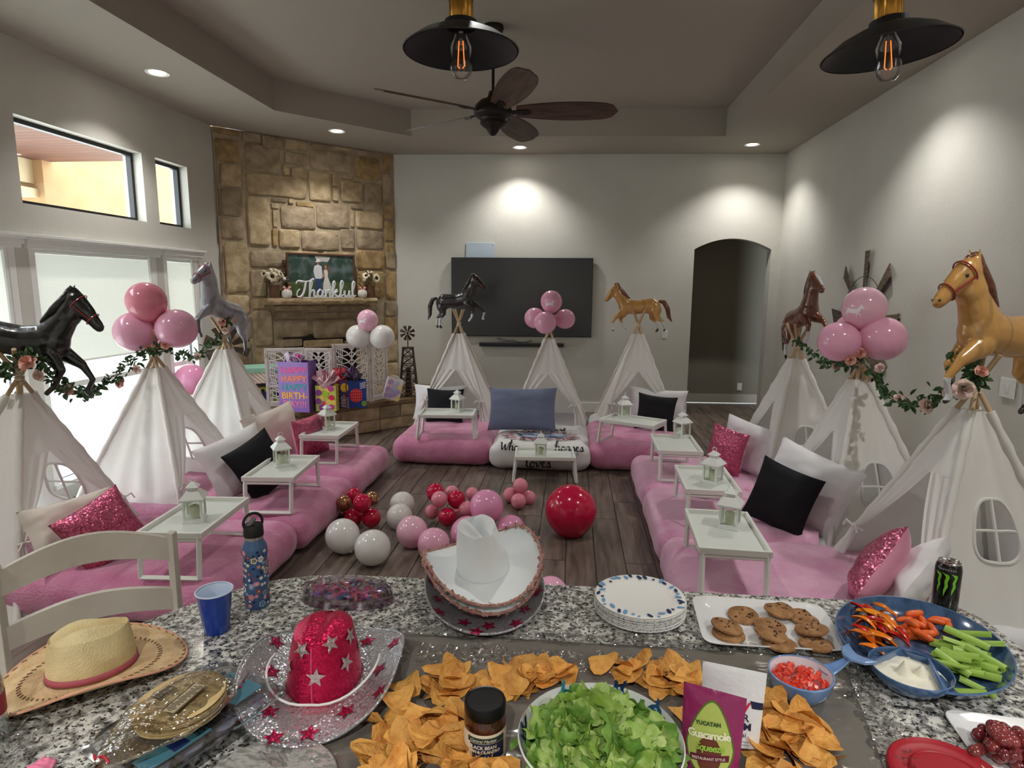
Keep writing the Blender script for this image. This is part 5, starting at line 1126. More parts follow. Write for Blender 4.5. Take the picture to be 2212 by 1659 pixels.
cs = cb+Vector((0, 0, hh+.002)); ts = thing('striped_gift_box', 'gift box with pink yellow and grey diagonal stripes and mint lid', 'gift box', cs, rz=R_(32)); sh_ = at(560, 790, y=cb.y).z-cs.z; sh_ = max(.16, sh_)
stripe = mat('stripe_paper', (236, 226, 206), .6); nt = stripe.node_tree; tc = nt.nodes.new('ShaderNodeTexCoord'); wv = nt.nodes.new('ShaderNodeTexWave'); wv.bands_direction = 'DIAGONAL'; wv.inputs['Scale'].default_value = 13; cr = nt.nodes.new('ShaderNodeValToRGB'); cr.color_ramp.interpolation = 'CONSTANT'
for k, (p, c) in enumerate(((0, (238, 232, 222)), (.35, (226, 190, 110)), (.6, (238, 232, 222)), (.8, (196, 150, 150)))):
    e = cr.color_ramp.elements[k] if k < 2 else cr.color_ramp.elements.new(p); e.position = p; e.color = lin(c)
nt.links.new(tc.outputs['Object'], wv.inputs[0]); nt.links.new(wv.outputs[0], cr.inputs[0]); nt.links.new(cr.outputs[0], nt.nodes['Principled BSDF'].inputs['Base Color'])
MB().box((0, 0, sh_*.45), (.40, .38, sh_*.9)).build('box', stripe, ts, smooth=False); MB().box((0, 0, sh_-.03), (.415, .395, .06)).build('lid', mat('mint_lid', (150, 200, 178), .5), ts, smooth=False, bevel=.003)
# gift bags
def bag(label, c, w_, d_, h_, rz, mt, sidemt=None, hand=None, tilt=0.):
    t = thing('gift_bag', label, 'gift bag', c, rz=rz, group='gift bags on the hearth', rot=(0, tilt, rz)); g = MB(); n = 8
    def f(u, v):
        q = u*4; i = int(min(q, 3.999)); a = q-i; C = [(-w_/2, -d_/2), (w_/2, -d_/2), (w_/2, d_/2), (-w_/2, d_/2), (-w_/2, -d_/2)]; x = C[i][0]*(1-a)+C[i+1][0]*a; y = C[i][1]*(1-a)+C[i+1][1]*a
        if i in (1, 3): x -= math.copysign(.03*sin(pi*a)*v*v, x)
        return (x, y, h_*v)
    g.grid(f, 32, 10); k = len(g.f); g.mi = [1 if (j % 32)//8 in (1, 3) else 0 for j in range(k)]; g.add([(-w_/2, -d_/2, 0), (w_/2, -d_/2, 0), (w_/2, d_/2, 0), (-w_/2, d_/2, 0)], [(0, 1, 2, 3)])
    g.build('bag', [mt, sidemt or mt], t, smooth=False, solid=.002)
    if hand:
        g = MB()
        for s in (1, -1): g.tube([(w_*.28*cos(a_/10*pi), s*d_/2, h_-.01+h_*.14*sin(a_/10*pi)) for a_ in range(11)], .004, 6)
        g.build('handle', hand, t)
    return t
pur = mat('purple_gift_bag', (134, 92, 176), .35, coat=.3); pur2 = mat('purple_gift_bag_side', (118, 82, 160), .35, coat=.3)
cp_ = Vector(oh(700, 893)); Wb_ = .37; hb = at(700, 792, y=cp_.y).z-HZ
cpb = cp_+Vector((-.36, .14, 0))
tp = bag('large purple gift bag with stacked birthday words in bright colors', cpb, Wb_, .2, .58, R_(-4), pur, pur2, mat('silver_cord', (200, 196, 210), .4))
for i, (s_, c_) in enumerate((('HAPPY', (232, 60, 140)), ('HAPPY', (238, 120, 70)), ('HAPPY', (40, 140, 150)), ('BIRTH-', (240, 170, 60)), ('DAY!!!', (226, 110, 150)))):
    Mx = Matrix.Translation((.01, -.103, .58-.10-i*.098)) @ Matrix.Rotation(pi/2, 4, 'X')
    text(s_, .105, mat('bag_letter_%d' % i, c_, .4), tp, Mx, offset=.0025, extrude=.001)
def tissue(t, c, r, h_, mt, sd, n=9, name='tissue_paper'):
    g = MB(); rnd = random.Random(sd)
    for k in range(n):
        a = rnd.uniform(0, 6.28); tip = Vector((r*cos(a)*rnd.uniform(.3, 1.2), r*.6*sin(a)*rnd.uniform(.3, 1.2), h_*rnd.uniform(.6, 1.1))); b = Vector(c)
        g.grid(lambda u, v, a=a, tip=tip: b+tip*v+Vector((cos(a+1.57), sin(a+1.57), 0))*(u-.5)*r*1.3*(1-v*.75)+Vector((0, 0, .02*sin(u*12+v*5)))*v+Vector((cos(a), sin(a), 0))*.02*sin(u*14), 8, 6)
    g.build(name, mt, t, smooth=False, solid=.001)
tissue(tp, (-.03, 0, .55), .13, .12, mat('lilac_white_tissue', (226, 214, 236), .7, translu=.2), 1); g = MB(); rnd = random.Random(4)
for k in range(12):
    a = rnd.uniform(0, 6.28); g.tube([(.03, -.04, .60), (.03+.04*cos(a), -.04+.03*sin(a), .66), (.03+.08*cos(a), -.04+.06*sin(a), .62+.03*sin(a*3))], .005, 5, flat=.4)
g.build('curly_ribbon', mat('magenta_ribbon', (206, 40, 140), .4), tp)
cf = oh(708, 888)+Vector((-.02, .05, 0)); dotm = [mat('dot_red', (214, 44, 70), .45), mat('dot_magenta', (200, 60, 150), .45), mat('dot_purple', (140, 60, 150), .45), mat('dot_lime', (170, 196, 50), .45), mat('dot_yellow', (236, 206, 90), .45)]
def dots(t, w_, d_, h_, n, mts, r, sd, face=-1):
    rnd = random.Random(sd); gs = [MB() for _ in mts]; k = 0; P = []
    for k in range(n*8):
        if len(P) >= n: break
        x, z = rnd.uniform(-w_/2+r*.8, w_/2-r*.8), rnd.uniform(r*.8, h_-r*.8)
        if any((x-a)**2+(z-b)**2 < (r*1.35)**2 for a, b in P): continue
        P.append((x, z)); rr = r*rnd.uniform(.8, 1.1); gs[rnd.randrange(len(mts))].add([(x+rr*cos(a*pi/7), -d_/2-.0035-.0002*len(P), z+rr*sin(a*pi/7)) for a in range(14)], [tuple(range(14))])
    for g, m_ in zip(gs, mts):
        if g.v: stuff(g.build('printed_dots', m_, t, smooth=False))
t = bag('small flowery gift bag with pale pink tissue in front of the carved screen', cf, .235, .12, .30, R_(6), mat('lime_bag', (196, 202, 96), .45), None); dots(t, .235, .12, .30, 20, dotm, .036, 3)
tissue(t, (0, 0, .27), .13, .19, mat('pale_pink_tissue', (236, 196, 206), .7, translu=.25), 2, 12)
cr_ = oh(742, 884)+Vector((-.06, .10, 0)); t = bag('narrow dark red gift bag between two patterned bags', cr_, .15, .11, .34, R_(12), mat('dark_red_bag', (120, 26, 40), .4), None)
tissue(t, (0, 0, .32), .09, .14, mat('coral_tissue', (230, 90, 110), .7, translu=.2), 5, 8); 
g = MB(); 
for k in range(5): g.box((0, -.058, .06+k*.055), (.12, .003, .012), Matrix.Rotation(.35, 3, 'Y'))
g.build('gold_stripes', mat('gold_print', (190, 130, 60), .4), t, smooth=False)
cn = oh(770, 881)+Vector((-.05, .05, 0)); t = bag('blue gift bag printed with bright balloons and zebra stripes', cn, .30, .13, .33, R_(20), mat('royal_blue_bag', (30, 66, 150), .4), None)
rb = mat('red_print', (216, 36, 50), .4); yb_ = mat('yellow_print', (236, 200, 40), .4); wpt = mat('white_print', (236, 236, 236), .4); gpt = mat('green_print', (120, 170, 70), .4)
MB().add([(.03+.075*cos(a*pi/12), -.067, .15+.085*sin(a*pi/12)) for a in range(24)], [tuple(range(24))]).build('red_balloon_print', rb, t, smooth=False)
MB().add([(-.10+.045*cos(a*pi/12), -.0675, .25+.055*sin(a*pi/12)) for a in range(24)], [tuple(range(24))]).build('yellow_balloon_print', yb_, t, smooth=False)
MB().add([(.12+.03*cos(a*pi/12), -.0675, .05+.035*sin(a*pi/12)) for a in range(24)], [tuple(range(24))]).build('green_balloon_print', gpt, t, smooth=False)
g = MB()
for k in range(6): g.box((-.10, -.067, .02+k*.022), (.09, .001, .009), Matrix.Rotation(.25, 3, 'Y'))
for k in range(4): g.box((.11, -.067, .24+k*.02), (.07, .001, .009), Matrix.Rotation(-.3, 3, 'Y'))
g.build('zebra_stripes', wpt, t, smooth=False)
g = MB()
for r_ in range(4):
    for k in range(6): g.add([(-.03+k*.022+.004, -.0685, .09+r_*.035), (-.03+k*.022+.018, -.0685, .09+r_*.035), (-.03+k*.022+.011, -.0685, .112+r_*.035)], [(0, 1, 2)])
stuff(g.build('red_balloon_pattern', mat('salmon_print', (240, 150, 150), .4), t, smooth=False))
tissue(t, (0, 0, .31), .14, .13, mat('dark_ruffle_tissue', (70, 66, 84), .6), 7, 8); tissue(t, (-.02, .02, .33), .12, .17, mat('plum_tissue', (124, 92, 140), .7), 8, 4, 'plum_card')
cd_ = oh(833, 868)+Vector((.05, .04, 0)); t = bag('white gift bag with pastel dots leaning right beside the windmill', cd_, .20, .10, .27, R_(24), mat('pastel_white_bag', (232, 222, 226), .5), None, mat('white_cord', (226, 226, 226), .6), tilt=R_(16)); t.location.z += .03
dots(t, .20, .10, .27, 14, [mat('pastel_lilac', (180, 160, 206), .5), mat('pastel_yellow', (236, 214, 140), .5), mat('pastel_blue', (176, 196, 222), .5), mat('pastel_pink', (226, 176, 200), .5)], .034, 9)
# windmill tower figure
wm = mat('rusty_dark_iron', (64, 56, 52), .7, .5, col2=(92, 74, 60), scale=20); ct = oh(880, 856)+Vector((.02, .0, 0)); Ht = at(880, 752, y=ct.y).z-HZ
t = thing('windmill_tower', 'rusty iron windmill tower figure standing on the hearth by the wall', 'decoration', ct, rz=R_(10)); g = MB(); b0, b1 = .12, .062
for z0_, z1_ in ((0, .0),): pass
C4 = [(-1, -1), (1, -1), (1, 1), (-1, 1)]
for x, y in C4: g.tube([(x*b0, y*b0, 0), (x*b1, y*b1, Ht)], .008, 4)
g.build('corner_posts', wm, t, smooth=False); g = MB(); nL = 6
for l in range(nL):
    za_, zb_ = Ht*l/nL, Ht*(l+1)/nL; ra, rb_ = b0+(b1-b0)*l/nL, b0+(b1-b0)*(l+1)/nL
    for i in range(4):
        (x0_, y0_), (x1_, y1_) = C4[i], C4[(i+1) % 4]; g.tube([(x0_*ra, y0_*ra, za_), (x1_*rb_, y1_*rb_, zb_)], .005, 4); g.tube([(x1_*ra, y1_*ra, za_), (x0_*rb_, y0_*rb_, zb_)], .005, 4); g.tube([(x0_*rb_, y0_*rb_, zb_), (x1_*rb_, y1_*rb_, zb_)], .006, 4)
g.build('cross_braces', wm, t, smooth=False); MB().box((0, 0, Ht+.006), (b1*2.4, b1*2.4, .014)).build('platform', wm, t, smooth=False); MB().box((0, 0, Ht*.3), (.09, .09, Ht*.6), taper=.6).build('inner_panel', wm, t, smooth=False)
MB().tube([(0, 0, Ht), (0, 0, Ht+.20)], .007, 6).build('mast', wm, t); hubz = Ht+.20
g = MB(); g.sphere((0, -.03, hubz), .018, 10, 6); g.build('hub', wm, t)
me = MB().prism([(.025, -.008), (.098, -.024), (.098, .024), (.025, .008)], -.002, .002).mesh('fan_blade'); me.materials.append(wm)
for k in range(8): o = bpy.data.objects.new('fan_blade', me); COL.objects.link(o); o.parent = t; o.location = (0, -.035, hubz); o.rotation_euler = (Matrix.Rotation(R_(22+45*k), 3, 'Y') @ Matrix.Rotation(pi/2+.5, 3, 'X')).to_euler()
MB().box((0, .05, hubz), (.004, .09, .05)).build('tail_vane', wm, t, smooth=False)
# dark metal windmill blades behind the farthest window side tent
cw = Vector((-3.15, 6.45, HZ)); cw = at(490, 735, y=6.6)
t = thing('windmill_ornament', 'dark metal windmill wheel leaning behind the tent under the grey horse', 'wall decor', Vector((cw.x, cw.y, HZ)), rz=R_(30)); rz_ = cw.z-HZ-.02; g = MB()
me = MB().prism([(.06, -.02), (.24, -.06), (.24, .06), (.06, .02)], -.003, .003).mesh('blade'); me.materials.append(wm)
for k in range(8): o = bpy.data.objects.new('blade', me); COL.objects.link(o); o.parent = t; o.location = (0, 0, rz_-.05); o.rotation_euler = (Matrix.Rotation(R_(45*k+20), 3, 'Y') @ Matrix.Rotation(pi/2+.35, 3, 'X')).to_euler()
MB().tube([(0, .0, 0), (0, 0, rz_-.05)], .012, 6).build('stand_post', wm, t); g = MB(); g.sphere((0, -.01, rz_-.05), .05, 12, 8, (1, .4, 1)); g.build('hub', wm, t)
MB().lathe([(.0001, 0), (.14, 0), (.14, .01), (.0001, .02)], 24).build('stand_base', wm, t)
# ============================================================ kitchen island
CZ = .914
def cc(u, v, z=CZ): return at(u, v, z=z)
def scl(p): return F_/((Vector(p)-Vector((0, 0, CH))).dot(FW))
def face(p): return math.atan2(-p[0], p[1])
def granite():
    M_ = mat('speckled_granite', (190, 190, 184), .16, spec=.55, coat=.3); nt = M_.node_tree; N = nt.nodes; K = nt.links; tc = N.new('ShaderNodeTexCoord')
    def ramp(sc, det, stops, kind='n', rough=.55):
        n = N.new('ShaderNodeTexNoise'); n.inputs['Scale'].default_value = sc; n.inputs['Detail'].default_value = det; n.inputs['Roughness'].default_value = rough; K.new(tc.outputs['Object'], n.inputs[0])
        r = N.new('ShaderNodeValToRGB'); K.new(n.outputs[0], r.inputs[0])
        for i, (p, c) in enumerate(stops):
            e = r.color_ramp.elements[i] if i < 2 else r.color_ramp.elements.new(p); e.position = p; e.color = lin(c)
        return r
    a = ramp(55, 5, ((.34, (104, 102, 100)), (.48, (166, 164, 158)), (.57, (222, 220, 212)))); b = ramp(120, 3, ((.40, (10, 11, 15)), (.44, (255, 255, 255)))); c = ramp(34, 4, ((.37, (22, 24, 30)), (.42, (255, 255, 255))), rough=.75)
    m1 = N.new('ShaderNodeMix'); m1.data_type = 'RGBA'; m1.blend_type = 'MULTIPLY'; m1.inputs[0].default_value = .92; K.new(a.outputs[0], m1.inputs[6]); K.new(b.outputs[0], m1.inputs[7])
    m2 = N.new('ShaderNodeMix'); m2.data_type = 'RGBA'; m2.blend_type = 'MULTIPLY'; m2.inputs[0].default_value = .9; K.new(m1.outputs[2], m2.inputs[6]); K.new(c.outputs[0], m2.inputs[7]); K.new(m2.outputs[2], N['Principled BSDF'].inputs['Base Color']); return M_
OUT = [(-1.75, .35), (-1.56, .7), (-1.42, .97), (-1.294, 1.20), (-1.20, 1.38), (-1.13, 1.50), (-1.06, 1.60), (-.98, 1.685), (-.90, 1.745), (-.80, 1.783), (-.68, 1.8), (0, 1.806), (.8, 1.808), (.95, 1.812), (1.08, 1.82), (1.14, 1.805), (1.175, 1.765), (1.185, 1.68), (1.185, 1.56), (1.22, 1.38), (1.36, 1.1), (1.70, .35)]
g = MB(); n = len(OUT)
def ins(d): return [(x*(1-d/1.6), .35+(y-.35)*(1-d/1.45)) for x, y in OUT]
rings = [(ins(.012), CZ-.035), (ins(0), CZ-.028), (ins(0), CZ-.006), (ins(.006), CZ)]
P = [(x, y, z) for r_, z in rings for x, y in r_]
g.add(P, [(k*n+i, k*n+(i+1) % n, (k+1)*n+(i+1) % n, (k+1)*n+i) for k in range(3) for i in range(n)]+[tuple(range(3*n, 4*n)), tuple(range(n-1, -1, -1))])
tag(g.build('granite_countertop', granite(), smooth=False), 'grey black and white speckled granite island countertop with rounded corners', 'countertop')
t = thing('island_cabinet', 'painted island cabinet carrying the granite countertop', 'cabinet', (0, .62, 0)); cabm = mat('cabinet_paint', (206, 202, 194), .5)
MB().box((0, 0, .44), (2.3, .5, .878)).build('body', cabm, t, smooth=False)
for k in range(4): MB().box((-.84+k*.56, .262, .48), (.5, .024, .72)).build('panel', cabm, t, smooth=False, bevel=.006)
# glossy grey sheet under the nachos, crumpled clear film along its rims
shm = mat('grey_plastic_sheet', (116, 111, 104), .14, spec=.8, coat=.7, bump=.4, bscale=9.)
q0, q1, q2, q3 = cc(862, 1368), cc(1818, 1424), cc(1925, 1700), cc(600, 1700)
def bil(u, v): return (q3*(1-u)+q2*u)*(1-v)+(q0*(1-u)+q1*u)*v
g = MB().grid(lambda u, v: bil(u, v)+Vector((0, 0, .0025+.004*abs(nz((u*7, v*5, 1)))+.003*abs(nz((u*18, v*16, 4))))), 90, 60)
tag(g.build('plastic_sheet', shm, solid=.0008), 'glossy grey plastic covered sheet under the tortilla chips', 'sheet')
film = clear('crinkled_film', (246, 246, 246), .10, .04, .6, 22); wrap = clear('cling_film', (250, 250, 250), .10, .05, .5, 40)
def crinkle(path, w_, amp, seed, name, label, nu=110, nv=14):
    P = [Vector(p) for p in path]; L = len(P)-1
    def f(u, v):
        q = u*L; i = int(min(q, L-1e-6)); a = P[i].lerp(P[i+1], q-i); d = (P[i+1]-P[i]).normalized(); s = Vector((-d.y, d.x, 0))
        r = abs(nz((u*30+seed, v*3, seed)))+.6*abs(nz((u*80, v*7, seed+3)))
        return a+s*(v-.5)*w_*(1+.5*nz((u*14, 3, seed)))+Vector((0, 0, .003+amp*r*(.35+v)))
    o = MB().grid(f, nu, nv).build(name, film, smooth=False); return tag(o, label, 'plastic film')
crinkle([q0+Vector((-.02, .005, 0)), q0.lerp(q1, .5)+Vector((0, .012, 0)), q1+Vector((.0, .01, 0))], .05, .018, 1, 'plastic_film', 'crinkled clear film along the far edge of the grey sheet')
crinkle([q1+Vector((.0, .0, 0)), q1.lerp(q2, .5)+Vector((.02, 0, 0)), q2+Vector((.03, 0, 0))], .07, .020, 5, 'plastic_film', 'crinkled clear film along the right edge of the grey sheet')
crinkle([cc(560, 1640)+Vector((0, 0, .002)), cc(760, 1500)+Vector((0, 0, .002)), q0+Vector((.02, -.03, .002))], .10, .016, 9, 'plastic_film', 'crinkled clear film under the pink sequin hat')
crinkle([cc(900, 1420)+Vector((0, 0, .004)), cc(1180, 1432)+Vector((0, 0, .004)), cc(1500, 1452)+Vector((0, 0, .004))], .075, .012, 13, 'plastic_film', 'crinkled clear film behind the row of tortilla chips')
# ------------------------------------------------------------ hats
def hat(name, label, c, rz, a, b, curl, ca, cb, ch, brimm, crownm, tilt=(0, 0), edge=None, band=None, bandz=(0.004, .02), pinch=1., flatt=.0, dip=.4, tail=.0, brimz=0., group=None):
    t = thing(name, label, 'hat', c, group=group, rot=(tilt[0], tilt[1], rz))
    def bz(q, s): return brimz+curl*(abs(sin(q))**2.4)*s**2.2-dip*curl*(cos(q)**2)*s**2+.004*s
    def br(u, v):
        q = 2*pi*u; s = v; x = (ca+(a-ca)*s)*cos(q); y = (cb+(b*(1-.10*abs(sin(q))**6)-cb)*s)*sin(q); return (x, y, bz(q, s))
    g = MB().grid(br, 72, 16); o = g.build('brim', brimm, t, weld=True, solid=.003)
    def cr(u, v):
        q = 2*pi*u; s = min(v/.62, 1); k = 1-.13*s**1.6; x, y = ca*k*cos(q), cb*(k-.08*s)*sin(q); z = ch*s**.9*(1+.04*cos(q))
        if v > .62:
            w_ = (v-.62)/.38; k2 = cos(w_*pi/2)**.75; x *= k2; y *= k2; z = ch*(1+.04*cos(q)*k2)+.026*(1-k2**2)**.8
            z -= pinch*(.050*math.exp(-(y/(cb*.22))**2)*(1-.3*abs(x/ca))+.018*math.exp(-((abs(y)-cb*.62)/(cb*.2))**2)*math.exp(-((x-ca*.35)/(ca*.4))**2))*(w_**.6)
        pf = pinch*math.exp(-((x-ca*.55)/(ca*.5))**2)*(v > .25)*min(1, max(0, (v-.25)/.4)); y *= 1-.30*pf; z -= .012*pf*abs(sin(q))
        return (x, y, z+brimz)
    MB().grid(cr, 64, 40).build('crown', crownm, t, weld=True)
    if band:
        g = MB(); n = 64
        g.grid(lambda u, v: (ca*(1.012-.10*.12*v)*cos(2*pi*u), cb*(1.012-.02*v)*sin(2*pi*u), brimz+bandz[0]+(bandz[1]-bandz[0])*v), n, 2); g.build('hat_band', band, t, weld=True, solid=.003)
    if edge:
        P = [br(k/96, 1.0) for k in range(97)]; MB().tube(P, edge[1], 6, cap=False).build('brim_edge', edge[0], t)
    return t, br, cr
def star(r, ri=.42): return [(r*(1 if k % 2 == 0 else ri)*sin(k*pi/5), r*(1 if k % 2 == 0 else ri)*cos(k*pi/5)) for k in range(10)]
def put_star(g, fn, u, v, r, rot, up=.004):
    p = Vector(fn(u, v)); du = (Vector(fn(u+.01, v))-p).normalized(); dv = (Vector(fn(u, min(v+.02, 1)))-Vector(fn(u, v-.02))).normalized(); n_ = du.cross(dv)
    if n_.z < 0: n_ = -n_
    S_ = star(r); c_, s_ = cos(rot), sin(rot); P = [p+n_*(up+.001)]+[p+du*(x*c_-y*s_)+dv*(x*s_+y*c_)+n_*up for x, y in S_]; k = len(g.v); g.add(P, [(0, i+1, (i+1) % 10+1) for i in range(10)])
straw = mat('straw_weave', (226, 196, 152), .8, col2=(206, 172, 126), scale=40, bump=.35, bscale=260); strawc = mat('pale_straw', (230, 212, 164), .7, col2=(204, 182, 130), scale=10, bump=.3, bscale=240)
c = cc(203, 1462)
t, br, cr = hat('straw_hat', 'tan straw cowgirl hat with dusty pink band by the clear container', c, R_(40), .195, .155, .028, .090, .072, .098, straw, strawc, band=mat('dusty_pink_band', (176, 86, 100), .7), bandz=(.004, .018), brimz=.022, dip=.7, pinch=.8, edge=(mat('straw_edge', (228, 170, 140), .8), .003), tilt=(0, 0))
g = MB()
for k in range(60):
    u = k/60; p, q = Vector(br(u, .42)), Vector(br(u+.006, .50)); g.tube([p+Vector((0, 0, .003)), q+Vector((0, 0, .003))], .0012, 4)
for k in range(46):
    u = k/46; p, q = Vector(br(u, .93)), Vector(br(u+.008, .97)); g.tube([p+Vector((0, 0, .003)), q+Vector((0, 0, .003))], .0011, 4)
stuff(g.build('stitching', mat('brown_stitch', (120, 84, 60), .8), t, smooth=False))
silver = sequin('silver_sequins', (170, 170, 174), (216, 216, 220), 330, .55, .34); pinkq = sequin('hot_pink_sequins', (190, 16, 66), (226, 40, 96), 300, .45, .38); starq = sequin('magenta_star_sequins', (150, 20, 60), (206, 46, 96), 300, .5, .34); silst = sequin('silver_star_sequins', (190, 170, 174), (226, 214, 216), 300, .7, .3)
c = cc(703, 1478)
t, br, cr = hat('sequin_hat', 'hot pink sequin cowgirl hat with silver brim and pink stars', c, R_(-84), .215, .195, .055, .098, .082, .125, silver, pinkq, brimz=.018, dip=.15, pinch=.25, edge=(silver, .003))
rnd = random.Random(2)
def stars(fn, m_, u, v, r, rot, up=.004, name='star'): g = MB(); put_star(g, fn, u, v, r, rot, up); return g.build(name, m_, t, smooth=False)
for k, (u, v) in enumerate([(.02, .75), (.10, .5), (.17, .82), (.26, .45), (.33, .8), (.42, .5), (.50, .8), (.58, .5), (.67, .82), (.75, .45), (.82, .78), (.90, .5), (.96, .9)]): stars(br, starq, u, v, .024, rnd.random()*6)
for u, v in [(.02, .28), (.16, .32), (.86, .30), (.95, .58), (.5, .8), (.1, .62), (.30, .3), (.72, .3), (.22, .56)]: stars(cr, silst, u, v, .022, rnd.random()*6, up=.003)
g = MB(); P = [];
for k in range(21):
    q = R_(-100+200*k/20); e = .118+.016*abs(sin(q)); P.append((e*cos(q), .118*sin(q)*1.05, .028+.055*abs(sin(q))**2.4*.5+.006)); 
g.tube(P, .0028, 8); g.build('chin_cord', mat('white_cord_elastic', (240, 234, 232), .6), t)
MB().tube([cr(0.0, k/12*.6) for k in range(13)], .0016, 6).build('crown_seam', mat('seam_thread', (220, 90, 130), .6), t)
# stack: silver star hat, two white felt hats with pink sequin edges
c = cc(1046, 1298)
grey_s = sequin('dull_silver_sequins', (150, 150, 154), (186, 186, 190), 330, .35, .42)
t, br, cr = hat('sequin_hat', 'silver cowgirl hat with pink stars under the white felt hats', c, R_(-78), .205, .19, .05, .080, .066, .055, grey_s, pinkq, brimz=.015, dip=.05, edge=(silver, .003), pinch=.2)
for k, (u, v) in enumerate([(.0, .72), (.07, .88), (.13, .66), (.20, .85), (.93, .7), (.86, .88), (.80, .7), (.27, .7), (.73, .85), (.97, .95), (.5, .7)]): stars(br, starq, u, v, .024, rnd.random()*6)
felt = mat('white_felt', (232, 236, 238), .95, bump=.1, bscale=300, sheen=.3); feltu = mat('white_felt_under', (206, 206, 206), .95); pse = mat('peach_sequin_edge', (238, 166, 150), .3, .35, col2=(250, 206, 196), scale=160, bump=1., bscale=220)
for k, (dz, lab) in enumerate(((.040, 'lower white felt cowgirl hat with pink sequin edge, under its twin'), (.066, 'upper white felt cowgirl hat with pink sequin edge, topmost of the stack'))):
    cH = Vector((c.x-.004, c.y+.028-.003*k, CZ+dz)); fe = felt if k else felt
    t, br, cr = hat('felt_hat', lab, cH, R_(-62), .190, .180, .062, .092, .074, .135, felt, felt, brimz=.03, dip=.25, pinch=1.25, tilt=(R_(8), R_(3)), group='white felt hats')
    P = [Vector(br(j/120, 1.0))+Vector((0, 0, .003)) for j in range(121)]; g = MB(); g.tube(P, .0042, 6, cap=False); rr_ = random.Random(3+k)
    for j in range(230):
        p = Vector(br(rr_.random(), 1.0))+Vector((rr_.gauss(0, .003), rr_.gauss(0, .003), rr_.gauss(.003, .003))); d = Vector((rr_.gauss(0, 1), rr_.gauss(0, 1), rr_.gauss(0, 1))).normalized(); e = d.orthogonal().normalized()*.0045; f = d.cross(e); g.add([p-e-f, p+e-f, p+e+f, p-e+f], [(0, 1, 2, 3)])
    g.build('sequin_edge', pse, t, smooth=False)
# ------------------------------------------------------------ bottle, cup, case, plates
c = cc(557, 1306)
t = thing('water_bottle', 'blue floral water bottle with black loop lid by the blue cup', 'bottle', c, rz=face(c)+.3)
blu = mat('denim_blue_bottle', (66, 98, 142), .35, coat=.3); r = .0345; hb_ = .205
MB().lathe([(.0001, 0), (r-.003, 0), (r, .004), (r, hb_*.84), (r*.93, hb_*.9), (r*.72, hb_*.965), (r*.70, hb_)], 40).build('body', blu, t)
MB().lathe([(r*.74, hb_-.002), (r*.76, hb_+.004), (r*.76, hb_+.007), (r*.7, hb_+.008)], 32).build('steel_ring', mat('bottle_steel', (190, 186, 180), .3, .9), t)
lidb = mat('black_bottle_lid', (22, 22, 24), .4); MB().lathe([(r*.78, hb_+.007), (r*.8, hb_+.012), (r*.78, hb_+.034), (r*.7, hb_+.04), (.0001, hb_+.04)], 32).build('lid', lidb, t)
MB().tube([(.026*cos(a_), 0, hb_+.046+.026*sin(a_)) for a_ in [R_(-50+k*13) for k in range(22)]], .0045, 8, flat=.9).build('loop_handle', lidb, t); MB().tube([(-.014, 0, hb_+.036), (.006, 0, hb_+.058)], .007, 8).build('spout', mat('smoky_spout', (120, 118, 122), .3), t)
rnd = random.Random(11); fl = [mat('flower_cream', (226, 206, 168), .5), mat('flower_pink', (226, 150, 160), .5), mat('flower_sky', (132, 168, 206), .5), mat('flower_navy', (30, 40, 84), .5), mat('flower_white', (226, 230, 232), .5), mat('flower_plum', (130, 84, 96), .5)]
gs = [MB() for _ in fl]; used = []
def onb(a_, z, k): return (( (r+k)*sin(a_)), -(r+k)*cos(a_), z)
def petals(g, a0_, z0_, rad, lob, amp, k, sq=1.):
    n = 20; g.add([onb(a0_, z0_, k)]+[onb(a0_+rad*(1+amp*cos(lob*2*pi*j/n))*cos(2*pi*j/n)/r, z0_+sq*rad*(1+amp*cos(lob*2*pi*j/n))*sin(2*pi*j/n), k) for j in range(n)], [(0, j+1, (j+1) % n+1) for j in range(n)])
for k in range(400):
    a_, z_ = rnd.uniform(-1.9, 1.9), rnd.uniform(.012, hb_*.84); rad = rnd.choice([.009, .0075, .005, .0035])
    if any(((a_-b_)*r)**2+(z_-y_)**2 < (rad+q_)**2*1.05 for b_, y_, q_ in used): continue
    used.append((a_, z_, rad)); i_ = rnd.choice([0, 1, 2, 2, 4, 5, 0]) if rad > .004 else rnd.choice([3, 3, 4])
    petals(gs[i_], a_, z_, rad, rnd.choice([5, 8, 2]), .15, .0005, rnd.choice([1, 1, 1.3])); 
    if rad > .006: petals(gs[rnd.choice([5, 3, 1])], a_, z_, rad*.55, 8, .15, .0009); petals(gs[0], a_, z_, rad*.25, 8, .1, .0012)
for g, m_ in zip(gs, fl): stuff(g.build('printed_flowers', m_, t, smooth=False))
c = cc(469, 1362); t = thing('plastic_cup', 'royal blue plastic cup with white inside by the chair', 'cup', c)
MB().lathe([(.0001, 0), (.029, 0), (.031, .003), (.034, .03), (.0345, .031), (.038, .062), (.0385, .063), (.043, .108), (.0455, .112), (.0465, .114)], 40).build('outer_wall', mat('royal_blue_plastic', (16, 66, 170), .25, coat=.3), t)
MB().lathe([(.0001, .004), (.028, .004), (.033, .03), (.037, .062), (.042, .108), (.0445, .1135), (.0475, .1145), (.0475, .1165), (.0455, .118), (.043, .116)], 40).build('white_lining', mat('white_cup_lining', (206, 220, 240), .3), t)
c = cc(752, 1296); t = thing('accessory_case', 'clear oval plastic case of pink and purple hair clips behind the sequin hat', 'case', c, rz=R_(2)); cas = clear('case_plastic', (226, 218, 226), .14, .06)
def oval(s, z): return [(.137*s*cos(q*pi/24)*(1-.0*abs(cos(q*pi/24))), .064*s*sin(q*pi/24), z) for q in range(48)]
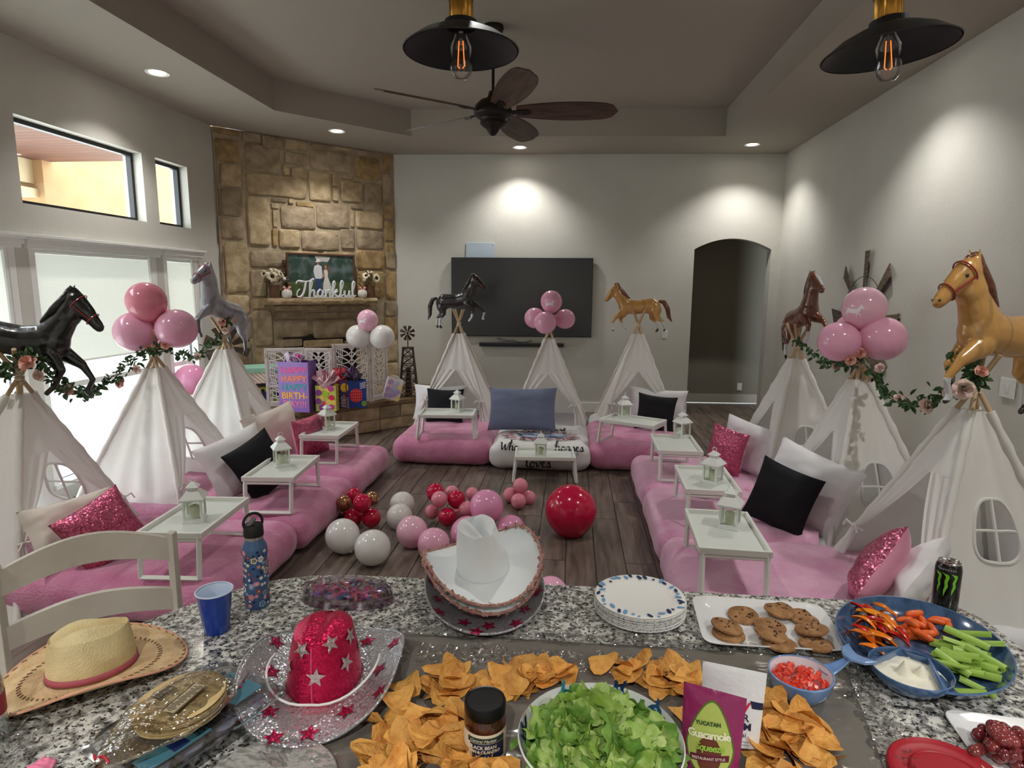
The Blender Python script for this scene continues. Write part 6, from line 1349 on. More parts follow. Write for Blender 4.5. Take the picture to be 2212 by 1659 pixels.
g = MB(); R5 = [oval(1.0, 0), oval(1.02, .003), oval(.97, .022), oval(.985, .024), oval(.985, .028), oval(.93, .046), oval(.80, .052)]; P = [p for r_ in R5 for p in r_]
g.add(P, [(k*48+i, k*48+(i+1) % 48, (k+1)*48+(i+1) % 48, (k+1)*48+i) for k in range(6) for i in range(48)]+[tuple(range(47, -1, -1)), tuple(range(6*48, 7*48))]); g.build('shell', cas, t)
rnd = random.Random(8); cl_ = [mat('clip_pink', (240, 110, 170), .35), mat('clip_lilac', (170, 130, 200), .35), mat('clip_coral', (240, 140, 140), .35), mat('clip_blue', (60, 140, 200), .3), mat('clip_gold', (200, 160, 110), .3, .6), mat('clip_white', (240, 226, 236), .3)]; gs = [MB() for _ in cl_]
for k in range(110):
    a_, e = rnd.uniform(0, 6.28), rnd.random()**.5*.85; p = (.125*e*cos(a_), .056*e*sin(a_), rnd.uniform(.010, .042)); gs[rnd.choice([0, 0, 0, 1, 1, 2, 2, 3, 4, 5])].box(p, (rnd.uniform(.012, .034), rnd.uniform(.004, .009), .004), Euler((rnd.uniform(-.6, .6), rnd.uniform(-.5, .5), rnd.uniform(0, 3.1))).to_matrix())
for g, m_ in zip(gs, cl_): stuff(g.build('hair_clips', m_, t, smooth=False))
MB().box((.0, -.062, .026), (.05, .006, .012)).build('latch', clear('latch_plastic', (240, 240, 240), .3, .1), t, smooth=False)
# paper plates
wpl = mat('white_paper_plate', (236, 234, 228), .5); lb = [mat('leaf_navy', (28, 48, 96), .5), mat('leaf_sky', (110, 160, 206), .5)]
c = cc(1381, 1322); nP = 12; R0 = .128
def plate_mesh():
    g = MB().lathe([(.0001, 0), (R0*.66, 0), (R0*.72, .004), (R0*.80, .008), (R0*.97, .0105), (R0, .0095), (R0*.99, .0085)], 48); me = g.mesh('paper_plate'); me.materials.append(wpl); me.polygons.foreach_set('use_smooth', [True]*len(me.polygons)); return me
me = plate_mesh(); rnd = random.Random(3)
for k in range(nP):
    o = bpy.data.objects.new('paper_plate', me); COL.objects.link(o); o.location = (c.x+rnd.gauss(0, .0012), c.y+rnd.gauss(0, .0012), CZ+.001+k*.0036)
    tag(o, 'blue leaf patterned paper plate on top of its stack' if k == nP-1 else 'paper plate in the stack beneath the top one, only its rim showing', 'plate', 'stacked paper plates')
    gs = [MB(), MB()]; m_ = 34 if k == nP-1 else 44
    for j in range(m_):
        q = 2*pi*j/m_+rnd.uniform(-.05, .05); rr = R0*rnd.uniform(.83, .94) if k == nP-1 else R0*.985; zz = .0092 if k == nP-1 else .0102
        if k == nP-1:
            d = rnd.choice([.5, -.5, .2, 1.2])+q; l, w_ = rnd.choice([(.0125, .0058), (.011, .005), (.005, .004)]); i_ = rnd.randrange(2)
            C_ = Vector((rr*cos(q), rr*sin(q), zz+.0022+(rr-R0*.8)*.02)); gs[i_].add([C_+Vector((l*cos(d)*cos(s)-w_*sin(d)*sin(s), l*sin(d)*cos(s)+w_*cos(d)*sin(s), 0)) for s in [x_*pi/6 for x_ in range(12)]], [tuple(range(12))])
        elif sin(q) < .3:
            d = .022; gs[rnd.randrange(2)].add([((R0+.0006)*cos(q), (R0+.0006)*sin(q), .0085), ((R0+.0006)*cos(q+d), (R0+.0006)*sin(q+d), .0085), ((R0+.0006)*cos(q+d), (R0+.0006)*sin(q+d), .0106), ((R0+.0006)*cos(q), (R0+.0006)*sin(q), .0106)], [(0, 1, 2, 3)])
    for g, mm_ in zip(gs, lb): stuff(g.build('leaf_print', mm_, o, smooth=False))
# ------------------------------------------------------------ cookies
t0, t1, t2, t3 = cc(1492, 1284, CZ+.018), cc(1772, 1304, CZ+.018), cc(1842, 1408, CZ+.018), cc(1520, 1390, CZ+.018); ctr = (t0+t1+t2+t3)/4
cer = mat('white_ceramic', (234, 234, 234), .12, coat=.5); t = thing('serving_plate', 'white rectangular ceramic plate of chocolate chip cookies', 'plate', Vector((ctr.x, ctr.y, CZ)))
def rectring(s, z, rd=.22, n=48):
    P = []
    for k in range(n):
        q = 2*pi*(k+.5)/n; cx_, sy_ = math.copysign(abs(cos(q))**rd, cos(q)), math.copysign(abs(sin(q))**rd, sin(q)); u, v = (cx_*s+1)/2, (sy_*s+1)/2
        p = (t3*(1-u)+t2*u)*(1-v)+(t0*(1-u)+t1*u)*v-ctr; P.append((p.x, p.y, z))
    return P
def ringmesh(R5, g=None, n=48):
    g = g or MB(); P = [p for r_ in R5 for p in r_]; m_ = len(R5); g.add(P, [(k*n+i, k*n+(i+1) % n, (k+1)*n+(i+1) % n, (k+1)*n+i) for k in range(m_-1) for i in range(n)]+[tuple(range(n-1, -1, -1)), tuple(range((m_-1)*n, m_*n))]); return g
ringmesh([rectring(.80, .0, .3), rectring(.84, .004, .3), rectring(.99, .015), rectring(1, .018), rectring(.985, .019), rectring(.80, .009, .3), rectring(.76, .007, .3)]).build('dish', cer, t)
ck = mat('cookie_dough', (176, 132, 88), .85, col2=(142, 100, 62), scale=30, bump=.8, bscale=60); cho = mat('chocolate_chunk', (70, 42, 28), .5)
CK = [(1574, 1366, 0, 'cookie under another at the left of the white plate'), (1570, 1350, 1, 'cookie topmost at the left of the white plate'), (1606, 1326, 0, 'cookie at the back left of the white plate'), (1663, 1350, 0, 'cookie in the middle of the white plate pile'), (1683, 1314, 1, 'bitten cookie at the top of the white plate pile'), (1736, 1331, 0, 'cookie right of the bitten one'),
      (1665, 1366, 1, 'cookie low left in the middle pile'), (1684, 1387, 0, 'cookie at the front middle of the plate'), (1754, 1357, 1, 'cookie at the right edge of the pile'), (1763, 1388, 0, 'cookie at the front right corner of the plate')]
for i, (u, v, lv, lab) in enumerate(CK):
    p = cc(u, v, CZ+.018+.012*lv); rnd = random.Random(i); t = thing('cookie', 'chocolate chip '+lab, 'cookie', (p.x, p.y, CZ+.0085+.0125*lv), rz=rnd.random()*6, group='chocolate chip cookies', rot=(rnd.uniform(-.06, .06)+.14*(lv), rnd.uniform(-.1, .1), rnd.random()*6)); rc = .042
    def ckf(q, z): return 1+.05*nz((cos(q)*1.6, sin(q)*1.6, i))-(.33*max(0, cos(q-1.0))**6 if 'bitten' in lab else 0)
    MB().lathe([(.0001, 0), (rc*.9, 0), (rc, .004), (rc*.97, .0085), (rc*.75, .0115), (rc*.3, .013), (.0001, .0132)], 32, f=ckf).build('dough', ck, t)
    g = MB()
    for k in range(9): a_, e = rnd.uniform(0, 6.28), rc*rnd.uniform(.1, .72); g.box((e*cos(a_), e*sin(a_), .0122), (rnd.uniform(.004, .009), rnd.uniform(.003, .006), .003), Euler((rnd.random(), rnd.random(), rnd.random()*3)).to_matrix())
    g.build('chocolate_chips', cho, t, smooth=False)
# ------------------------------------------------------------ drink can
c = cc(2030, 1338); c = at(2042, 1216, y=c.y); c = Vector((1.094, 1.772, CZ)); t = thing('drink_can', 'black energy drink can with green claw mark behind the veggie tray', 'can', c, rz=face(c)+.02)
r = .033; Hc = .150; blkc = mat('black_can_paint', (10, 12, 12), .25, .4, coat=.6); alu = mat('can_aluminium', (190, 190, 192), .25, .95)
MB().lathe([(.0001, .004), (.02, .003), (.024, 0), (.027, .002), (r, .012), (r, Hc-.022), (r*.93, Hc-.010), (r*.83, Hc-.004)], 48).build('body', blkc, t)
MB().lathe([(r*.83, Hc-.005), (r*.85, Hc), (r*.82, Hc+.0015), (r*.78, Hc-.003), (r*.74, Hc-.005), (.0001, Hc-.005)], 48).build('rim_and_top', alu, t)
g = MB(); g.lathe([(.0001, Hc-.0045), (.009, Hc-.0045), (.0001, Hc-.0044)], 16, c=(0, -.010, 0)); g.build('mouth_opening', eyem, t); MB().lathe([(.004, Hc-.004), (.010, Hc-.004), (.010, Hc-.002), (.004, Hc-.002)], 16, c=(0, .006, 0), sy=1.4).build('pull_tab', alu, t)
grnm = mat('lime_claw_print', (120, 200, 50), .4, emis=0.)
CL = [[(-.30, 1.0), (-.14, .93), (-.12, .80), (-.15, .5), (-.13, .30), (-.17, .05), (-.20, -.2), (-.22, .1), (-.19, .3), (-.22, .5), (-.20, .78), (-.27, .92)],
      [(-.12, 1.0), (.06, .93), (.09, .8), (.05, .5), (.07, .25), (.02, .0), (-.02, -.35), (-.04, .0), (-.01, .28), (-.03, .52), (.0, .78), (-.05, .92)],
      [(.12, 1.0), (.30, .93), (.31, .8), (.26, .5), (.28, .25), (.22, .0), (.17, -.25), (.17, .05), (.2, .3), (.18, .5), (.23, .78), (.17, .92)]]
g = MB()
for S_ in CL:
    bm = bmesh.new(); bm.faces.new([bm.verts.new((x_*.092-.004, y_*.052, 0)) for x_, y_ in S_]); bmesh.ops.triangulate(bm, faces=bm.faces); bmesh.ops.subdivide_edges(bm, edges=bm.edges, cuts=1)
    bm.verts.index_update(); g.add([((r+.0005)*sin(v.co.x/r), -(r+.0005)*cos(v.co.x/r), v.co.y+.072) for v in bm.verts], [tuple(v.index for v in f.verts) for f in bm.faces]); bm.free()
g.build('claw_logo', grnm, t, smooth=False)
g = MB(); 
for k in range(7): a_ = -.55+k*.18; g.box(((r*.965)*sin(a_), -(r*.965)*cos(a_), Hc-.0165), (.003, .001, .004), Matrix.Rotation(a_, 3, 'Z'))
g.build('small_print', mat('grey_print_can', (150, 152, 150), .4), t, smooth=False)
# ------------------------------------------------------------ veggie tray
bgl = mat('blue_glaze', (84, 118, 160), .14, col2=(58, 92, 138), scale=3, stretch=(3, 14, 14), coat=.7, spec=.6, mix=(.35, .7)); bgi = mat('deep_blue_glaze', (50, 72, 104), .12, col2=(72, 100, 136), scale=3, stretch=(3, 14, 14), coat=.7)
e1, e2 = cc(1803, 1340, CZ+.045), cc(2192, 1452, CZ+.045); ctr = (e1+e2)/2; ctr.z = CZ; ax = (e2-e1); A_ = .230; an = R_(61); B_ = .190; ctr = Vector((.895, 1.525, CZ)); pd_ = cc(1966, 1450, CZ+.04); pd_.z = CZ+.003; rb_ = 80/scl(pd_+Vector((0, 0, .04)))
t = thing('veggie_tray', 'blue glazed oval tray of peppers carrots and celery', 'tray', ctr, rz=an)
bl_ = Matrix.Rotation(-an, 3, 'Z') @ (pd_-ctr)
def el(s, z, n=200):
    P = []
    for k in range(n):
        p = Vector((A_*s*cos(2*pi*k/n), B_*s*sin(2*pi*k/n), 0))
        for _ in range(60):   # a bay in the rim where the dip bowl sits
            if (p-Vector((bl_.x, bl_.y, 0))).length < rb_*(1.0+.02/s): p *= .985
        P.append((p.x, p.y, z))
    return P
NT = 200
g = MB(); R5 = [el(.60, 0), el(.68, .002), el(.90, .022), el(1.0, .045), el(.998, .048), el(.98, .048)]; P = [p for r_ in R5 for p in r_]; g.add(P, [(k*NT+i, k*NT+(i+1) % NT, (k+1)*NT+(i+1) % NT, (k+1)*NT+i) for k in range(5) for i in range(NT)]); g.build('outer_wall', bgl, t)
g = MB(); R5 = [el(.98, .048), el(.88, .026), el(.70, .010), el(.5, .008)]; P = [p for r_ in R5 for p in r_]; P.append((0, 0, .008)); g.add(P, [(k*NT+i, k*NT+(i+1) % NT, (k+1)*NT+(i+1) % NT, (k+1)*NT+i) for k in range(3) for i in range(NT)]+[(3*NT+i, 3*NT+(i+1) % NT, 4*NT) for i in range(NT)]); g.build('inner_well', bgi, t)
trc = ctr
t = thing('dip_bowl', 'small blue bowl of white dip set in the edge of the veggie tray', 'bowl', pd_)
MB().lathe([(rb_*.4, .0), (rb_*.75, .010), (rb_*.98, .034), (rb_, .047), (rb_*.97, .048), (rb_*.95, .044)], 40).build('outer_wall', bgl, t); MB().lathe([(rb_*.97, .0475), (rb_*.92, .034), (rb_*.7, .014), (.0001, .012)], 40).build('inner_well', bgi, t)
def dipf(q, z): return 1+.0
g = MB(); g.grid(lambda u, v: (rb_*.86*v*cos(2*pi*u), rb_*.86*v*sin(2*pi*u), .030+.004*nz((v*3*cos(2*pi*u), v*3*sin(2*pi*u), 2))+.034*max(0, 1-((v*cos(2*pi*u)+.16)**2+(v*sin(2*pi*u)-.05)**2)**.5*4.0)+.026*max(0, 1-((v*cos(2*pi*u)-.34)**2+(v*sin(2*pi*u)-.0)**2)**.5*4.5)), 40, 16)
g.build('dip', mat('creamy_dip', (238, 234, 214), .4, sss=.0), t)
rnd = random.Random(21)
def scatter(mks, n, base, spread, label, cat, group, name, ang, sc=(1, 1), zz=(.012, .04), tilt=.3):
    for k in range(n):
        u = base[0]+rnd.gauss(0, spread[0]); v = base[1]+rnd.gauss(0, spread[1]); p = cc(u, v, CZ+.03); z = CZ+rnd.uniform(*zz)
        if (Vector((p.x, p.y))-Vector((pd_.x, pd_.y))).length < rb_*1.0: p = p+(Vector((p.x, p.y, 0))-Vector((pd_.x, pd_.y, 0))).normalized()*rb_*.4
        q = ((p-trc).x*cos(an)+(p-trc).y*sin(an))/A_, (-(p-trc).x*sin(an)+(p-trc).y*cos(an))/B_; L_ = (q[0]**2+q[1]**2)**.5
        if L_ > .78: p = trc+(p-trc)*.78/L_
        o = bpy.data.objects.new(name, mks[k % len(mks)]); COL.objects.link(o); o.location = (p.x, p.y, z); o.rotation_euler = (rnd.uniform(-.3, .3), rnd.uniform(-tilt, tilt), rnd.uniform(*ang)); o.scale = (rnd.uniform(*sc),)*3
        tag(o, label, cat, group)
def mk(mb, name, mt): me = mb.mesh(name); me.materials.append(mt); me.polygons.foreach_set('use_smooth', [True]*len(me.polygons)); return me
car = mat('carrot_orange', (236, 112, 44), .4, col2=(226, 92, 30), scale=30, rand=.08, coat=.3)
cms = [mk(MB().tube([(-.026+.052*k/6, .002*sin(k), .0) for k in range(7)], [.0035, .0075, .0085, .009, .009, .0085, .004], 10), 'carrot', car) for _ in range(2)]
scatter(cms, 20, (1985, 1350), (18, 14), 'baby carrot in the middle of the blue tray', 'carrot', 'baby carrots on the blue tray', 'baby_carrot', (-1.6, .4), (.8, 1.1))
for u, v, a_ in ((2032, 1336, -.1), (2050, 1350, 1.3), (2068, 1365, 0)):
    p = cc(u, v, CZ+.03); o = bpy.data.objects.new('baby_carrot', cms[0]); COL.objects.link(o); o.location = (p.x, p.y, CZ+.026); o.rotation_euler = (0, 0, a_); tag(o, {2032: 'baby carrot lying level below the can', 2050: 'baby carrot standing upright in the photo right of the pile', 2068: 'baby carrot alone above the celery sticks'}[u], 'carrot', 'baby carrots on the blue tray')
cel = mat('celery_green', (164, 196, 92), .4, col2=(140, 178, 70), scale=14, stretch=(1, 8, 8), rand=.08, coat=.3)
def celm():
    g = MB(); L_ = .045
    g.grid(lambda u, v: (-L_+2*L_*v, .012*cos(pi*u), .010*sin(pi*u)), 8, 4); g.grid(lambda u, v: (-L_+2*L_*v, .009*cos(pi*u), .0055*sin(pi*u)), 8, 4)
    for s in (-L_, L_): g.add([(s, .012*cos(pi*k/8), .010*sin(pi*k/8)) for k in range(9)]+[(s, .009*cos(pi*k/8), .0055*sin(pi*k/8)) for k in range(8, -1, -1)], [tuple(range(18))])
    return g
ces = [mk(celm(), 'celery', cel)]
scatter(ces, 26, (2085, 1420), (28, 22), 'celery stick at the right end of the blue tray', 'celery', 'celery sticks on the blue tray', 'celery_stick', (-.9, -.3), (.8, 1.1), (.014, .045))
pp = [mat('orange_pepper', (240, 130, 30), .25, rand=.12, coat=.5), mat('yellow_orange_pepper', (244, 160, 40), .25, rand=.1, coat=.5), mat('red_pepper', (196, 36, 26), .25, rand=.1, coat=.5)]
pms = []
for i, m_ in enumerate((pp[0], pp[1], pp[0], pp[2], pp[0])):
    g = MB(); L_ = .034; cv = .006+.002*i
    g.grid(lambda u, v: (-L_+2*L_*v, (u-.5)*.018*(sin(pi*min(max(v, .04), .96))**.5), cv*sin(pi*v)+.004*abs(u-.5)*2), 4, 10); g.grid(lambda u, v: (-L_+2*L_*v, (u-.5)*.016*(sin(pi*min(max(v, .04), .96))**.5), cv*sin(pi*v)-.003+.004*abs(u-.5)*2), 4, 10); pms.append(mk(g, 'pepper', m_))
scatter(pms, 34, (1890, 1352), (24, 22), 'orange or red bell pepper strip at the left end of the blue tray', 'pepper', 'bell pepper strips on the blue tray', 'pepper_strip', (-1.6, -.4), (.8, 1.15), (.012, .05), .5)
# ------------------------------------------------------------ whale shaped bowl with tomatoes
pw_ = cc(1728, 1458, CZ+.055); pw_.z = CZ+.002; r = 64/scl(pw_+Vector((0, 0, .055))); t = thing('whale_bowl', 'blue whale shaped bowl with tail handle holding diced tomatoes', 'bowl', pw_, rz=R_(24))
bw_ = mat('watery_blue_glaze', (128, 160, 206), .14, col2=(96, 132, 186), scale=18, coat=.7); wi = mat('white_glaze', (232, 226, 232), .15, coat=.5)
def wf(q, z): return 1+.10*max(0, cos(q))**3
def lip(q): return 0
g = MB(); g.lathe([(.0001, .0), (r*.5, 0), (r*.72, .012), (r*.95, .035), (r*1.0, .058), (r*.97, .060)], 40, f=wf); g.grid(lambda u, v: (r*1.0+.075*v, (u-.5)*(.030*(1-v)+.012), .052+.020*v*v-.007*cos((u-.5)*2)), 6, 8)
g.build('outer_wall', bw_, t, solid=.003); MB().lathe([(r*.98, .0605), (r*.93, .045), (r*.7, .02), (.0001, .016)], 40, f=wf).build('inner_wall', wi, t)
g = MB(); g.prism([(r+.065, -.010), (r+.085, -.034), (r+.115, -.040), (r+.100, -.012), (r+.095, 0), (r+.100, .012), (r+.115, .040), (r+.085, .034), (r+.065, .010)], .066, .074); g.build('tail_fluke', bw_, t, smooth=False, bevel=.002)
tom = mat('diced_tomato', (216, 48, 36), .3, col2=(232, 96, 76), scale=50, rand=.12, coat=.4, sss=.0); tmm = mk(MB().box((0, 0, 0), (.011, .009, .007)), 'dice', tom); tmm.polygons.foreach_set('use_smooth', [False]*len(tmm.polygons))
for k in range(110):
    a_, e = rnd.uniform(0, 6.28), rnd.random()**.5*r*.82; o = bpy.data.objects.new('tomato_dice', tmm); COL.objects.link(o); o.location = (pw_.x+e*cos(a_), pw_.y+e*sin(a_)*.9, CZ+.040+.016*(1-(e/r)**2)+rnd.uniform(-.004, .004)); o.rotation_euler = (rnd.random()*3, rnd.random()*3, rnd.random()*3); tag(o, 'red tomato dice heaped in the blue whale shaped bowl', 'tomato', 'diced tomatoes in the whale bowl')
# ------------------------------------------------------------ salad bowl
pb_ = cc(1296, 1600, CZ+.10); rS = 178/scl(pb_); pb_.z = CZ+.002; t = thing('salad_bowl', 'large white bowl painted with blue sea turtles holding chopped lettuce', 'bowl', pb_)
MB().lathe([(.0001, .0), (rS*.45, 0), (rS*.5, .006), (rS*.8, .045), (rS*.97, .095), (rS*1.0, .108), (rS*.985, .111)], 64).build('outer_wall', cer, t)
MB().lathe([(rS*.985, .111), (rS*.95, .092), (rS*.76, .045), (rS*.4, .012), (.0001, .010)], 64).build('inner_wall', cer, t)
tq = [mat('turtle_blue', (46, 84, 118), .3), mat('turtle_teal', (50, 140, 150), .3), mat('turtle_navy', (26, 50, 84), .3), mat('turtle_pale', (150, 190, 206), .3)]
def inb(q, h_): # point on the inner wall, h_ 0..1 down from rim
    rr = rS*(.98-.10*h_*1.2-.03*h_*h_); z = .109-.05*h_*1.15; return Vector((rr*cos(q)*.985, rr*sin(q)*.985, z+.0012))
def turtle(q, h_, s, rot, m_):
    g = MB(); g2 = MB(); c_, s_ = cos(rot), sin(rot)
    def pt(x, y, k=0.): X, Y = x*c_-y*s_, x*s_+y*c_; p = inb(q+X*s/rS, h_-Y*s/.055); return p-Vector((cos(q), sin(q), -.6))*k
    def poly(gg, L_, k): gg.add([pt(x, y, k) for x, y in L_], [tuple(range(len(L_)))])
    poly(g, [(1.0*cos(a_*pi/8), .72*sin(a_*pi/8)) for a_ in range(16)], .0005)
    poly(g, [(1.0+.28*cos(a_*pi/5)+.1, .24*sin(a_*pi/5)) for a_ in range(10)], .0005)
    for sx in (1, -1): poly(g, [(.55, .45*sx), (1.1, .9*sx), (1.15, 1.35*sx), (.85, 1.1*sx), (.3, .65*sx)], .0005); poly(g, [(-.6, .4*sx), (-1.1, .8*sx), (-1.15, .5*sx), (-.85, .2*sx)], .0005)
    for x, y in ((0, 0), (.5, .2), (.5, -.25), (-.5, .2), (-.5, -.25), (0, .45), (0, -.48)): poly(g2, [(x+.2*cos(a_*pi/3), y+.18*sin(a_*pi/3)) for a_ in range(6)], .0012)
    g.build('painted_turtle', tq[m_], t, smooth=False); g2.build('turtle_shell_pattern', tq[3 if m_ != 1 else 2], t, smooth=False)
turtle(R_(120), .38, .022, 2.6, 1); turtle(R_(72), .20, .018, 1.2, 2); turtle(R_(40), .42, .028, -.9, 0); turtle(R_(176), .5, .024, 1.6, 2); turtle(R_(8), .6, .018, .3, 0)
let = mat('romaine_green', (142, 176, 74), .45, col2=(190, 208, 130), scale=26, mix=(.42, .66), rand=.14, bump=.3, bscale=50, translu=.15); letd = mat('dark_romaine', (88, 134, 50), .45, col2=(132, 170, 78), scale=24, rand=.14, bump=.3, bscale=50, translu=.15)
lms = []
for i in range(9):
    rr = random.Random(i+40); g = MB(); a1_, b1_ = rr.uniform(.026, .040), rr.uniform(.017, .027); cvx, cvy = rr.uniform(-26, 30), rr.uniform(-45, 50)
    def lf(u, v):
        x, y = (u-.5)*2, (v-.5)*2; e = 1+.16*nz((x*2.3+i, y*2.3, i)); X, Y = a1_*x*e*(1-.18*y*y), b1_*y*e*(1-.2*x*x)
        return (X, Y, cvx*X*X+cvy*Y*Y+.0045*sin(x*7+i)*abs(y)**1.5+.004*nz((x*2.5, y*2.5, i+9)))
    g.grid(lf, 12, 10); lms.append(mk(g, 'leaf', let if i % 3 else letd))
for k in range(230):
    a_, e = rnd.uniform(0, 6.28), rnd.random()**.5*rS*.86; z = .075+.062*(1-(e/(rS*.9))**2)+rnd.uniform(-.012, .012); o = bpy.data.objects.new('lettuce_piece', lms[k % 9]); COL.objects.link(o)
    o.location = (pb_.x+e*cos(a_), pb_.y+e*sin(a_), CZ+z); o.rotation_euler = (rnd.gauss(0, .6), rnd.gauss(0, .6), rnd.random()*6.3); o.scale = (rnd.uniform(.7, 1.15),)*3; tag(o, 'piece of chopped romaine lettuce heaped in the turtle bowl', 'lettuce', 'chopped lettuce in the turtle bowl')
# ------------------------------------------------------------ tortilla chips
chm = mat('tortilla_chip', (226, 168, 84), .6, col2=(192, 122, 48), scale=26, detail=6, rand=.22, bump=.5, bscale=60, mix=(.4, .72)); chs = []
for i in range(10):
    rr = random.Random(i+70); g = MB(); s = rr.uniform(.031, .039); cvx, cvy = rr.uniform(4, 12)*rr.choice([1, -1]), rr.uniform(-9, 9); quad = i % 3 == 0
    def cf_(u, v):
        # rounded triangle with bulged sides, bent like fried dough
        q = 2*pi*u; e = s*v*(1+.23*cos(3*q)+.04*cos(6*q)+.04*sin(q*2+i)); x, y = e*cos(q), e*sin(q)
        return (x, y, cvx*x*x*1.2+cvy*y*y+5*x*y*(1 if i % 2 else -1)+.002*nz((x*60, y*60, i)))
    g.grid(cf_, 18, 4); chs.append(mk(g, 'chip', chm))
def chips(n, poly, label, group, zmax=.035, seed=0):
    rr = random.Random(seed); P = [cc(u, v, CZ+.012) for u, v in poly]; k = 0; us_ = [p.x for p in P]; vs_ = [p.y for p in P]
    def inside(x, y):
        c_ = False; j = len(P)-1
        for i in range(len(P)):
            if (P[i].y > y) != (P[j].y > y) and x < (P[j].x-P[i].x)*(y-P[i].y)/(P[j].y-P[i].y)+P[i].x: c_ = not c_
            j = i
        return c_
    while k < n:
        x, y = rr.uniform(min(us_), max(us_)), rr.uniform(min(vs_), max(vs_))
        if not inside(x, y): continue
        o = bpy.data.objects.new('tortilla_chip', chs[rr.randrange(10)]); COL.objects.link(o); o.location = (x, y, CZ+.010+zmax*rr.random()*(k/n)**.6); o.rotation_euler = (rr.gauss(0, .33), rr.gauss(0, .33), rr.random()*6.28); o.scale = (rr.uniform(.85, 1.15),)*3; tag(o, label, 'chip', group); k += 1
chips(28, [(930, 1462), (1000, 1440), (1010, 1480), (1110, 1450), (1160, 1435), (1180, 1480), (1090, 1510), (1000, 1500), (870, 1520), (870, 1500)], 'tortilla chip in the heap between the pink hat and the salsa jar', 'tortilla chips behind the salsa jar', .03, 1)
chips(32, [(1090, 1440), (1220, 1435), (1330, 1435), (1500, 1445), (1510, 1500), (1480, 1570), (1440, 1500), (1300, 1455), (1150, 1490), (1100, 1490)], 'tortilla chip in the row behind the turtle bowl', 'tortilla chips behind the turtle bowl', .03, 2)
chips(52, [(820, 1560), (880, 1530), (990, 1545), (1000, 1620), (1110, 1680), (1110, 1760), (760, 1760), (790, 1640)], 'tortilla chip in the heap left of the salsa jar', 'tortilla chips left of the salsa jar', .045, 3)
chips(40, [(1630, 1500), (1670, 1505), (1730, 1560), (1790, 1610), (1810, 1700), (1650, 1740), (1640, 1600)], 'tortilla chip in the heap right of the sour cream pouch', 'tortilla chips right of the pouches', .04, 4)
# ------------------------------------------------------------ salsa jar
c = cc(1047, 1640); c = cc(1048, 1632); r = 46/scl(c+Vector((0, 0, .06))); t = thing('salsa_jar', 'glass jar of black bean corn salsa with black lid among the chips', 'jar', c, rz=face(c)-.12); Hj = .118
MB().lathe([(.0001, .0), (r*.85, 0), (r*.97, .006), (r, .014), (r*.985, .02), (r*.985, .072), (r, .078), (r*.99, .09), (r*.90, .1), (r*.90, Hj-.008)], 48).build('salsa', mat('dark_salsa', (74, 34, 22), .15, col2=(40, 18, 12), scale=60, coat=1.), t)
MB().lathe([(r*.93, .098), (r*.96, .1), (r*.97, .104), (r*.97, .120), (r*.93, .124), (r*.86, .1235), (r*.84, .122), (.0001, .122)], 48, f=lambda q, z: 1+.004*sin(q*60)).build('lid', mat('black_metal_lid', (14, 14, 16), .3, .3), t)
def patch(name, mt, a0_, a1_, z0_, z1_, rr, k): return MB().grid(lambda u, v: ((rr+k)*sin(a0_+(a1_-a0_)*u), -(rr+k)*cos(a0_+(a1_-a0_)*u), z0_+(z1_-z0_)*v), 24, 2).build(name, mt, t)
patch('label', mat('cream_label', (230, 216, 190), .5), -1.9, 1.9, .016, .076, r*.985, .0006); patch('navy_panel', mat('navy_label', (30, 40, 72), .5), -.62, 1.1, .024, .058, r*.985, .0011); patch('green_panel', mat('dark_green_label', (40, 60, 50), .5), -.75, 1.1, .059, .070, r*.985, .0011); patch('gold_strip', mat('gold_label', (206, 160, 60), .5), -.62, -.5, .025, .055, r*.985, .0015)
ivory = mat('ivory_letters', (236, 228, 206), .5)
text('BLACK BEAN', .0098, ivory, t, wrap=r*.985+.0016, fn=None, M_=Matrix.Translation((0, 0, .0505)), extrude=.0001, offset=.0002, sp=.95); text('CORN & CILANTRO', .0085, ivory, t, wrap=r*.985+.0016, M_=Matrix.Translation((0, 0, .0415)), extrude=.0001, offset=.0002, sp=.9)
text('SALSA', .009, ivory, t, wrap=r*.985+.0016, M_=Matrix.Translation((0, 0, .0305)), extrude=.0001, sp=1.2); text('Central Market', .0085, ivory, t, wrap=r*.985+.0016, M_=Matrix.Translation((0, 0, .0642)), extrude=.0001, shear=.4)
# ------------------------------------------------------------ squeeze pouches
def pouch(label, c, rz, W, H, T, mt, topw=.85, capm=None, name='squeeze_pouch', tilt=0, capd=.02, capup=False):
    t = thing(name, label, 'pouch', c, rot=(tilt, 0, rz))
    def wd(v): return (topw+(1-topw)*v) 
    def fn(s):
        return lambda u, v: ((u-.5)*W*wd(1-v if not capup else 1-v), s*T/2*(sin(pi*u)**.6)*(max(0., sin(pi*min(v*.98+.02, 1)*.52+0.0+.0) if False else (1-v)**.55*.9+.1*(1-v))), capd+v*H)
    g = MB().grid(lambda u, v: fn(-1)(u, v), 20, 24).grid(lambda u, v: fn(1)(u, v), 20, 24); g.build('film', mt, t, weld=True)
    if capm: MB().lathe([(.0001, 0), (.0135, 0), (.014, .002), (.013, capd+.012), (.0001, capd+.012)], 24, f=lambda q, z: 1+.03*sin(q*16)).build('cap', capm, t)
    def front(x, y, k=.0007):
        v = (y-capd)/H; W2 = W*wd(1-v); u = x/W2+.5; u = min(max(u, .001), .999); p = Vector(fn(-1)(u, min(max(v, 0), 1))); return Vector((p.x, p.y-k, p.z))
    return t, front
